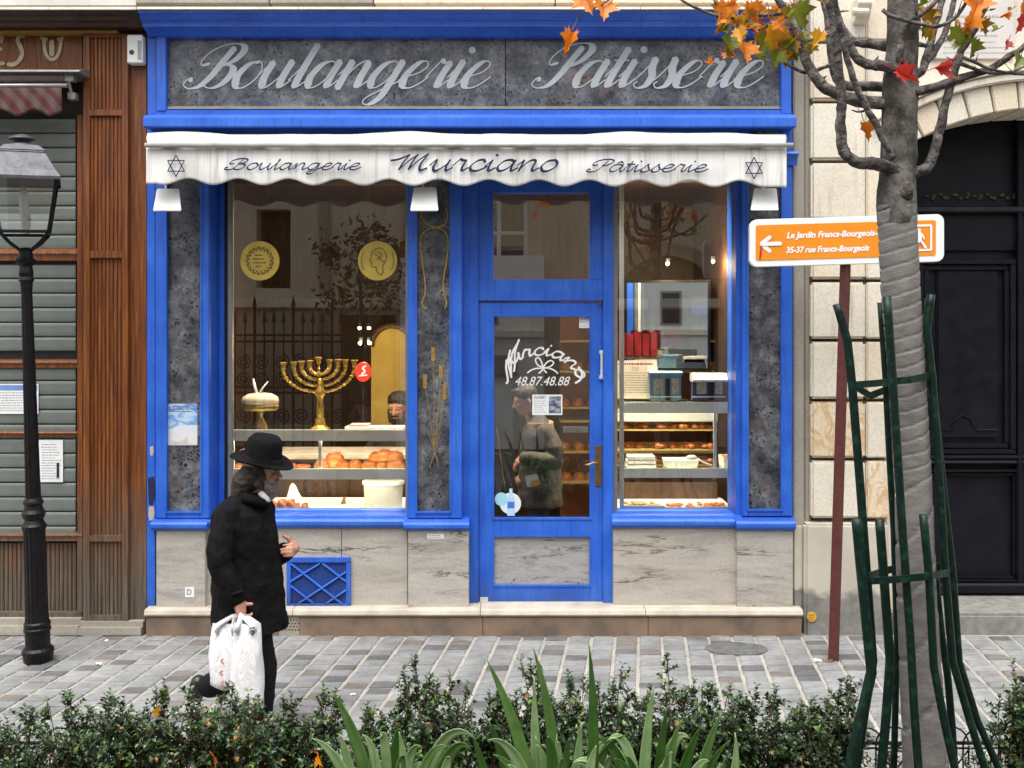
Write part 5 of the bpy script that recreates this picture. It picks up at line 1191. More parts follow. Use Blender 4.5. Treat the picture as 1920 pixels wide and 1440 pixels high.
# inner glass display case behind right shelf
dc = thing('glass_case', 'glass counter case with pastries behind the right window shelves', 'display case', tuple(W(1240, 960, .95)))
m = MB(); m.pb(1150, 1345, 776, 790, 1.0, .5); m.build('case_top', M['steel'], dc)
for v in (805, 842, 870):
    m = MB(); m.pb(1150, 1345, v, v+3, 1.0, .5); m.build('case_shelf', gold_edge, dc)
for j, v in enumerate((804, 841, 869)):
    m = MB(); r = random.Random(j)
    for k in range(40): u = r.uniform(1155, 1340); c = W(u, v, 1.02+r.uniform(0,.2)); m.ball(c+Vector((0,0,.02)), .035, .035, r.uniform(.015,.03), 9, 5)
    m.build('small_pastries', CR, dc, smooth=True)['kind'] = 'stuff'
m = MB(); m.box(X(1150,1.), X(1345,1.), 1.0, 1.5, .15, Z(905,1.)); m.build('case_base', panelw, dc)
mr = thing('wall_mirror', 'tall mirror on the back wall reflecting the white shop opposite', 'mirror', tuple(W(1250, 690, 2.5)))
m = MB(); m.pb(1176, 1326, 530, 690, 2.5, .02); m.build('mirror_glass', M['mirror'], mr)
m = MB()
for a in ((1171,1175.9,525,695),(1326.1,1331,525,695)): m.pb(*a, 2.49, .05)
m.pb(1176, 1326, 525, 529.9, 2.49, .05); m.pb(1176, 1326, 690.1, 695, 2.49, .05); m.build('mirror_frame', M['black'], mr)
mr.rotation_euler = (0, 0, math.radians(-9))

t = thing('dark_shape_panel', 'made-up dark panel in place of an unclear dark shape left of the door', 'panel', tuple(W(945, 990, .95)))
m = MB(); m.add([W(929,724,1.0), W(958,716,1.0), W(972,1000,.92), W(929,1000,.92), W(929,724,1.03), W(958,716,1.03), W(972,1000,.95), W(929,1000,.95)], [(0,1,2,3),(7,6,5,4),(0,4,5,1),(1,5,6,2),(2,6,7,3),(3,7,4,0)]); m.build('dark_shape_board', M['black'], t)  # board made up to stand for an unidentified dark silhouette
m = MB(); m.tube([W(931,800,.95), W(948,920,.92)], .004, 6); m.build('panel_edge', M['brass'], t)
# ---- posters and stickers on the front
t = thing('small_poster', 'blue and white snowy poster stuck on the left dark slab', 'poster', tuple(W(341, 836, .03)))
def snow():
    mm, tt, p = base_mat('snow_print', .5); v = coord(tt); n = nz(tt, coord(tt, (1,1,2.2)), 9, 7, .6, .6)
    sx = tt.nodes.new('ShaderNodeSeparateXYZ'); lk(tt, v, sx.inputs[0]); a = tt.nodes.new('ShaderNodeMath'); a.operation = 'MULTIPLY_ADD'; a.inputs[1].default_value = .35; lk(tt, n, a.inputs[0]); lk(tt, sx.outputs[2], a.inputs[2])
    mr_ = tt.nodes.new('ShaderNodeMapRange'); mr_.inputs['From Min'].default_value = Z(836)+.1; mr_.inputs['From Max'].default_value = Z(757)+.22; lk(tt, a.outputs[0], mr_.inputs[0])
    lk(tt, ramp(tt, mr_.outputs[0], [(.0,(.35,.35,.34)),(.25,(.72,.70,.69)),(.45,(.62,.68,.74)),(.55,(.10,.30,.62)),(.72,(.50,.66,.80)),(.85,(.06,.18,.52)),(1,(.6,.7,.8))]), p.inputs['Base Color']); return mm
m = MB(); m.pb(315, 370, 757, 835, .0315, .003); m.build('poster_sheet', snow(), t)
m = MB(); lines_of_print(m, 322, 362, 760, 774, 3, .0308, 1.4, 44); m.build('poster_print', M['ink'], t)
t = thing('door_card', 'white opening-hours card with small shop photo on the door glass', 'card', tuple(W(1026, 778, DY+.028)))
m = MB(); m.pb(998, 1054.5, 740, 778, DY+.026, .002); m.build('card', M['paper'], t)
type_text('card_heading', 'OUVERT', 1001, 1024, 742.5, 748, DY+.0252, M['ink'], t, bold=.01)
m = MB(); lines_of_print(m, 1001, 1025, 750, 775, 6, DY+.0252, 1.2, 50); m.build('card_print', M['grey'], t)
m = MB(); m.pb(1029, 1052, 743, 775, DY+.0252, .0006); m.build('card_photo', mk('tiny_shop_photo', (.03,.05,.12), (.45,.46,.46), 26, .5, stretch=(1,1,2)), t)
t = thing('round_sticker', 'round pale blue sticker with a water bottle low on the door glass', 'sticker', tuple(W(952, 968, DY+.028)))
def disc(cx, cy, r_, Y, mat, nm, par):
    m = MB(); m.add([W(cx+r_*math.cos(6.2832*k/32), cy+r_*math.sin(6.2832*k/32), Y) for k in range(32)], [tuple(range(31,-1,-1))]); return m.build(nm, mat, par, fix=False)
disc(957, 944, 20, DY+.026, mk('pale_sticker', (.72,.76,.78), (.66,.72,.76), 6, .5), 'sticker_disc', t); disc(940, 936, 12.5, DY+.0252, mk('aqua_film', (.30,.60,.72), (.36,.66,.76), 8, .5), 'aqua_spot', t)
m = MB(); m.fprism([(X(u,.165), Z(v,.165)) for u, v in ((951,967),(965,967),(965,935),(961,926),(961,916),(955,916),(955,926),(951,935))], DY+.0238, DY+.0244); m.build('bottle_shape', mk('bottle_print', (.50,.66,.84), (.40,.58,.80), 10, .4), t)
m = MB(); m.pb(951.5, 964.5, 941, 953, DY+.0230, .0006); m.build('bottle_label', mk('bottle_label_blue', (.05,.14,.55), (.07,.18,.6), 10, .5), t)
def plain_sticker(lab, p0, p1, q0, q1, Y, mark=None):
    t = thing('paper_label', lab, 'label', tuple(W((p0+p1)/2, q1, Y))); m = MB(); m.pb(p0, p1, q0, q1, Y, .002); m.build('label_sheet', M['paper'], t)
    if mark == 'D': type_text('label_letter', 'D', p0+4, p1-5, q0+4, q1-5, Y-.001, M['ink'], t)
    elif mark: m = MB(); lines_of_print(m, p0+2, p1-2, q0+1, q1-1, mark, Y-.001, 1.2, int(p0)); m.build('label_print', M['goldpaint'], t)
plain_sticker('small white label with letter D on the left marble base', 347, 364, 1101, 1120, -.008, 'D')
plain_sticker('narrow white label on the middle marble base under the sill', 801, 832, 1001, 1010, -.015, 2)
plain_sticker('square white label in the top corner of the door glass', 1086, 1105, 594, 615, DY+.026, 3)
plain_sticker('dark-printed strip label low on the glass inside the door', 1056, 1103, 800, 811, DY+.0375, 2)
# ================================================================ PEOPLE
SKIN = mk('skin', (.50,.26,.18), (.42,.19,.13), 18, .5, bmp=.15, bscale=120)
COAT = mk('black_wool', (.0055,.005,.006), (.010,.009,.010), 40, .9, spec=.12, bmp=.7, bscale=160, bdist=.004)
TROU = mk('black_trousers', (.006,.006,.007), (.011,.010,.011), 25, .8, spec=.15, bmp=.3, bscale=30)
SHOE = mk('black_leather', (.010,.009,.009), (.02,.018,.018), 12, .35)
HATM = mk('black_felt', (.005,.005,.006), (.009,.008,.009), 30, .9, spec=.12, bmp=.4, bscale=150)
BEARD = mk('grey_beard', (.26,.24,.23), (.14,.12,.11), 60, .8, bmp=.9, bscale=180, bdist=.006)
HAIRD = mk('dark_hair', (.014,.010,.008), (.03,.02,.014), 60, .6, bmp=.8, bscale=160, bdist=.005)
def wrinkle(o, strength, size):
    tx = bpy.data.textures.new('folds', 'CLOUDS'); tx.noise_scale = size; tx.noise_depth = 2
    d = o.modifiers.new('d', 'DISPLACE'); d.texture = tx; d.strength = strength; d.mid_level = .5; d.texture_coords = 'GLOBAL'
    return bake(o)
def hand(mb, wrist, knuck, fdir, palm_n, thumb_dir, curl=1.0, s=1.0, thumb=True):
    """palm from wrist to knuckles; four unequal curled fingers and a thumb leaving the side of the palm"""
    wrist, knuck = Vector(wrist), Vector(knuck); ax = (knuck-wrist).normalized(); n = Vector(palm_n).normalized(); side = ax.cross(n).normalized()
    mb.limb([wrist, wrist.lerp(knuck,.5), knuck], [.026*s,.032*s,.030*s])
    for k in range(4):
        off = side*((k-1.5)*.0195*s); mb.limb([wrist.lerp(knuck,.35)+off*.6, knuck+off], [.017*s,.0125*s])
        L = (.036, .042, .039, .030)[k]*s; d = Vector(fdir).normalized(); p0 = knuck+off
        a1 = p0+d*L; d2 = (d*(1-.75*curl)+n*curl).normalized(); a2 = a1+d2*L*.75; d3 = (n*(1.1*curl)-ax*(.7*curl)+d*(1-curl)).normalized(); a3 = a2+d3*L*.6
        mb.limb([p0, a1], [.0105*s,.0098*s], 8); mb.limb([a1, a2], [.0095*s,.009*s], 8); mb.limb([a2, a3], [.0088*s,.0075*s], 8)
    if thumb:
        b = wrist.lerp(knuck,.35)+side*(-.03*s); t = Vector(thumb_dir).normalized()
        mb.limb([b, b+t*.035*s], [.015*s,.0125*s], 8); mb.limb([b+t*.035*s, b+t*.05*s+n*.02*s], [.0115*s,.0095*s], 8)
def head(mb, c, fwd, up, s=1.0):
    """skull, jaw, nose, brow, ears, lips; c is the centre of the head, fwd the direction of the face"""
    c = Vector(c); f = Vector(fwd).normalized(); u = Vector(up); u = (u-f*u.dot(f)).normalized(); l = u.cross(f)
    R = Matrix((f, l, u)).transposed(); P = lambda a, b, d: c+(f*a+l*b+u*d)*s
    mb.ball(P(-.012,0,.025), .098*s, .076*s, .092*s, 18, 12, R); mb.ball(P(.022,0,-.05), .068*s, .056*s, .068*s, 16, 10, R); mb.ball(P(.055,0,-.088), .026*s, .028*s, .022*s, 12, 8, R)
    mb.limb([P(.082,0,.022), P(.104,0,-.012), P(.112,0,-.024)], [.011*s,.013*s,.014*s], 8)
    mb.limb([P(.098,.012,-.026), P(.098,-.012,-.026)], [.010*s,.010*s], 8)
    for b in (-1, 1):
        mb.limb([P(.078,.012*b,.030), P(.070,.045*b,.030)], [.012*s,.010*s], 8)
        mb.ball(P(.066,.034*b,-.014), .024*s, .022*s, .018*s, 10, 7, R)
        mb.ball(P(-.006,.078*b,-.004), .019*s, .010*s, .032*s, 12, 8, R)
    mb.limb([P(.084,.02,-.056), P(.088,0,-.055), P(.084,-.02,-.056)], [.007*s,.009*s,.007*s], 8)
    return P, R
EYEW = mk('eye_white', (.30,.24,.20), (.26,.20,.17), 9, .3)
def eyes(P, R, parent, s=1.0):
    for b in (-1, 1):
        m = MB(); m.ball(P(.077,.031*b,.010), .0125*s, .0125*s, .0115*s, 12, 8); m.build('eye', EYEW, parent, smooth=True)
        m = MB(); m.ball(P(.0862,.032*b,.010), .005*s, .005*s, .005*s, 8, 6); m.build('pupil', M['black'], parent, smooth=True)
# ---------------- the man walking past
YM = -1.74; mp = lambda u, v, dy=0.: W(u, v, YM+dy)
man = thing('person', 'man in black coat and wide black hat walking past with white carrier bags', 'person', (mp(470,1380).x, YM, 0))
b = MB()
P, R = head(b, mp(490, 884), (.93,.36,-.10), (.10,0,1), .98)
b.limb([mp(484,905), mp(470,936), mp(462,965)], [.055,.052,.045])
b.loft([(mp(457,948), .07, .10), (mp(453,985), .10, .13), (mp(456,1060), .11, .12), (mp(460,1120), .11, .12), (mp(463,1175), .11, .13)][::-1])
b.limb([mp(430,972,-.13), mp(413,1055,-.22), mp(443,1118,-.22)], [.055,.045,.034]); hand(b, mp(445,1122,-.22), mp(452,1146,-.23), (.25,-.1,-1), (.75,-.15,.35), (.9,-.3,-.3), .95)
b.limb([mp(478,965,.17), mp(500,1060,.17), mp(540,1034,.06)], [.055,.045,.034])
hk = mp(553,1028,.0); hand(b, mp(541,1032,.045), mp(552,1028,.0), (-.15,-.9,-.05), (-1,-.05,.05), (-.3,-.35,.9), .85, 1.08)
b.limb([mp(470,1165,-.08), mp(490,1258,-.07), mp(484,1352,-.06)], [.075,.055,.042]); b.limb([mp(456,1165,.09), mp(446,1262,.10), mp(394,1286,.10)], [.075,.055,.040])
b.limb([mp(484,1352,-.06), mp(512,1372,-.07)], [.04,.03]); b.limb([mp(394,1286,.10), mp(374,1288,.10)], [.032,.026])
body = b.build('body', SKIN, man); voxel(body, .0052, 3, .45)
eyes(P, R, man, .98)
# black coat: torso, sleeves, collar
b = MB()
b.loft([((mp(467,1178).x, YM, mp(0,1178).z), 68/330, .20), ((mp(464,1150).x, YM, mp(0,1150).z), 66/330, .20), ((mp(460,1090).x, YM, mp(0,1090).z), 62/330, .185), ((mp(457,1030).x, YM, mp(0,1030).z), 58/330, .18),
        ((mp(453,985).x, YM, mp(0,985).z), 57/330, .19), ((mp(449,960).x, YM, mp(0,960).z), 50/330, .19), ((mp(450,944).x, YM, mp(0,944).z), 38/330, .15), ((mp(459,930).x, YM, mp(0,930).z), 30/330, .10), ((mp(468,920).x, YM, mp(0,920).z), 23/330, .08)], 28)
b.limb([mp(428,962,-.14), mp(413,1010,-.205), mp(411,1058,-.235), mp(426,1092,-.235), mp(442,1122,-.225)], [.074,.070,.066,.060,.054], 14)
b.limb([mp(480,962,.15), mp(497,1010,.19), mp(503,1056,.17), mp(533,1036,.075)], [.085,.078,.07,.058], 14)
b.limb([mp(415,968,-.15), mp(440,950,-.10), mp(462,932,-.03)], [.05,.05,.05], 12)
b.limb([mp(500,950,.0), mp(508,1010,-.03), mp(517,1090,-.02), mp(526,1166,-.01)], [.045,.045,.045,.045], 10)
coat = b.build('coat', COAT, man); voxel(coat, .008, 3, .5); wrinkle(coat, .022, .10)
b = MB(); b.tube([mp(452,926,-.02), mp(462,936,-.10), mp(484,940,-.10), mp(500,946,-.02)], [.03,.032,.03,.02], 10); b.tube([mp(452,926,.02), mp(466,930,.09), mp(488,940,.08), mp(503,948,.0)], [.03,.032,.03,.02], 10); o = b.build('collar', COAT, man, smooth=True)
b = MB(); b.limb([mp(490,926,-.05), mp(499,936,-.035), mp(503,941,.0)], [.018,.02,.016], 10); b.build('shirt_collar', M['paper'], man, smooth=True)
for dy, lst in ((-.07, [(470,1150),(481,1205),(492,1256),(490,1300),(486,1352)]), (.09, [(457,1150),(452,1210),(446,1258),(422,1276),(394,1286)])):
    b = MB(); b.limb([mp(u, v, dy) for u, v in lst], [.105,.095,.082,.075,.070], 14); o = b.build('trouser_leg', TROU, man); voxel(o, .010, 4, .5); wrinkle(o, .016, .09)
def shoe(a, t, up):
    b = MB(); a, t = Vector(a), Vector(t); b.limb([a, a.lerp(t,.5)+Vector(up)*-.008, t], [.046,.042,.034], 12); b.limb([a+Vector(up)*-.03, t+Vector(up)*-.022], [.034,.032], 10)
    o = b.build('shoe', SHOE, man); voxel(o, .007, 4, .5)
gz = mp(490,1372,-.07).z
shoe((mp(484,0,-.07).x, YM-.07, .072), (mp(522,0,-.07).x, YM-.08, .050), (0,0,1))
shoe(mp(372,1280,.10), mp(362,1308,.10), (-.9,0,.3))
b = MB(); b.tube([mp(438,1114,-.285), mp(452,1110,-.27), mp(456,1112,-.22)], .010, 8); b.tube([mp(430,1118,-.27), mp(438,1114,-.285)], .010, 8); b.build('cuff', COAT, man, smooth=True)
b = MB(); b.add([mp(478,1088,-.205), mp(512,1082,-.165), mp(513,1096,-.168), mp(479,1102,-.21), mp(478,1088,-.195), mp(512,1082,-.155), mp(513,1096,-.158), mp(479,1102,-.20)], [(0,1,2,3),(0,4,5,1),(1,5,6,2),(2,6,7,3),(3,7,4,0)]); b.build('pocket_flap', COAT, man, .003)
# hat
hc = mp(491, 864); tilt_ = Matrix.Rotation(math.radians(11), 4, 'Y') @ Matrix.Rotation(math.radians(6), 4, 'X')
b = MB(); n = 40; vs = []
prof = [(.178,.0,.012),(.176,.006,.012),(.150,.001,.006),(.118,.0,.0),(.108,.012,0),(.104,.05,0),(.100,.10,0),(.094,.128,0),(.078,.146,0),(.045,.140,0),(.012,.132,0)]
for r_, z, curl in prof:
    for k in range(n):
        a = 2*math.pi*k/n; zz_ = z+curl*1.6*abs(math.sin(a))**2-.012*(r_ > .12)*max(0, math.cos(a)); dent = .018*math.exp(-((math.sin(a))/.35)**2) if z > .12 else 0
        p = Vector((r_*1.02*math.cos(a), r_*.94*math.sin(a), zz_-dent*(.5 if r_ > .05 else 1))); vs.append(hc+(tilt_ @ p))
b.add(vs, [(i*n+k, i*n+(k+1)%n, (i+1)*n+(k+1)%n, (i+1)*n+k) for i in range(len(prof)-1) for k in range(n)]+[tuple((len(prof)-1)*n+k for k in range(n))])
o = b.build('hat', HATM, man, smooth=True, fix=False); sd_ = o.modifiers.new('t', 'SOLIDIFY'); sd_.thickness = .006
b = MB(); vs = []
for z in (.004, .034):
    for k in range(n): a = 2*math.pi*k/n; vs.append(hc+(tilt_ @ Vector((.1115*math.cos(a), .103*math.sin(a), z))))
b.add(vs, [(k, (k+1)%n, n+(k+1)%n, n+k) for k in range(n)]); b.build('hat_band', mk('black_ribbon', (.004,.004,.005), (.007,.007,.008), 10, .5), o, smooth=True, fix=False)
# beard, moustache, side hair
b = MB(); b.ball(P(.045,0,-.092), .058, .060, .050, 16, 10, R); b.ball(P(.062,0,-.125), .038, .040, .042, 12, 8, R); b.limb([P(.010,-.068,-.03), P(.03,-.062,-.075), P(.06,-.03,-.10)], [.016,.022,.03]); b.limb([P(.010,.068,-.03), P(.03,.062,-.075), P(.06,.03,-.10)], [.016,.022,.03]); b.limb([P(.085,.03,-.052), P(.098,0,-.042), P(.085,-.03,-.052)], [.010,.013,.010])
o = b.build('beard', BEARD, man); voxel(o, .006, 3, .5); wrinkle(o, .012, .018)
b = MB(); b.ball(P(-.055,0,-.03), .068, .084, .095, 16, 10, R); b.limb([P(-.03,-.078,.03), P(.0,-.080,-.02), P(-.02,-.075,-.07)], [.03,.022,.02]); b.limb([P(-.09,0,-.06), P(-.10,0,-.13)], [.07,.06]); o = b.build('hair', HAIRD, man); voxel(o, .006, 3, .5); wrinkle(o, .010, .02)
# white plastic carrier bags
PLA = None
def plastic():
    mm, t, p = base_mat('white_carrier_plastic', .35); v = coord(t)
    c = ramp(t, nz(t, v, 6, 5), [(.3,(.86,.86,.86)),(.7,(.78,.78,.79))]); lk(t, c, p.inputs['Base Color']); bump(t, p, nz(t, coord(t,(3,3,1)), 9, 6, .65, 1.2), .7, .03)
    p.inputs['Subsurface Weight'].default_value = .1; return mm
PLA = plastic()
def bag(lab, u0, u1, q0, q1, dy, seed, print_):
    t = thing('carrier_bag', lab, 'bag', tuple(mp((u0+u1)/2, q1, dy)), 'white carrier bags'); b = MB(); n = 28; vs = []; rows = 16
    cx = (u0+u1)/2; hw = (u1-u0)/2
    for j in range(rows+1):
        tt = j/rows; q_ = q0+(q1-q0)*tt; wd = hw*(.80+.20*math.sin(min(1,tt*1.25)*math.pi/2))*(1 if tt < .93 else 1-.35*((tt-.93)/.07)**2); dp = .015+.05*math.sin(min(1,tt*1.1)*math.pi*.62)
        if tt > .9: dp *= 1-.6*((tt-.9)/.1)**2
        for k in range(n):
            a = 2*math.pi*k/n; w_ = 1+.20*mnoise.noise(Vector((math.cos(a)*1.6, math.sin(a)*1.6+seed, tt*2.2)))+.05*mnoise.noise(Vector((math.cos(a)*5, math.sin(a)*5+seed, tt*5)))
            c = mp(cx, q_, dy); vs.append((c.x+wd/330*math.cos(a)*w_, c.y+dp*math.sin(a)*w_*1.1, c.z+.008*mnoise.noise(Vector((a*2,seed,tt*6)))))
    b.add(vs, [(j*n+k, j*n+(k+1)%n, (j+1)*n+(k+1)%n, (j+1)*n+k) for j in range(rows) for k in range(n)]+[tuple(rows*n+k for k in range(n))]); b.build('bag_body', PLA, t, smooth=True)
    for du in (-.55, .5):
        b = MB(); b.tube([mp(cx+hw*du, q0+14, dy), mp(cx+hw*du*.85, q0+2, dy), mp((cx+hw*du*.4+450)/2, q0-12, (dy-.215)/2), mp(450+4*du, 1152, -.215), mp(449, 1144, -.22)], [.05,.042,.03,.02,.012], 10, flat=.4); b.build('handle', PLA, t, smooth=True)
    return t
t = bag('rear white carrier bag with faint red print in the walking man\'s hand', 396, 460, 1168, 1290, -.21, 3., True)
b = MB(); rb = random.Random(2)
for (u, v, w_) in ((413,1240,4),(411,1262,5),(414,1282,5)): scribble(b, [(418+(u-413)*.6, v-4), (u+2, v), (u+6, v+5)], w_, YM-.325)
b.build('red_print', mk('faded_red_print', (.55,.24,.20), (.62,.34,.30), 16, .6), t, fix=False)
t = bag('front white carrier bag with small blue print in the walking man\'s hand', 434, 493, 1168, 1332, -.29, 9., False)
b = MB(); scribble(b, [(468,1178),(477,1177)], 2.2, YM-.372); scribble(b, [(471,1183),(476,1184),(473,1190)], 2.6, YM-.375); b.build('blue_print', M['ink'], t, fix=False)

# ---------------- the customer inside the door
YC = .62; cp = lambda u, v, dy=0.: W(u, v, YC+dy); sC = S(YC)
JACK = mk('grey_brown_jacket', (.040,.036,.029), (.062,.056,.046), 12, .8, bmp=.5, bscale=60)
cu = thing('person', 'customer in grey-brown jacket standing inside the shop door, facing left', 'person', (cp(1010,980).x, YC, .15))
b = MB(); Pc, Rc = head(b, cp(985, 751), (-.9,-.25,-.28), (-.15,0,1), .98)
b.limb([cp(992,770), cp(1005,795)], [.052,.06]); fz = .15
b.loft([((cp(1012,0).x, YC, fz+.85), .13, .16), ((cp(1014,0).x, YC, fz+1.1), .12, .15), ((cp(1012,0).x, YC, fz+1.38), .11, .17), ((cp(1008,0).x, YC, cp(0,796).z), .06, .10)])
b.limb([cp(1022,812,-.19), cp(1038,868,-.22), cp(985,860,-.30)], [.05,.042,.032]); hand(b, cp(984,860,-.30), cp(972,866,-.30), (-.7,.1,-.7), (.2,.2,-1), (-.5,-.5,.4), .7)
b.limb([cp(1015,815,.19), cp(1018,880,.20), cp(985,895,.02)], [.05,.042,.032]); hand(b, cp(984,896,.0), cp(975,900,-.03), (-.6,-.6,-.2), (.4,-.4,.2), (-.4,-.2,.8), .8)
for dy in (-.1, .1): b.limb([(cp(1012,0).x, YC+dy, fz+.85), (cp(1008,0).x, YC+dy, fz+.45), (cp(1010,0).x, YC+dy, fz+.06), (cp(990,0).x, YC+dy, fz+.04)], [.07,.055,.04,.03])
o = b.build('body', SKIN, cu); voxel(o, .0065, 3, .45); eyes(Pc, Rc, cu, .98)
b = MB(); rng = [(968,fz+.72,42,.20),(930,0,42,.20),(900,0,41,.19),(850,0,38,.19),(815,0,34,.205),(800,0,26,.17),(788,0,20,.12),(777,0,14,.085)]
b.loft([((cp(1014,0).x, YC, fz+.70), 42/sC, .21)]+[((cp(1012-(0 if q_ > 810 else 4),0).x, YC, cp(0,q_).z), w_/sC, d) for q_, _, w_, d in rng[1:]], 26)
b.limb([cp(1024,810,-.17), cp(1040,842,-.225), cp(1040,866,-.24), cp(1008,862,-.30), cp(984,860,-.31)], [.078,.075,.070,.062,.056], 12)
b.limb([cp(1016,812,.17), cp(1020,860,.21), cp(1012,890,.16), cp(988,894,.03)], [.075,.07,.062,.055], 12)
o = b.build('jacket', JACK, cu); voxel(o, .010, 5, .5); wrinkle(o, .02, .09)
b = MB()
for dy in (-.1, .1): b.limb([(cp(1012,0).x, YC+dy, fz+.86), (cp(1008,0).x, YC+dy, fz+.45), (cp(1010,0).x, YC+dy, fz+.08)], [.095,.075,.065])
o = b.build('trousers', mk('dark_jeans', (.02,.025,.045), (.03,.035,.06), 14, .8), cu); voxel(o, .012, 4)
b = MB(); b.tube([Pc(.02,-.05,-.13), Pc(-.05,-.07,-.115), Pc(-.085,0,-.10), Pc(-.05,.07,-.115), Pc(.02,.05,-.13)], [.022,.03,.032,.03,.022], 10); b.build('jacket_collar', JACK, cu, smooth=True)
b = MB(); b.ball(Pc(-.02,0,.055), .098, .090, .078, 16, 10, Rc); b.ball(Pc(-.06,0,-.01), .06, .08, .08, 14, 9, Rc); b.limb([Pc(.06,-.03,.09), Pc(.05,.03,.09)], [.03,.03]); o = b.build('hair', HAIRD, cu); voxel(o, .007, 3); wrinkle(o, .012, .02)
for dy in (-.1, .1):
    b = MB(); b.limb([(cp(1012,0).x, YC+dy, fz+.05), (cp(985,0).x, YC+dy, fz+.035)], [.048,.034]); o = b.build('shoe', SHOE, cu); voxel(o, .009, 3)
t = thing('food_packet', 'white and yellow packet held by the customer inside the door', 'packet', tuple(cp(1000, 914, -.32)))
b = MB(); b.add([cp(984,893,-.30), cp(1008,888,-.30), cp(1013,909,-.30), cp(988,914,-.30), cp(984,893,-.26), cp(1008,888,-.26), cp(1013,909,-.26), cp(988,914,-.26)], [(0,1,2,3),(7,6,5,4),(0,4,5,1),(1,5,6,2),(2,6,7,3),(3,7,4,0)]); b.build('packet_body', M['paper'], t, .006)
b = MB(); b.add([cp(995,902,-.304), cp(1011,899,-.304), cp(1012.5,908.5,-.304), cp(996,912,-.304)], [(0,1,2,3)]); b.build('yellow_label', M['yellow'], t, fix=False)

# ---------------- the bearded shopkeeper behind the candelabrum
YK = 1.9; kp = lambda u, v, dy=0.: W(u, v, YK+dy)
kk = thing('person', 'bearded man with dark hair inside the left window, half hidden by the pilaster', 'person', (kp(742,0).x, YK, .15))
b = MB(); Pk, Rk = head(b, kp(747, 764), (-.25,-.93,-.22), (0,0,1), 1.15)
b.limb([kp(743,790), kp(743,812)], [.06,.07]); b.loft([((kp(743,0).x, YK, .95), .17, .12), ((kp(743,0).x, YK, 1.25), .19, .13), ((kp(743,0).x, YK, kp(0,826).z), .19, .11), ((kp(743,0).x, YK, kp(0,808).z), .09, .07)])
for sx_ in (-1, 1): b.limb([(kp(743,0).x+sx_*.2, YK, kp(0,832).z), (kp(743,0).x+sx_*.25, YK-.03, 1.12), (kp(743,0).x+sx_*.16, YK-.2, 1.05)], [.055,.045,.034]); hand(b, (kp(743,0).x+sx_*.15, YK-.21, 1.05), (kp(743,0).x+sx_*.13, YK-.27, 1.04), (0,-1,-.3), (0,0,-1), (-sx_,-.4,0), .4)
for sx_ in (-1, 1): b.limb([(kp(743,0).x+sx_*.09, YK, .98), (kp(743,0).x+sx_*.09, YK, .58), (kp(743,0).x+sx_*.09, YK, .20)], [.08,.06,.045])
o = b.build('body', SKIN, kk); voxel(o, .008, 3); eyes(Pk, Rk, kk, 1.15)
b = MB(); b.loft([((kp(743,0).x, YK, .92), .20, .15), ((kp(743,0).x, YK, 1.25), .215, .155), ((kp(743,0).x, YK, kp(0,826).z), .215, .13), ((kp(743,0).x, YK, kp(0,806).z), .09, .08)], 22)
for sx_ in (-1, 1): b.limb([(kp(743,0).x+sx_*.2, YK, kp(0,832).z), (kp(743,0).x+sx_*.255, YK-.03, 1.12), (kp(743,0).x+sx_*.17, YK-.19, 1.06)], [.075,.065,.05])
o = b.build('shirt', mk('dark_shirt', (.02,.015,.014), (.03,.024,.02), 12, .8), kk); voxel(o, .012, 4)
b = MB(); b.ball(Pk(-.02,0,.06), .115, .105, .085, 16, 10, Rk); b.ball(Pk(-.05,0,-.02), .07, .105, .10, 14, 9, Rk); o = b.build('hair', HAIRD, kk); voxel(o, .008, 3); wrinkle(o, .015, .025)
b = MB(); b.ball(Pk(.045,0,-.10), .06, .068, .055, 14, 9, Rk); b.limb([Pk(.02,-.075,-.02), Pk(.05,-.05,-.09)], [.018,.03]); b.limb([Pk(.02,.075,-.02), Pk(.05,.05,-.09)], [.018,.03]); b.limb([Pk(.088,.03,-.05), Pk(.1,0,-.04), Pk(.088,-.03,-.05)], [.010,.013,.010]); o = b.build('beard', HAIRD, kk); voxel(o, .007, 3); wrinkle(o, .012, .02)
# ================================================================ TREE WITH ITS GUARD
TY = -3.30
tr = thing('young_maple', 'young street maple with wrapped trunk and last autumn leaves', 'tree', (X(1742,TY), TY, 0))
BARK = mk('maple_bark', (.035,.030,.027), (.20,.182,.168), 24, .9, bmp=1., bscale=34, bdist=.022, c3=(.085,.074,.066))
def moss_bark():
    mm, t, p = base_mat('mossy_maple_bark', .9); v = coord(t)
    c = ramp(t, nz(t, v, 9, 7, .65), [(.38,(.020,.017,.014)),(.5,(.095,.082,.072)),(.64,(.24,.22,.20))])
    f = ramp(t, nz(t, v, 6, 6, .6), [(.52,0),(.66,.8)]); c = mix(t, f, c, (.035,.035,.014))
    lk(t, c, p.inputs['Base Color']); bump(t, p, nz(t, coord(t,(1,1,.5)), 30, 8, .75), 1., .03); return mm
MB_ = moss_bark(); sT = S(TY)
def trunk_axis(): return [(1742,1657,46),(1738,1480,41),(1728,1300,38),(1718,1100,35),(1712,900,33),(1700,700,33),(1688,540,35),(1683,430,35),(1681,385,36),(1683,330,34),(1685,250,31),(1688,180,33),(1690,120,30),(1692,60,28),(1694,-20,27),(1697,-140,24),(1700,-260,20)]
TA = trunk_axis()
def interp(q_):
    for (u0,v0,r0),(u1,v1,r1) in zip(TA[:-1], TA[1:]):
        if v1 <= q_ <= v0: t = (v0-q_)/(v0-v1); return u0+(u1-u0)*t, r0+(r1-r0)*t
    return TA[-1][0], TA[-1][2]
m = MB(); n = 28; vs = []; q_ = 420; rows = 0
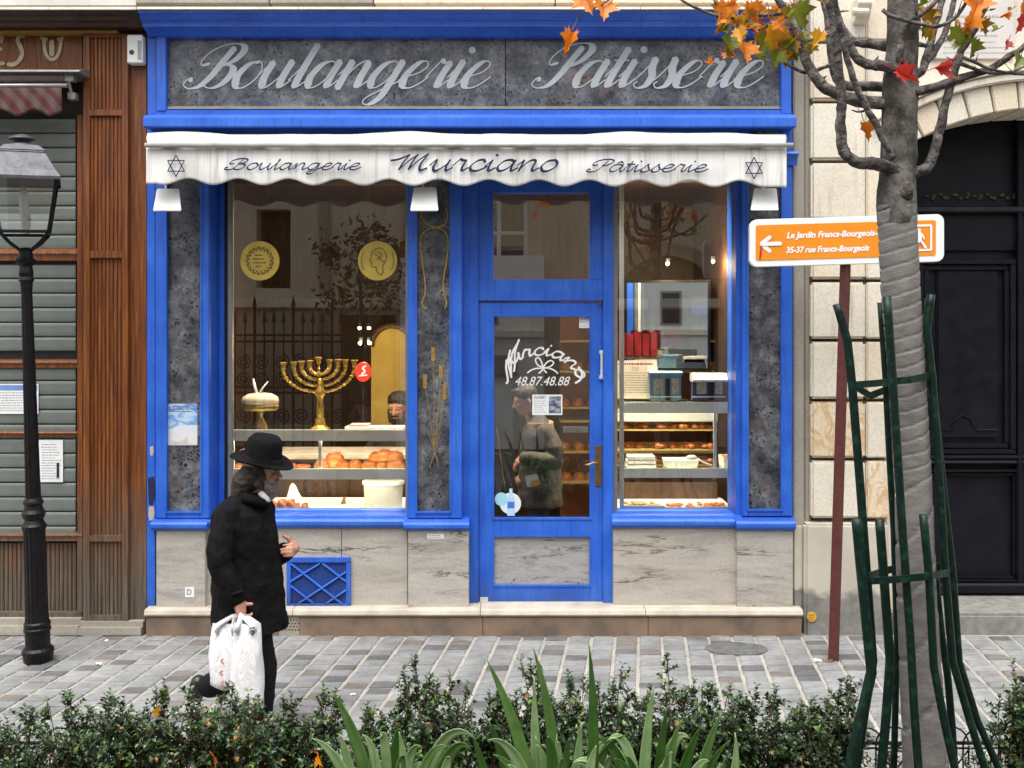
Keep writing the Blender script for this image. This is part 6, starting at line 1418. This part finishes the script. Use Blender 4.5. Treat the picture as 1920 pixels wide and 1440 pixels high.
while q_ > -260:
    u, r_ = interp(q_); c = W(u, q_, TY)
    for k in range(n):
        a = 2*math.pi*k/n; w_ = 1+.10*mnoise.noise(Vector((math.cos(a)*1.4, math.sin(a)*1.4, q_*.016)))+.05*mnoise.noise(Vector((math.cos(a)*4, math.sin(a)*4, q_*.05)))
        vs.append((c.x+r_/sT*math.cos(a)*w_, c.y+r_/sT*math.sin(a)*w_, c.z))
    q_ -= 8; rows += 1
m.add(vs, [(j*n+k, j*n+(k+1)%n, (j+1)*n+(k+1)%n, (j+1)*n+k) for j in range(rows-1) for k in range(n)]); m.build('trunk', MB_, tr, smooth=True, fix=False)
# knot scars
m = MB(); c = W(1700,358,TY-.08); m.ball(c+Vector((0,.012,0)), .034, .022, .044, 16, 10); m.ball(c+Vector((.004,-.006,0)), .014, .010, .020, 12, 8); m.build('branch_scar', BARK, tr, smooth=True)
# cloth wrap wound round the trunk
WR = mk('grey_trunk_wrap', (.16,.15,.138), (.235,.22,.205), 14, .9, bmp=.6, bscale=90, stretch=(1,1,2.5))
m = MB(); vs = []; q_ = 1657; rows = 0; n = 36
while q_ > 384:
    u, r_ = interp(q_); c = W(u, q_, TY)
    for k in range(n):
        a = 2*math.pi*k/n; per = 27+12*max(0,(q_-900)/600)
        ph = (q_+7*math.sin(a+1.2)+2.6*mnoise.noise(Vector((math.cos(a),math.sin(a),q_*.02)))+per*a/6.2832)/per; fr = ph % 1.0
        w_ = 1.0+.030*(1-fr)-.05*(fr > .90)-.012+.02*mnoise.noise(Vector((math.cos(a)*2, math.sin(a)*2, q_*.03)))
        vs.append((c.x+r_/sT*math.cos(a)*w_, c.y+r_/sT*math.sin(a)*w_, c.z))
    q_ -= 2.6; rows += 1
m.add(vs, [(j*n+k, j*n+(k+1)%n, (j+1)*n+(k+1)%n, (j+1)*n+k) for j in range(rows-1) for k in range(n)]); m.build('trunk_wrap', WR, tr, smooth=True, fix=False)
def c6(x, y): return (1480+x/4.364, y/4.364)
def c5(x, y): return (900+x/3.097, y/3.097)
def branch(pts, r0, r1, dys=0., dye=None):
    dye = dys if dye is None else dye; cp_ = catmull(pts, 6); k = len(cp_); P3 = []
    for i, p in enumerate(cp_):
        t = i/(k-1); w_ = mnoise.noise(Vector((p.x*.05, p.y*.05, 1)))*2.6; P3.append(W(p.x+w_, p.y, TY+dys+(dye-dys)*t))
    r0 *= .72; r1 *= .70
    rr_ = [max(.0018, (r0+(r1-r0)*(i/(k-1)))/sT*(1+.13*mnoise.noise(Vector((i*.55, r0*3, 3)))+(.10 if i % 11 == 7 else 0))) for i in range(k)]
    m = MB(); m.tube(P3, rr_, 10)
    rg = random.Random(int(pts[1][0]*3+r0)); 
    for i in range(4, k-2, 5):
        if rg.random() < .30:
            d = Vector((rg.uniform(-1,1), rg.uniform(-.6,.3), rg.uniform(.1,1))).normalized(); L_ = rg.uniform(.015,.05); m.tube([P3[i], P3[i]+d*L_*.6+Vector((0,0,.004)), P3[i]+d*L_+Vector((0,0,.01))], [rr_[i]*.45, rr_[i]*.3, .0012], 6)
    return m.build('branch', BARK, tr, smooth=True)
branch([(1690,322)]+[c6(*p) for p in ((700,1340),(560,1330),(450,1240),(420,1050),(428,850),(410,600),(380,300),(345,100),(300,-60))], 17, 9, -.05, -.12)
branch([(1690,195)]+[c6(*p) for p in ((600,830),(400,770),(250,680),(150,520),(60,270),(0,130),(-90,0),(-160,-90))], 18, 8, 0., .15)
branch([(1690,165)]+[c6(*p) for p in ((640,705),(480,705),(390,640),(345,480),(325,250),(280,0),(240,-120))], 14, 8, .05, .2)
branch([c6(*p) for p in ((850,1300),(780,1160),(700,1000),(560,730),(470,480),(410,200),(375,0),(350,-120))], 10, 7, -.10, -.2)
branch([(1690,130)]+[c6(*p) for p in ((740,535),(620,520),(520,430),(440,270),(370,100),(320,-80))], 15, 8, -.05, .02)
branch([(1690,92)]+[c6(*p) for p in ((640,350),(520,335),(450,255),(400,150),(330,-60))], 15, 8, .06, .2)
branch([(1690,182)]+[c6(*p) for p in ((960,765),(1150,725),(1400,640),(1650,560),(1800,460),(1920,380),(2100,200))], 14, 6, -.04, -.1)
branch([(1690,328)]+[c6(*p) for p in ((1000,1415),(1130,1370),(1185,1250),(1240,1020),(1300,760),(1350,600),(1400,430),(1480,300),(1580,100),(1640,-60))], 15, 8, -.02, -.08)
branch([(1690,118)]+[c6(*p) for p in ((900,440),(930,260),(1020,160),(1150,60),(1260,-60))], 10, 6, -.06, -.1)
branch([(1692,145)]+[c6(*p) for p in ((1060,600),(1120,470),(1180,250),(1235,60),(1270,-80))], 12, 8, .08, .15)
branch([c6(*p) for p in ((1110,520),(1190,420),(1280,250),(1335,50),(1370,-80))], 10, 7, .1, .2)
branch([c6(*p) for p in ((900,330),(1000,350),(1120,375))], 9, 6, .0, .08)
branch([c6(*p) for p in ((760,80),(860,140),(1050,190),(1220,215),(1370,130),(1460,0),(1500,-80))], 5.5, 4, -.09, -.16)
branch([c6(*p) for p in ((1400,520),(1600,590),(1800,600),(1940,612))], 5, 3, -.1, -.05); branch([c6(*p) for p in ((1420,465),(1560,530),(1640,560),(1800,590),(1930,540))], 4.5, 3, -.1, -.15)
branch([c6(*p) for p in ((330,530),(210,580),(120,590),(0,535))]+[c5(*p) for p in ((1750,340),(1680,260),(1620,180),(1530,120))], 5.5, 3, .1, .2)
branch([c5(*p) for p in ((1760,80),(1600,90),(1450,105),(1340,80),(1200,20),(1140,-30))], 5.5, 3, .12, .2); branch([c5(*p) for p in ((1720,110),(1640,165),(1560,160),(1500,90),(1380,20),(1340,-30))], 4.5, 3, .12, .2)
branch([c5(*p) for p in ((790,-30),(740,5),(660,50),(600,72),(545,150),(525,178))], 2.6, 1.6, .1, .1)
branch([c6(*p) for p in ((960,560),(985,520),(998,500))], 3, 1.5, -.1, -.14); branch([c6(*p) for p in ((1640,80),(1690,72))], 3, 1.5, -.08, -.1); branch([c6(*p) for p in ((390,110),(430,92),(488,90))], 3, 1.5, -.1, -.12); branch([c6(*p) for p in ((610,910),(560,915),(512,900))], 3, 1.6, -.12, -.15)
LEAFC = {'o': mk('orange_maple_leaf', (.78,.26,.012), (.60,.15,.01), 30, .5), 'y': mk('amber_maple_leaf', (.76,.42,.025), (.58,.26,.015), 26, .5), 'g': mk('olive_maple_leaf', (.22,.25,.018), (.12,.16,.014), 24, .5),
         'm': mk('green_orange_maple_leaf', (.13,.16,.015), (.48,.20,.015), 16, .5), 'r': mk('red_maple_leaf', (.55,.050,.035), (.42,.03,.025), 24, .5)}
for mm in LEAFC.values():   # thin leaves let light through
    t = mm.node_tree; p = t.nodes['Principled BSDF']; tl_ = t.nodes.new('ShaderNodeBsdfTranslucent'); mx = t.nodes.new('ShaderNodeMixShader'); mx.inputs[0].default_value = .35
    src_ = p.inputs['Base Color'].links[0].from_socket; lk(t, src_, tl_.inputs[0]); o_ = t.nodes['Material Output']; lk(t, p.outputs[0], mx.inputs[1]); lk(t, tl_.outputs[0], mx.inputs[2]); lk(t, mx.outputs[0], o_.inputs[0])
LOBE = [(0,-.05),(.10,.02),(.34,-.10),(.30,.06),(.52,.10),(.40,.22),(.62,.46),(.36,.44),(.30,.52),(.22,.46),(.16,.62),(.20,.74),(.06,.80),(0,1.0)]
def maple(u, v, size, ang, c, dy=-.15, fold=.5, tip=0., roll=0.):
    size *= .84
    pts = LOBE+[(-x, y) for x, y in LOBE[-2:0:-1]]; m = MB(); s_ = size/S(TY+dy); r = random.Random(int(u*3+v)); vs = []
    Mx = Matrix.Rotation(math.radians(ang), 3, 'Y') @ Matrix.Rotation(tip, 3, 'X') @ Matrix.Rotation(roll, 3, 'Z')
    o0 = W(u, v, TY+dy)
    def f3(x, y): return Mx @ Vector((x*s_*math.cos(fold*.8), -abs(x)*math.sin(fold)*s_+.10*s_*math.sin(y*3+u)*abs(x)-.12*s_*y*y*math.sin(u), (y-.45)*s_))+o0
    spine = [f3(0, y) for y in (0, .25, .5, .75)]
    vs = [f3(*p) for p in pts]; L = len(pts); vs += [f3(0, .2), f3(0, .5)]
    fs = []
    for i in range(L):
        y = (pts[i][1]+pts[(i+1)%L][1])/2; fs.append((i, (i+1)%L, L if y < .36 else L+1))
    # bridge between the two fan centres
    for i in range(L):
        a, b_ = pts[i][1], pts[i-1][1]
        ya = (pts[i][1]+pts[(i+1)%L][1])/2 < .36; yb = (pts[i-1][1]+pts[i][1])/2 < .36
        if ya != yb: fs.append((i, L, L+1))
    m.add(vs, fs); o = m.build('leaf', LEAFC[c], tr, fix=False)
    m = MB(); m.tube([f3(0,-.02), f3(.05,-.3), f3(.02,-.55)], .0018, 5); m.build('leaf_stalk', LEAFC['r'], o)
    return o
for a in ((1102,6,62,160,'o',.1),(1132,22,60,185,'o',.1),(1066,82,60,200,'o',.1,1.2),(1362,24,52,190,'o',.1),(1413,24,52,170,'o',.1),(1463,48,36,150,'o',.05),(1368,88,60,190,'g',.12),(1397,100,58,178,'o',.08),(1449,74,70,175,'y',.1),
          (1432,86,58,205,'g',.14),(1488,88,66,165,'g',.12),(1500,32,66,150,'g',.1),(1397,46,44,120,'y',.14),(1455,112,46,200,'g',.1),(1380,60,44,230,'m',.16),(1423,60,50,200,'o',.16),(1345,20,40,200,'m',.2),(1475,110,44,185,'m',.14),
          (1533,76,46,215,'y',.0,.9),(1625,247,48,170,'o',.12,.9),(1702,142,62,120,'r',-.2,1.15),(1771,124,72,75,'r',-.2,1.15),(1830,18,74,200,'o',-.15),(1814,48,58,205,'o',-.2,1.),(1846,-4,60,160,'y',-.15),(1787,66,44,235,'g',-.2),(1801,80,42,175,'g',-.18,1.),
          (1821,95,48,165,'g',-.2,.9),(1842,52,42,150,'m',-.1,.8),(1739,30,50,190,'m',.12),(1730,57,36,185,'g',.1,.9),(1914,45,46,200,'r',-.1),(1909,118,52,215,'g',-.1),(1918,20,40,170,'o',-.1)):
    maple(*a[:6], fold=a[6] if len(a) > 6 else rnd(.25,.7), tip=rnd(-.5,.5), roll=rnd(-.5,.5))
rl_ = random.Random(21)
for (u, v, n_, cs_) in ((1400,60,12,'oygm'),(1455,85,9,'gymo'),(1365,45,5,'ogm'),(1500,60,5,'gm'),(1825,30,7,'ooy'),(1805,80,5,'gm'),(1915,70,4,'rog'),(1745,40,4,'gm'),(1110,15,2,'o')):
    for i in range(n_): maple(u+rl_.gauss(0,24), max(-10, v+rl_.gauss(0,26)), rl_.uniform(26,46), rl_.uniform(130,240), rl_.choice(cs_), rl_.uniform(.0,.25) if u < 1600 else rl_.uniform(-.2,.1), rl_.uniform(.5,1.25), rl_.uniform(-.8,.8), rl_.uniform(-.9,.9))
# tree guard
tg = thing('tree_guard', 'dark green iron bar guard around the young tree', 'tree guard', (X(1735,TY), TY, 0))
def gbar(pts, dy, w=21, tilt_=0.):
    Y = TY+dy; pts = list(pts); (u0, v0), (u1, v1) = pts[-2], pts[-1]; ve = HZ+H*S(Y)+2; pts.append((u1+(u1-u0)/(v1-v0)*(ve-v1)*.8, ve))
    dense = []
    for (a, b_), (c, d) in zip(pts[:-1], pts[1:]):
        for i in range(4): dense.append((a+(c-a)*i/4, b_+(d-b_)*i/4))
    dense.append(pts[-1])
    w *= .86
    m = MB(); m.tube([W(u, v, Y) for u, v in dense], w/2/S(Y), 10); return m.build('bar', M['green'], tg, smooth=True)
gbar([(1569,570),(1589,640),(1598,724),(1612,900),(1624,1060),(1637,1240),(1622,1330),(1605,1440)], .02, 19)
gbar([(1606,972),(1614,1060),(1624,1160),(1634,1260),(1613,1350),(1592,1440)], -.14, 23)
gbar([(1651,567),(1660,700),(1668,860),(1676,1000),(1682,1200),(1676,1440)], .17, 14)
gbar([(1663,556),(1674,716),(1691,980),(1707,1200),(1714,1330),(1722,1440)], -.16, 18)
gbar([(1649,974),(1657,1080),(1669,1240),(1661,1350),(1653,1440)], -.08, 20)
gbar([(1746,552),(1738,622),(1748,706),(1764,930),(1772,1070),(1786,1240),(1815,1340),(1846,1440)], -.06, 17)
gbar([(1741,560),(1735,640),(1752,760),(1770,930),(1786,1070),(1798,1240),(1832,1350),(1872,1440)], .08, 16)
gbar([(1731,965),(1742,1080),(1751,1250),(1770,1350),(1790,1440)], -.17, 18)
gbar([(1752,1060),(1764,1180),(1777,1270),(1784,1350),(1790,1440)], .17, 16)
def band(pts, wpx):
    m = MB(); top = [W(u, v-wpx/2, TY+dy) for u, v, dy in pts]; bot = [W(u, v+wpx/2, TY+dy) for u, v, dy in pts]; k = len(pts)
    m.add(top+bot, [(i, i+1, k+i+1, k+i) for i in range(k-1)]); o = m.build('band', M['green'], tg, fix=False); o.modifiers.new('t','SOLIDIFY').thickness = .008
band([(1600,722,.03),(1640,719,-.09),(1668,716,-.145),(1705,712,-.14),(1746,704,-.05)], 13); band([(1598,722,.04),(1630,742,.12),(1672,726,.19),(1726,709,.14),(1746,706,-.03)], 13)
band([(1626,1089,-.12),(1655,1088,-.15),(1698,1084,-.19),(1740,1080,-.18),(1774,1074,-.08)], 13); band([(1626,1080,-.10),(1660,1069,.12),(1700,1062,.19),(1760,1062,.16),(1786,1068,.06)], 13)

# ================================================================ LOW HOOP FENCE
FY = -2.62; fe = thing('hoop_fence', 'low black wire hoop fence along the planting bed', 'fence', (0, FY, 0))
for z in (.295, .27, .05):
    m = MB(); m.tube([(-4.2, FY, z), (4.2, FY, z)], .009 if z > .28 else .005, 6); m.build('rail', M['iron'], fe, smooth=True)
hp = MB(); pts = [(-.085, 0, 0), (-.085, 0, .18)]+[(.085*math.cos(math.pi-a), 0, .285+.085*math.sin(a)) for a in [math.pi*i/10 for i in range(11)]]+[(.085, 0, .18), (.085, 0, 0)]
hp.tube([(x+ (.05 if z < .05 and x < 0 else -.05 if z < .05 else 0), y, z) for x, y, z in pts], .0045, 5); hme = hp.mesh('hoop', M['iron'])
dg_ = MB(); dg_.tube([(-.085,.004,.27), (.085,.004,.05)], .004, 5); dg_.tube([(.085,-.004,.27), (-.085,-.004,.05)], .004, 5); dme = dg_.mesh('hoop_cross', M['iron'])
for i in range(60):
    share(hme, 'hoop', fe, (-4.1+i*.138, FY+(.006 if i % 2 else -.006), 0))
    if i % 2: share(dme, 'cross_wire', fe, (-4.1+i*.138, FY, 0))

# ================================================================ SHRUBS
LV = [mk('dark_box_leaf', (.032,.068,.022), (.055,.10,.034), 50, .30, spec=.6), mk('deep_green_box_leaf', (.014,.034,.013), (.026,.052,.020), 50, .32, spec=.6), mk('fresh_box_leaf', (.09,.17,.025), (.13,.21,.035), 50, .35), mk('turning_box_leaf', (.30,.11,.02), (.20,.09,.02), 50, .5), mk('twig_bark', (.075,.05,.03), (.11,.07,.04), 30, .9)]
def shrub(lab, u, top, hw, Y, seed, stems=20, dens=1.0, gold=.01):
    r = random.Random(seed); s_ = S(Y); base_ = Vector((X(u, Y), Y, 0)); zt_ = Z(top, Y); rw = hw/s_*.92
    t = thing('box_shrub', lab, 'shrub', tuple(base_), 'clipped shrubs along the fence')
    L = MB(); T = MB()
    def leaf(p, d, n, size):
        d = d.normalized(); sd_ = d.cross(n)
        if sd_.length < 1e-4: sd_ = d.orthogonal()
        sd_.normalize(); nn = sd_.cross(d); w_ = size*.36; a = p; b_ = p+d*size*.5; e = p+d*size-nn*size*.12
        k = r.random(); L.mi = 3 if k < gold else 2 if k < gold+.09 else 1 if k < .46 else 0
        L.add([a, b_+sd_*w_+nn*w_*.45, b_-sd_*w_+nn*w_*.45, b_-nn*.0, e], [(0,1,3),(0,3,2),(1,4,3),(3,4,2)])
    def twig(p, d, ln, npair):
        d = d.normalized(); prev = p; side = d.orthogonal().normalized()
        for i in range(npair):
            q_ = p+d*ln*(i+1)/npair+Vector((0,0,ln*.10*((i+1)/npair)**2)); side = Matrix.Rotation(math.pi/2+r.uniform(-.3,.3), 3, d) @ side
            sz = r.uniform(.016,.038)*(1 if i < npair-1 else .8)
            for sg_ in (1, -1): leaf(q_, side*sg_*.9+d*r.uniform(.35,.9)+Vector((0,0,.12)), Vector((0,0,1))*.7+d*.5+Vector((r.uniform(-.3,.3),r.uniform(-.3,.3),0)), sz)
            prev = q_
        T.tube([p, prev], [.0018,.0010], 4, cap=False)
    for s in range(stems):
        a = r.uniform(0, 6.283); rad = r.random()**.6; tipx = base_.x+rad*rw*math.cos(a); tipy = Y+rad*min(.22, rw)*math.sin(a)
        hz_ = zt_*(1-.24*rad*rad)*(r.uniform(.66, .95) if s > stems*.28 else r.uniform(.93, 1.10))
        b0 = base_+Vector((r.uniform(-.3,.3)*rw, r.uniform(-.06,.06), 0)); tip = Vector((tipx, tipy, hz_)); mid = b0.lerp(tip, .5)+Vector((r.uniform(-.05,.05), r.uniform(-.04,.04), 0)); pts = []
        for i in range(9): tt = i/8; pts.append(b0*(1-tt)**2+mid*2*tt*(1-tt)+tip*tt*tt)
        T.tube(pts, [.0055*(1-.75*i/8) for i in range(9)], 5, cap=False)
        k = int(hz_/.034*dens)
        for i in range(k):
            tt = .22+.74*(i+r.random())/k; j = min(7, int(tt*8)); p = pts[j].lerp(pts[j+1], tt*8-j); an = r.uniform(0, 6.283)
            twig(p, Vector((math.cos(an), math.sin(an)*.8, r.uniform(.25,1.0))), r.uniform(.04,.11)*(1.15-tt*.5), r.randint(3,5))
        twig(tip-Vector((0,0,.05)), (tip-pts[6])+Vector((0,0,.05)), .07, 5)
    o = L.build('foliage', LV, t, fix=False); o['kind'] = 'stuff'; T.build('stems', LV[4], t, fix=False)['kind'] = 'stuff'
shr = [(20,1345,70,-3.05,'far left'),(120,1330,75,-2.95,''),(215,1315,70,-3.0,''),(310,1305,75,-2.95,''),(395,1288,75,-2.95,''),(470,1310,60,-3.05,''),(530,1320,42,-2.95,''),(600,1310,50,-2.95,''),(690,1335,35,-2.95,''),(770,1272,72,-2.95,''),(845,1285,60,-3.0,''),
       (925,1310,50,-2.9,''),(990,1270,70,-2.95,''),(1075,1275,75,-2.95,''),(1165,1272,70,-3.0,''),(1262,1268,70,-2.95,''),(1340,1285,70,-3.0,''),(1420,1298,65,-2.95,''),(1500,1295,65,-3.0,''),(1575,1290,55,-2.95,''),(1915,1268,42,-2.95,''),(1650,1395,50,-3.1,''),(1842,1410,40,-3.0,'')]
ordn = ['first','second','third','fourth','fifth','sixth','seventh','eighth','ninth','tenth','eleventh','twelfth','thirteenth','fourteenth','fifteenth','sixteenth','seventeenth','eighteenth','nineteenth','twentieth']
for i, (u, top, hw, Y, _) in enumerate(shr):
    if i < 20: lab = 'small-leaved evergreen shrub, %s from the left in the low hedge' % ordn[i]
    else: lab = ['small-leaved evergreen shrub at the right edge of the picture','low sparse evergreen sprigs at the foot of the tree guard','low sparse evergreen sprigs before the fence right of the tree'][i-20]
    shrub(lab, u, top, hw, Y, 100+i, int(10+hw*.20) if i < 21 else 8, 1.0 if i < 21 else .7, .05 if 250 < u < 480 else .012)

# ================================================================ STRAP-LEAVED PLANTS
ST = [mk('strap_leaf', (.10,.185,.045), (.06,.135,.028), 14, .36, stretch=(1,1,1)), mk('strap_leaf_pale', (.24,.34,.16), (.145,.25,.085), 12, .38), mk('strap_leaf_deep', (.042,.11,.016), (.03,.08,.013), 16, .35)]
def strap(par, base_, ctrl, tip, wpx, Y, mi=0, dyt=-.05, twist=0.):
    m = MB(); N = 18; vs = []; s_ = S(Y); b0 = W(*base_, Y); c0 = W(*ctrl, Y+dyt*.5); t0 = W(*tip, Y+dyt)
    for i in range(N+1):
        t = i/N; p = b0*(1-t)**2+c0*2*t*(1-t)+t0*t*t; d = ((c0-b0)*(1-t)+(t0-c0)*t).normalized()
        view = Matrix.Rotation(twist*t+.25*math.sin(base_[0]), 3, d) @ Vector((0,-1,0)); sd_ = d.cross(view).normalized(); nn = sd_.cross(d)
        w_ = wpx*.90/2/s_*(.70+.30*math.sin(t*math.pi))*(1 if t < .55 else max(.05, 1-((t-.55)/.45)**2.2))
        for k, f in ((-1, .30), (-.5, .08), (0, 0), (.5, .08), (1, .30)): vs.append(p+sd_*w_*k-nn*(-w_*f))
    m.add(vs, [(i*5+k, i*5+k+1, (i+1)*5+k+1, (i+1)*5+k) for i in range(N) for k in range(4)]); o = m.build('leaf', ST[mi], par, smooth=True, fix=False); o.modifiers.new('t','SOLIDIFY').thickness = .0025
GYp = -3.72
def plant(lab, u, leaves):
    t = thing('strap_leaved_plant', lab, 'plant', (X(u,GYp), GYp, 0), 'strap-leaved plants before the hedge')
    gv = HZ+H*S(GYp)
    r = random.Random(int(u))
    extra = []
    for i in range(13):
        tx = u+r.uniform(-150, 150); ty = r.uniform(1375, 1450); extra.append((u, u+(tx-u)*r.uniform(.2,.5), ty-r.uniform(-30,70), tx, ty, r.uniform(18,26), r.choice((0,1,1,2)), r.uniform(-.5,.5)))
    for (bx, cx, cy, tx, ty, wd, mi, *tw) in leaves+extra: strap(t, (u+(bx-u)*.35, gv-20), (cx, cy), (tx, ty), wd, GYp+random.Random(int(tx)).uniform(-.10,.10), mi, -.05, tw[0] if tw else 0.)
plant('left strap-leaved plant with arching green leaves before the hedge', 735, [(745,700,1400,622,1298,27,0),(735,655,1420,636,1376,22,1),(720,640,1470,632,1408,20,1),(760,770,1440,748,1372,20,1),(740,800,1290,893,1388,26,1),(760,830,1330,884,1408,26,0),(725,790,1460,738,1384,18,1),(730,690,1430,700,1398,20,0),(770,850,1400,840,1420,22,1)])
plant('middle strap-leaved plant with long upright leaves before the hedge', 1050, [(1020,1010,1420,911,1234,26,0),(1060,1060,1400,999,1213,23,0,.3),(1130,1130,1440,1104,1207,23,2),(1000,1000,1480,1002,1268,24,1),(1010,960,1440,917,1354,24,2),(930,920,1480,884,1370,20,2),(980,1000,1500,968,1398,18,0),(1045,1020,1450,1004,1380,22,1),(1030,1035,1500,1044,1378,18,1),(1085,1080,1440,1090,1358,22,1),(1080,1100,1440,1118,1398,24,1),(1055,1050,1440,1068,1384,22,2),(960,990,1440,952,1434,26,1),(1110,1110,1440,1152,1414,28,1)])
plant('right strap-leaved plant with leaning leaves before the hedge', 1220, [(1190,1195,1450,1226,1286,24,1),(1220,1225,1440,1252,1324,22,2),(1225,1230,1450,1278,1350,22,0),(1200,1270,1420,1318,1360,24,2),(1290,1300,1440,1354,1336,24,0),(1280,1290,1450,1370,1388,20,2),(1390,1395,1480,1378,1374,20,1),(1250,1290,1400,1330,1428,22,1),(1215,1240,1420,1260,1410,26,1),(1330,1350,1470,1360,1420,18,0)])

# ================================================================ SMALL THINGS ON THE GROUND
mh = thing('manhole_cover', 'round cast iron manhole cover in the pavement near the right window', 'manhole cover', tuple(W(1381, 1218, -.3)))
YH = -.36; cxh = X(1381, YH); k = 40
m = MB(); m.lathe([(.22,-.02),(.22,.012),(.19,.013),(.19,.010),(.0,.010)], k, (cxh, YH, .006), .62); m.build('cover_frame', mk('worn_iron_cover', (.20,.20,.195), (.13,.13,.13), 18, .5, .3, bmp=.5), mh)
m = MB()
for i in range(-3, 4):
    w_ = .17*math.sqrt(1-(i/4)**2); m.box(cxh-w_, cxh+w_, YH+i*.030-.006, YH+i*.030+.006, .014, .020)
m.build('cover_ribs', mk('worn_iron_ribs', (.24,.24,.235), (.17,.17,.17), 18, .45, .3), mh)
def scrap(name, lab, u, v, size, mat, cat):
    d = F*H/(v-HZ); Y = d-D0; m = MB(); r = random.Random(int(u)); x, y = X(u, Y), Y; vs = []
    for j in range(3):
        for i in range(4): vs.append((x+(i-1.5)*size/3+r.uniform(-.004,.004), y+(j-1)*size*.35, .013+r.uniform(0,.012)))
    m.add(vs, [(j*4+i, j*4+i+1, (j+1)*4+i+1, (j+1)*4+i) for j in range(2) for i in range(3)]); tag(m.build(name, mat, fix=False), lab, cat)
scrap('paper_scrap', 'scrap of white paper beside the foot of the sign post', 1534, 1243, .05, M['paper'], 'litter'); scrap('paper_scrap', 'scrap of pale paper against the step left of the stone plinth', 1381, 1193, .05, M['paper'], 'litter'); scrap('paper_scrap', 'tiny white paper scrap on the setts right of the lamp post', 185, 1249, .035, M['paper'], 'litter'); scrap('paper_scrap', 'tiny white scrap on the setts near the left wall', 200, 1205, .03, M['paper'], 'litter'); scrap('paper_scrap', 'tiny white scrap on the setts behind the strap leaves', 662, 1307, .03, M['paper'], 'litter')
scrap('fallen_leaf', 'brown curled leaf touching the base of the sign post', 1552, 1244, .07, mk('dead_leaf', (.13,.08,.04), (.18,.12,.06), 20, .8), 'leaf')
def fallen(lab, u, v, size, c, Y):
    o = maple(u, v, size, rnd(0,360), c, Y-TY, .3, 1.0, .4); o.parent = None; o.name = 'fallen_maple_leaf'; tag(o, lab, 'leaf')
fallen('orange maple leaf caught low in the hedge left of the middle', 600, 1425, 40, 'o', -3.12); fallen('orange maple leaf caught in the hedge at the bottom left', 405, 1422, 40, 'o', -3.12); fallen('small amber leaf caught high in the left hedge', 290, 1334, 26, 'y', -3.12)
fallen('yellow leaf caught in the hedge near the carrier bag', 437, 1388, 26, 'y', -3.14)
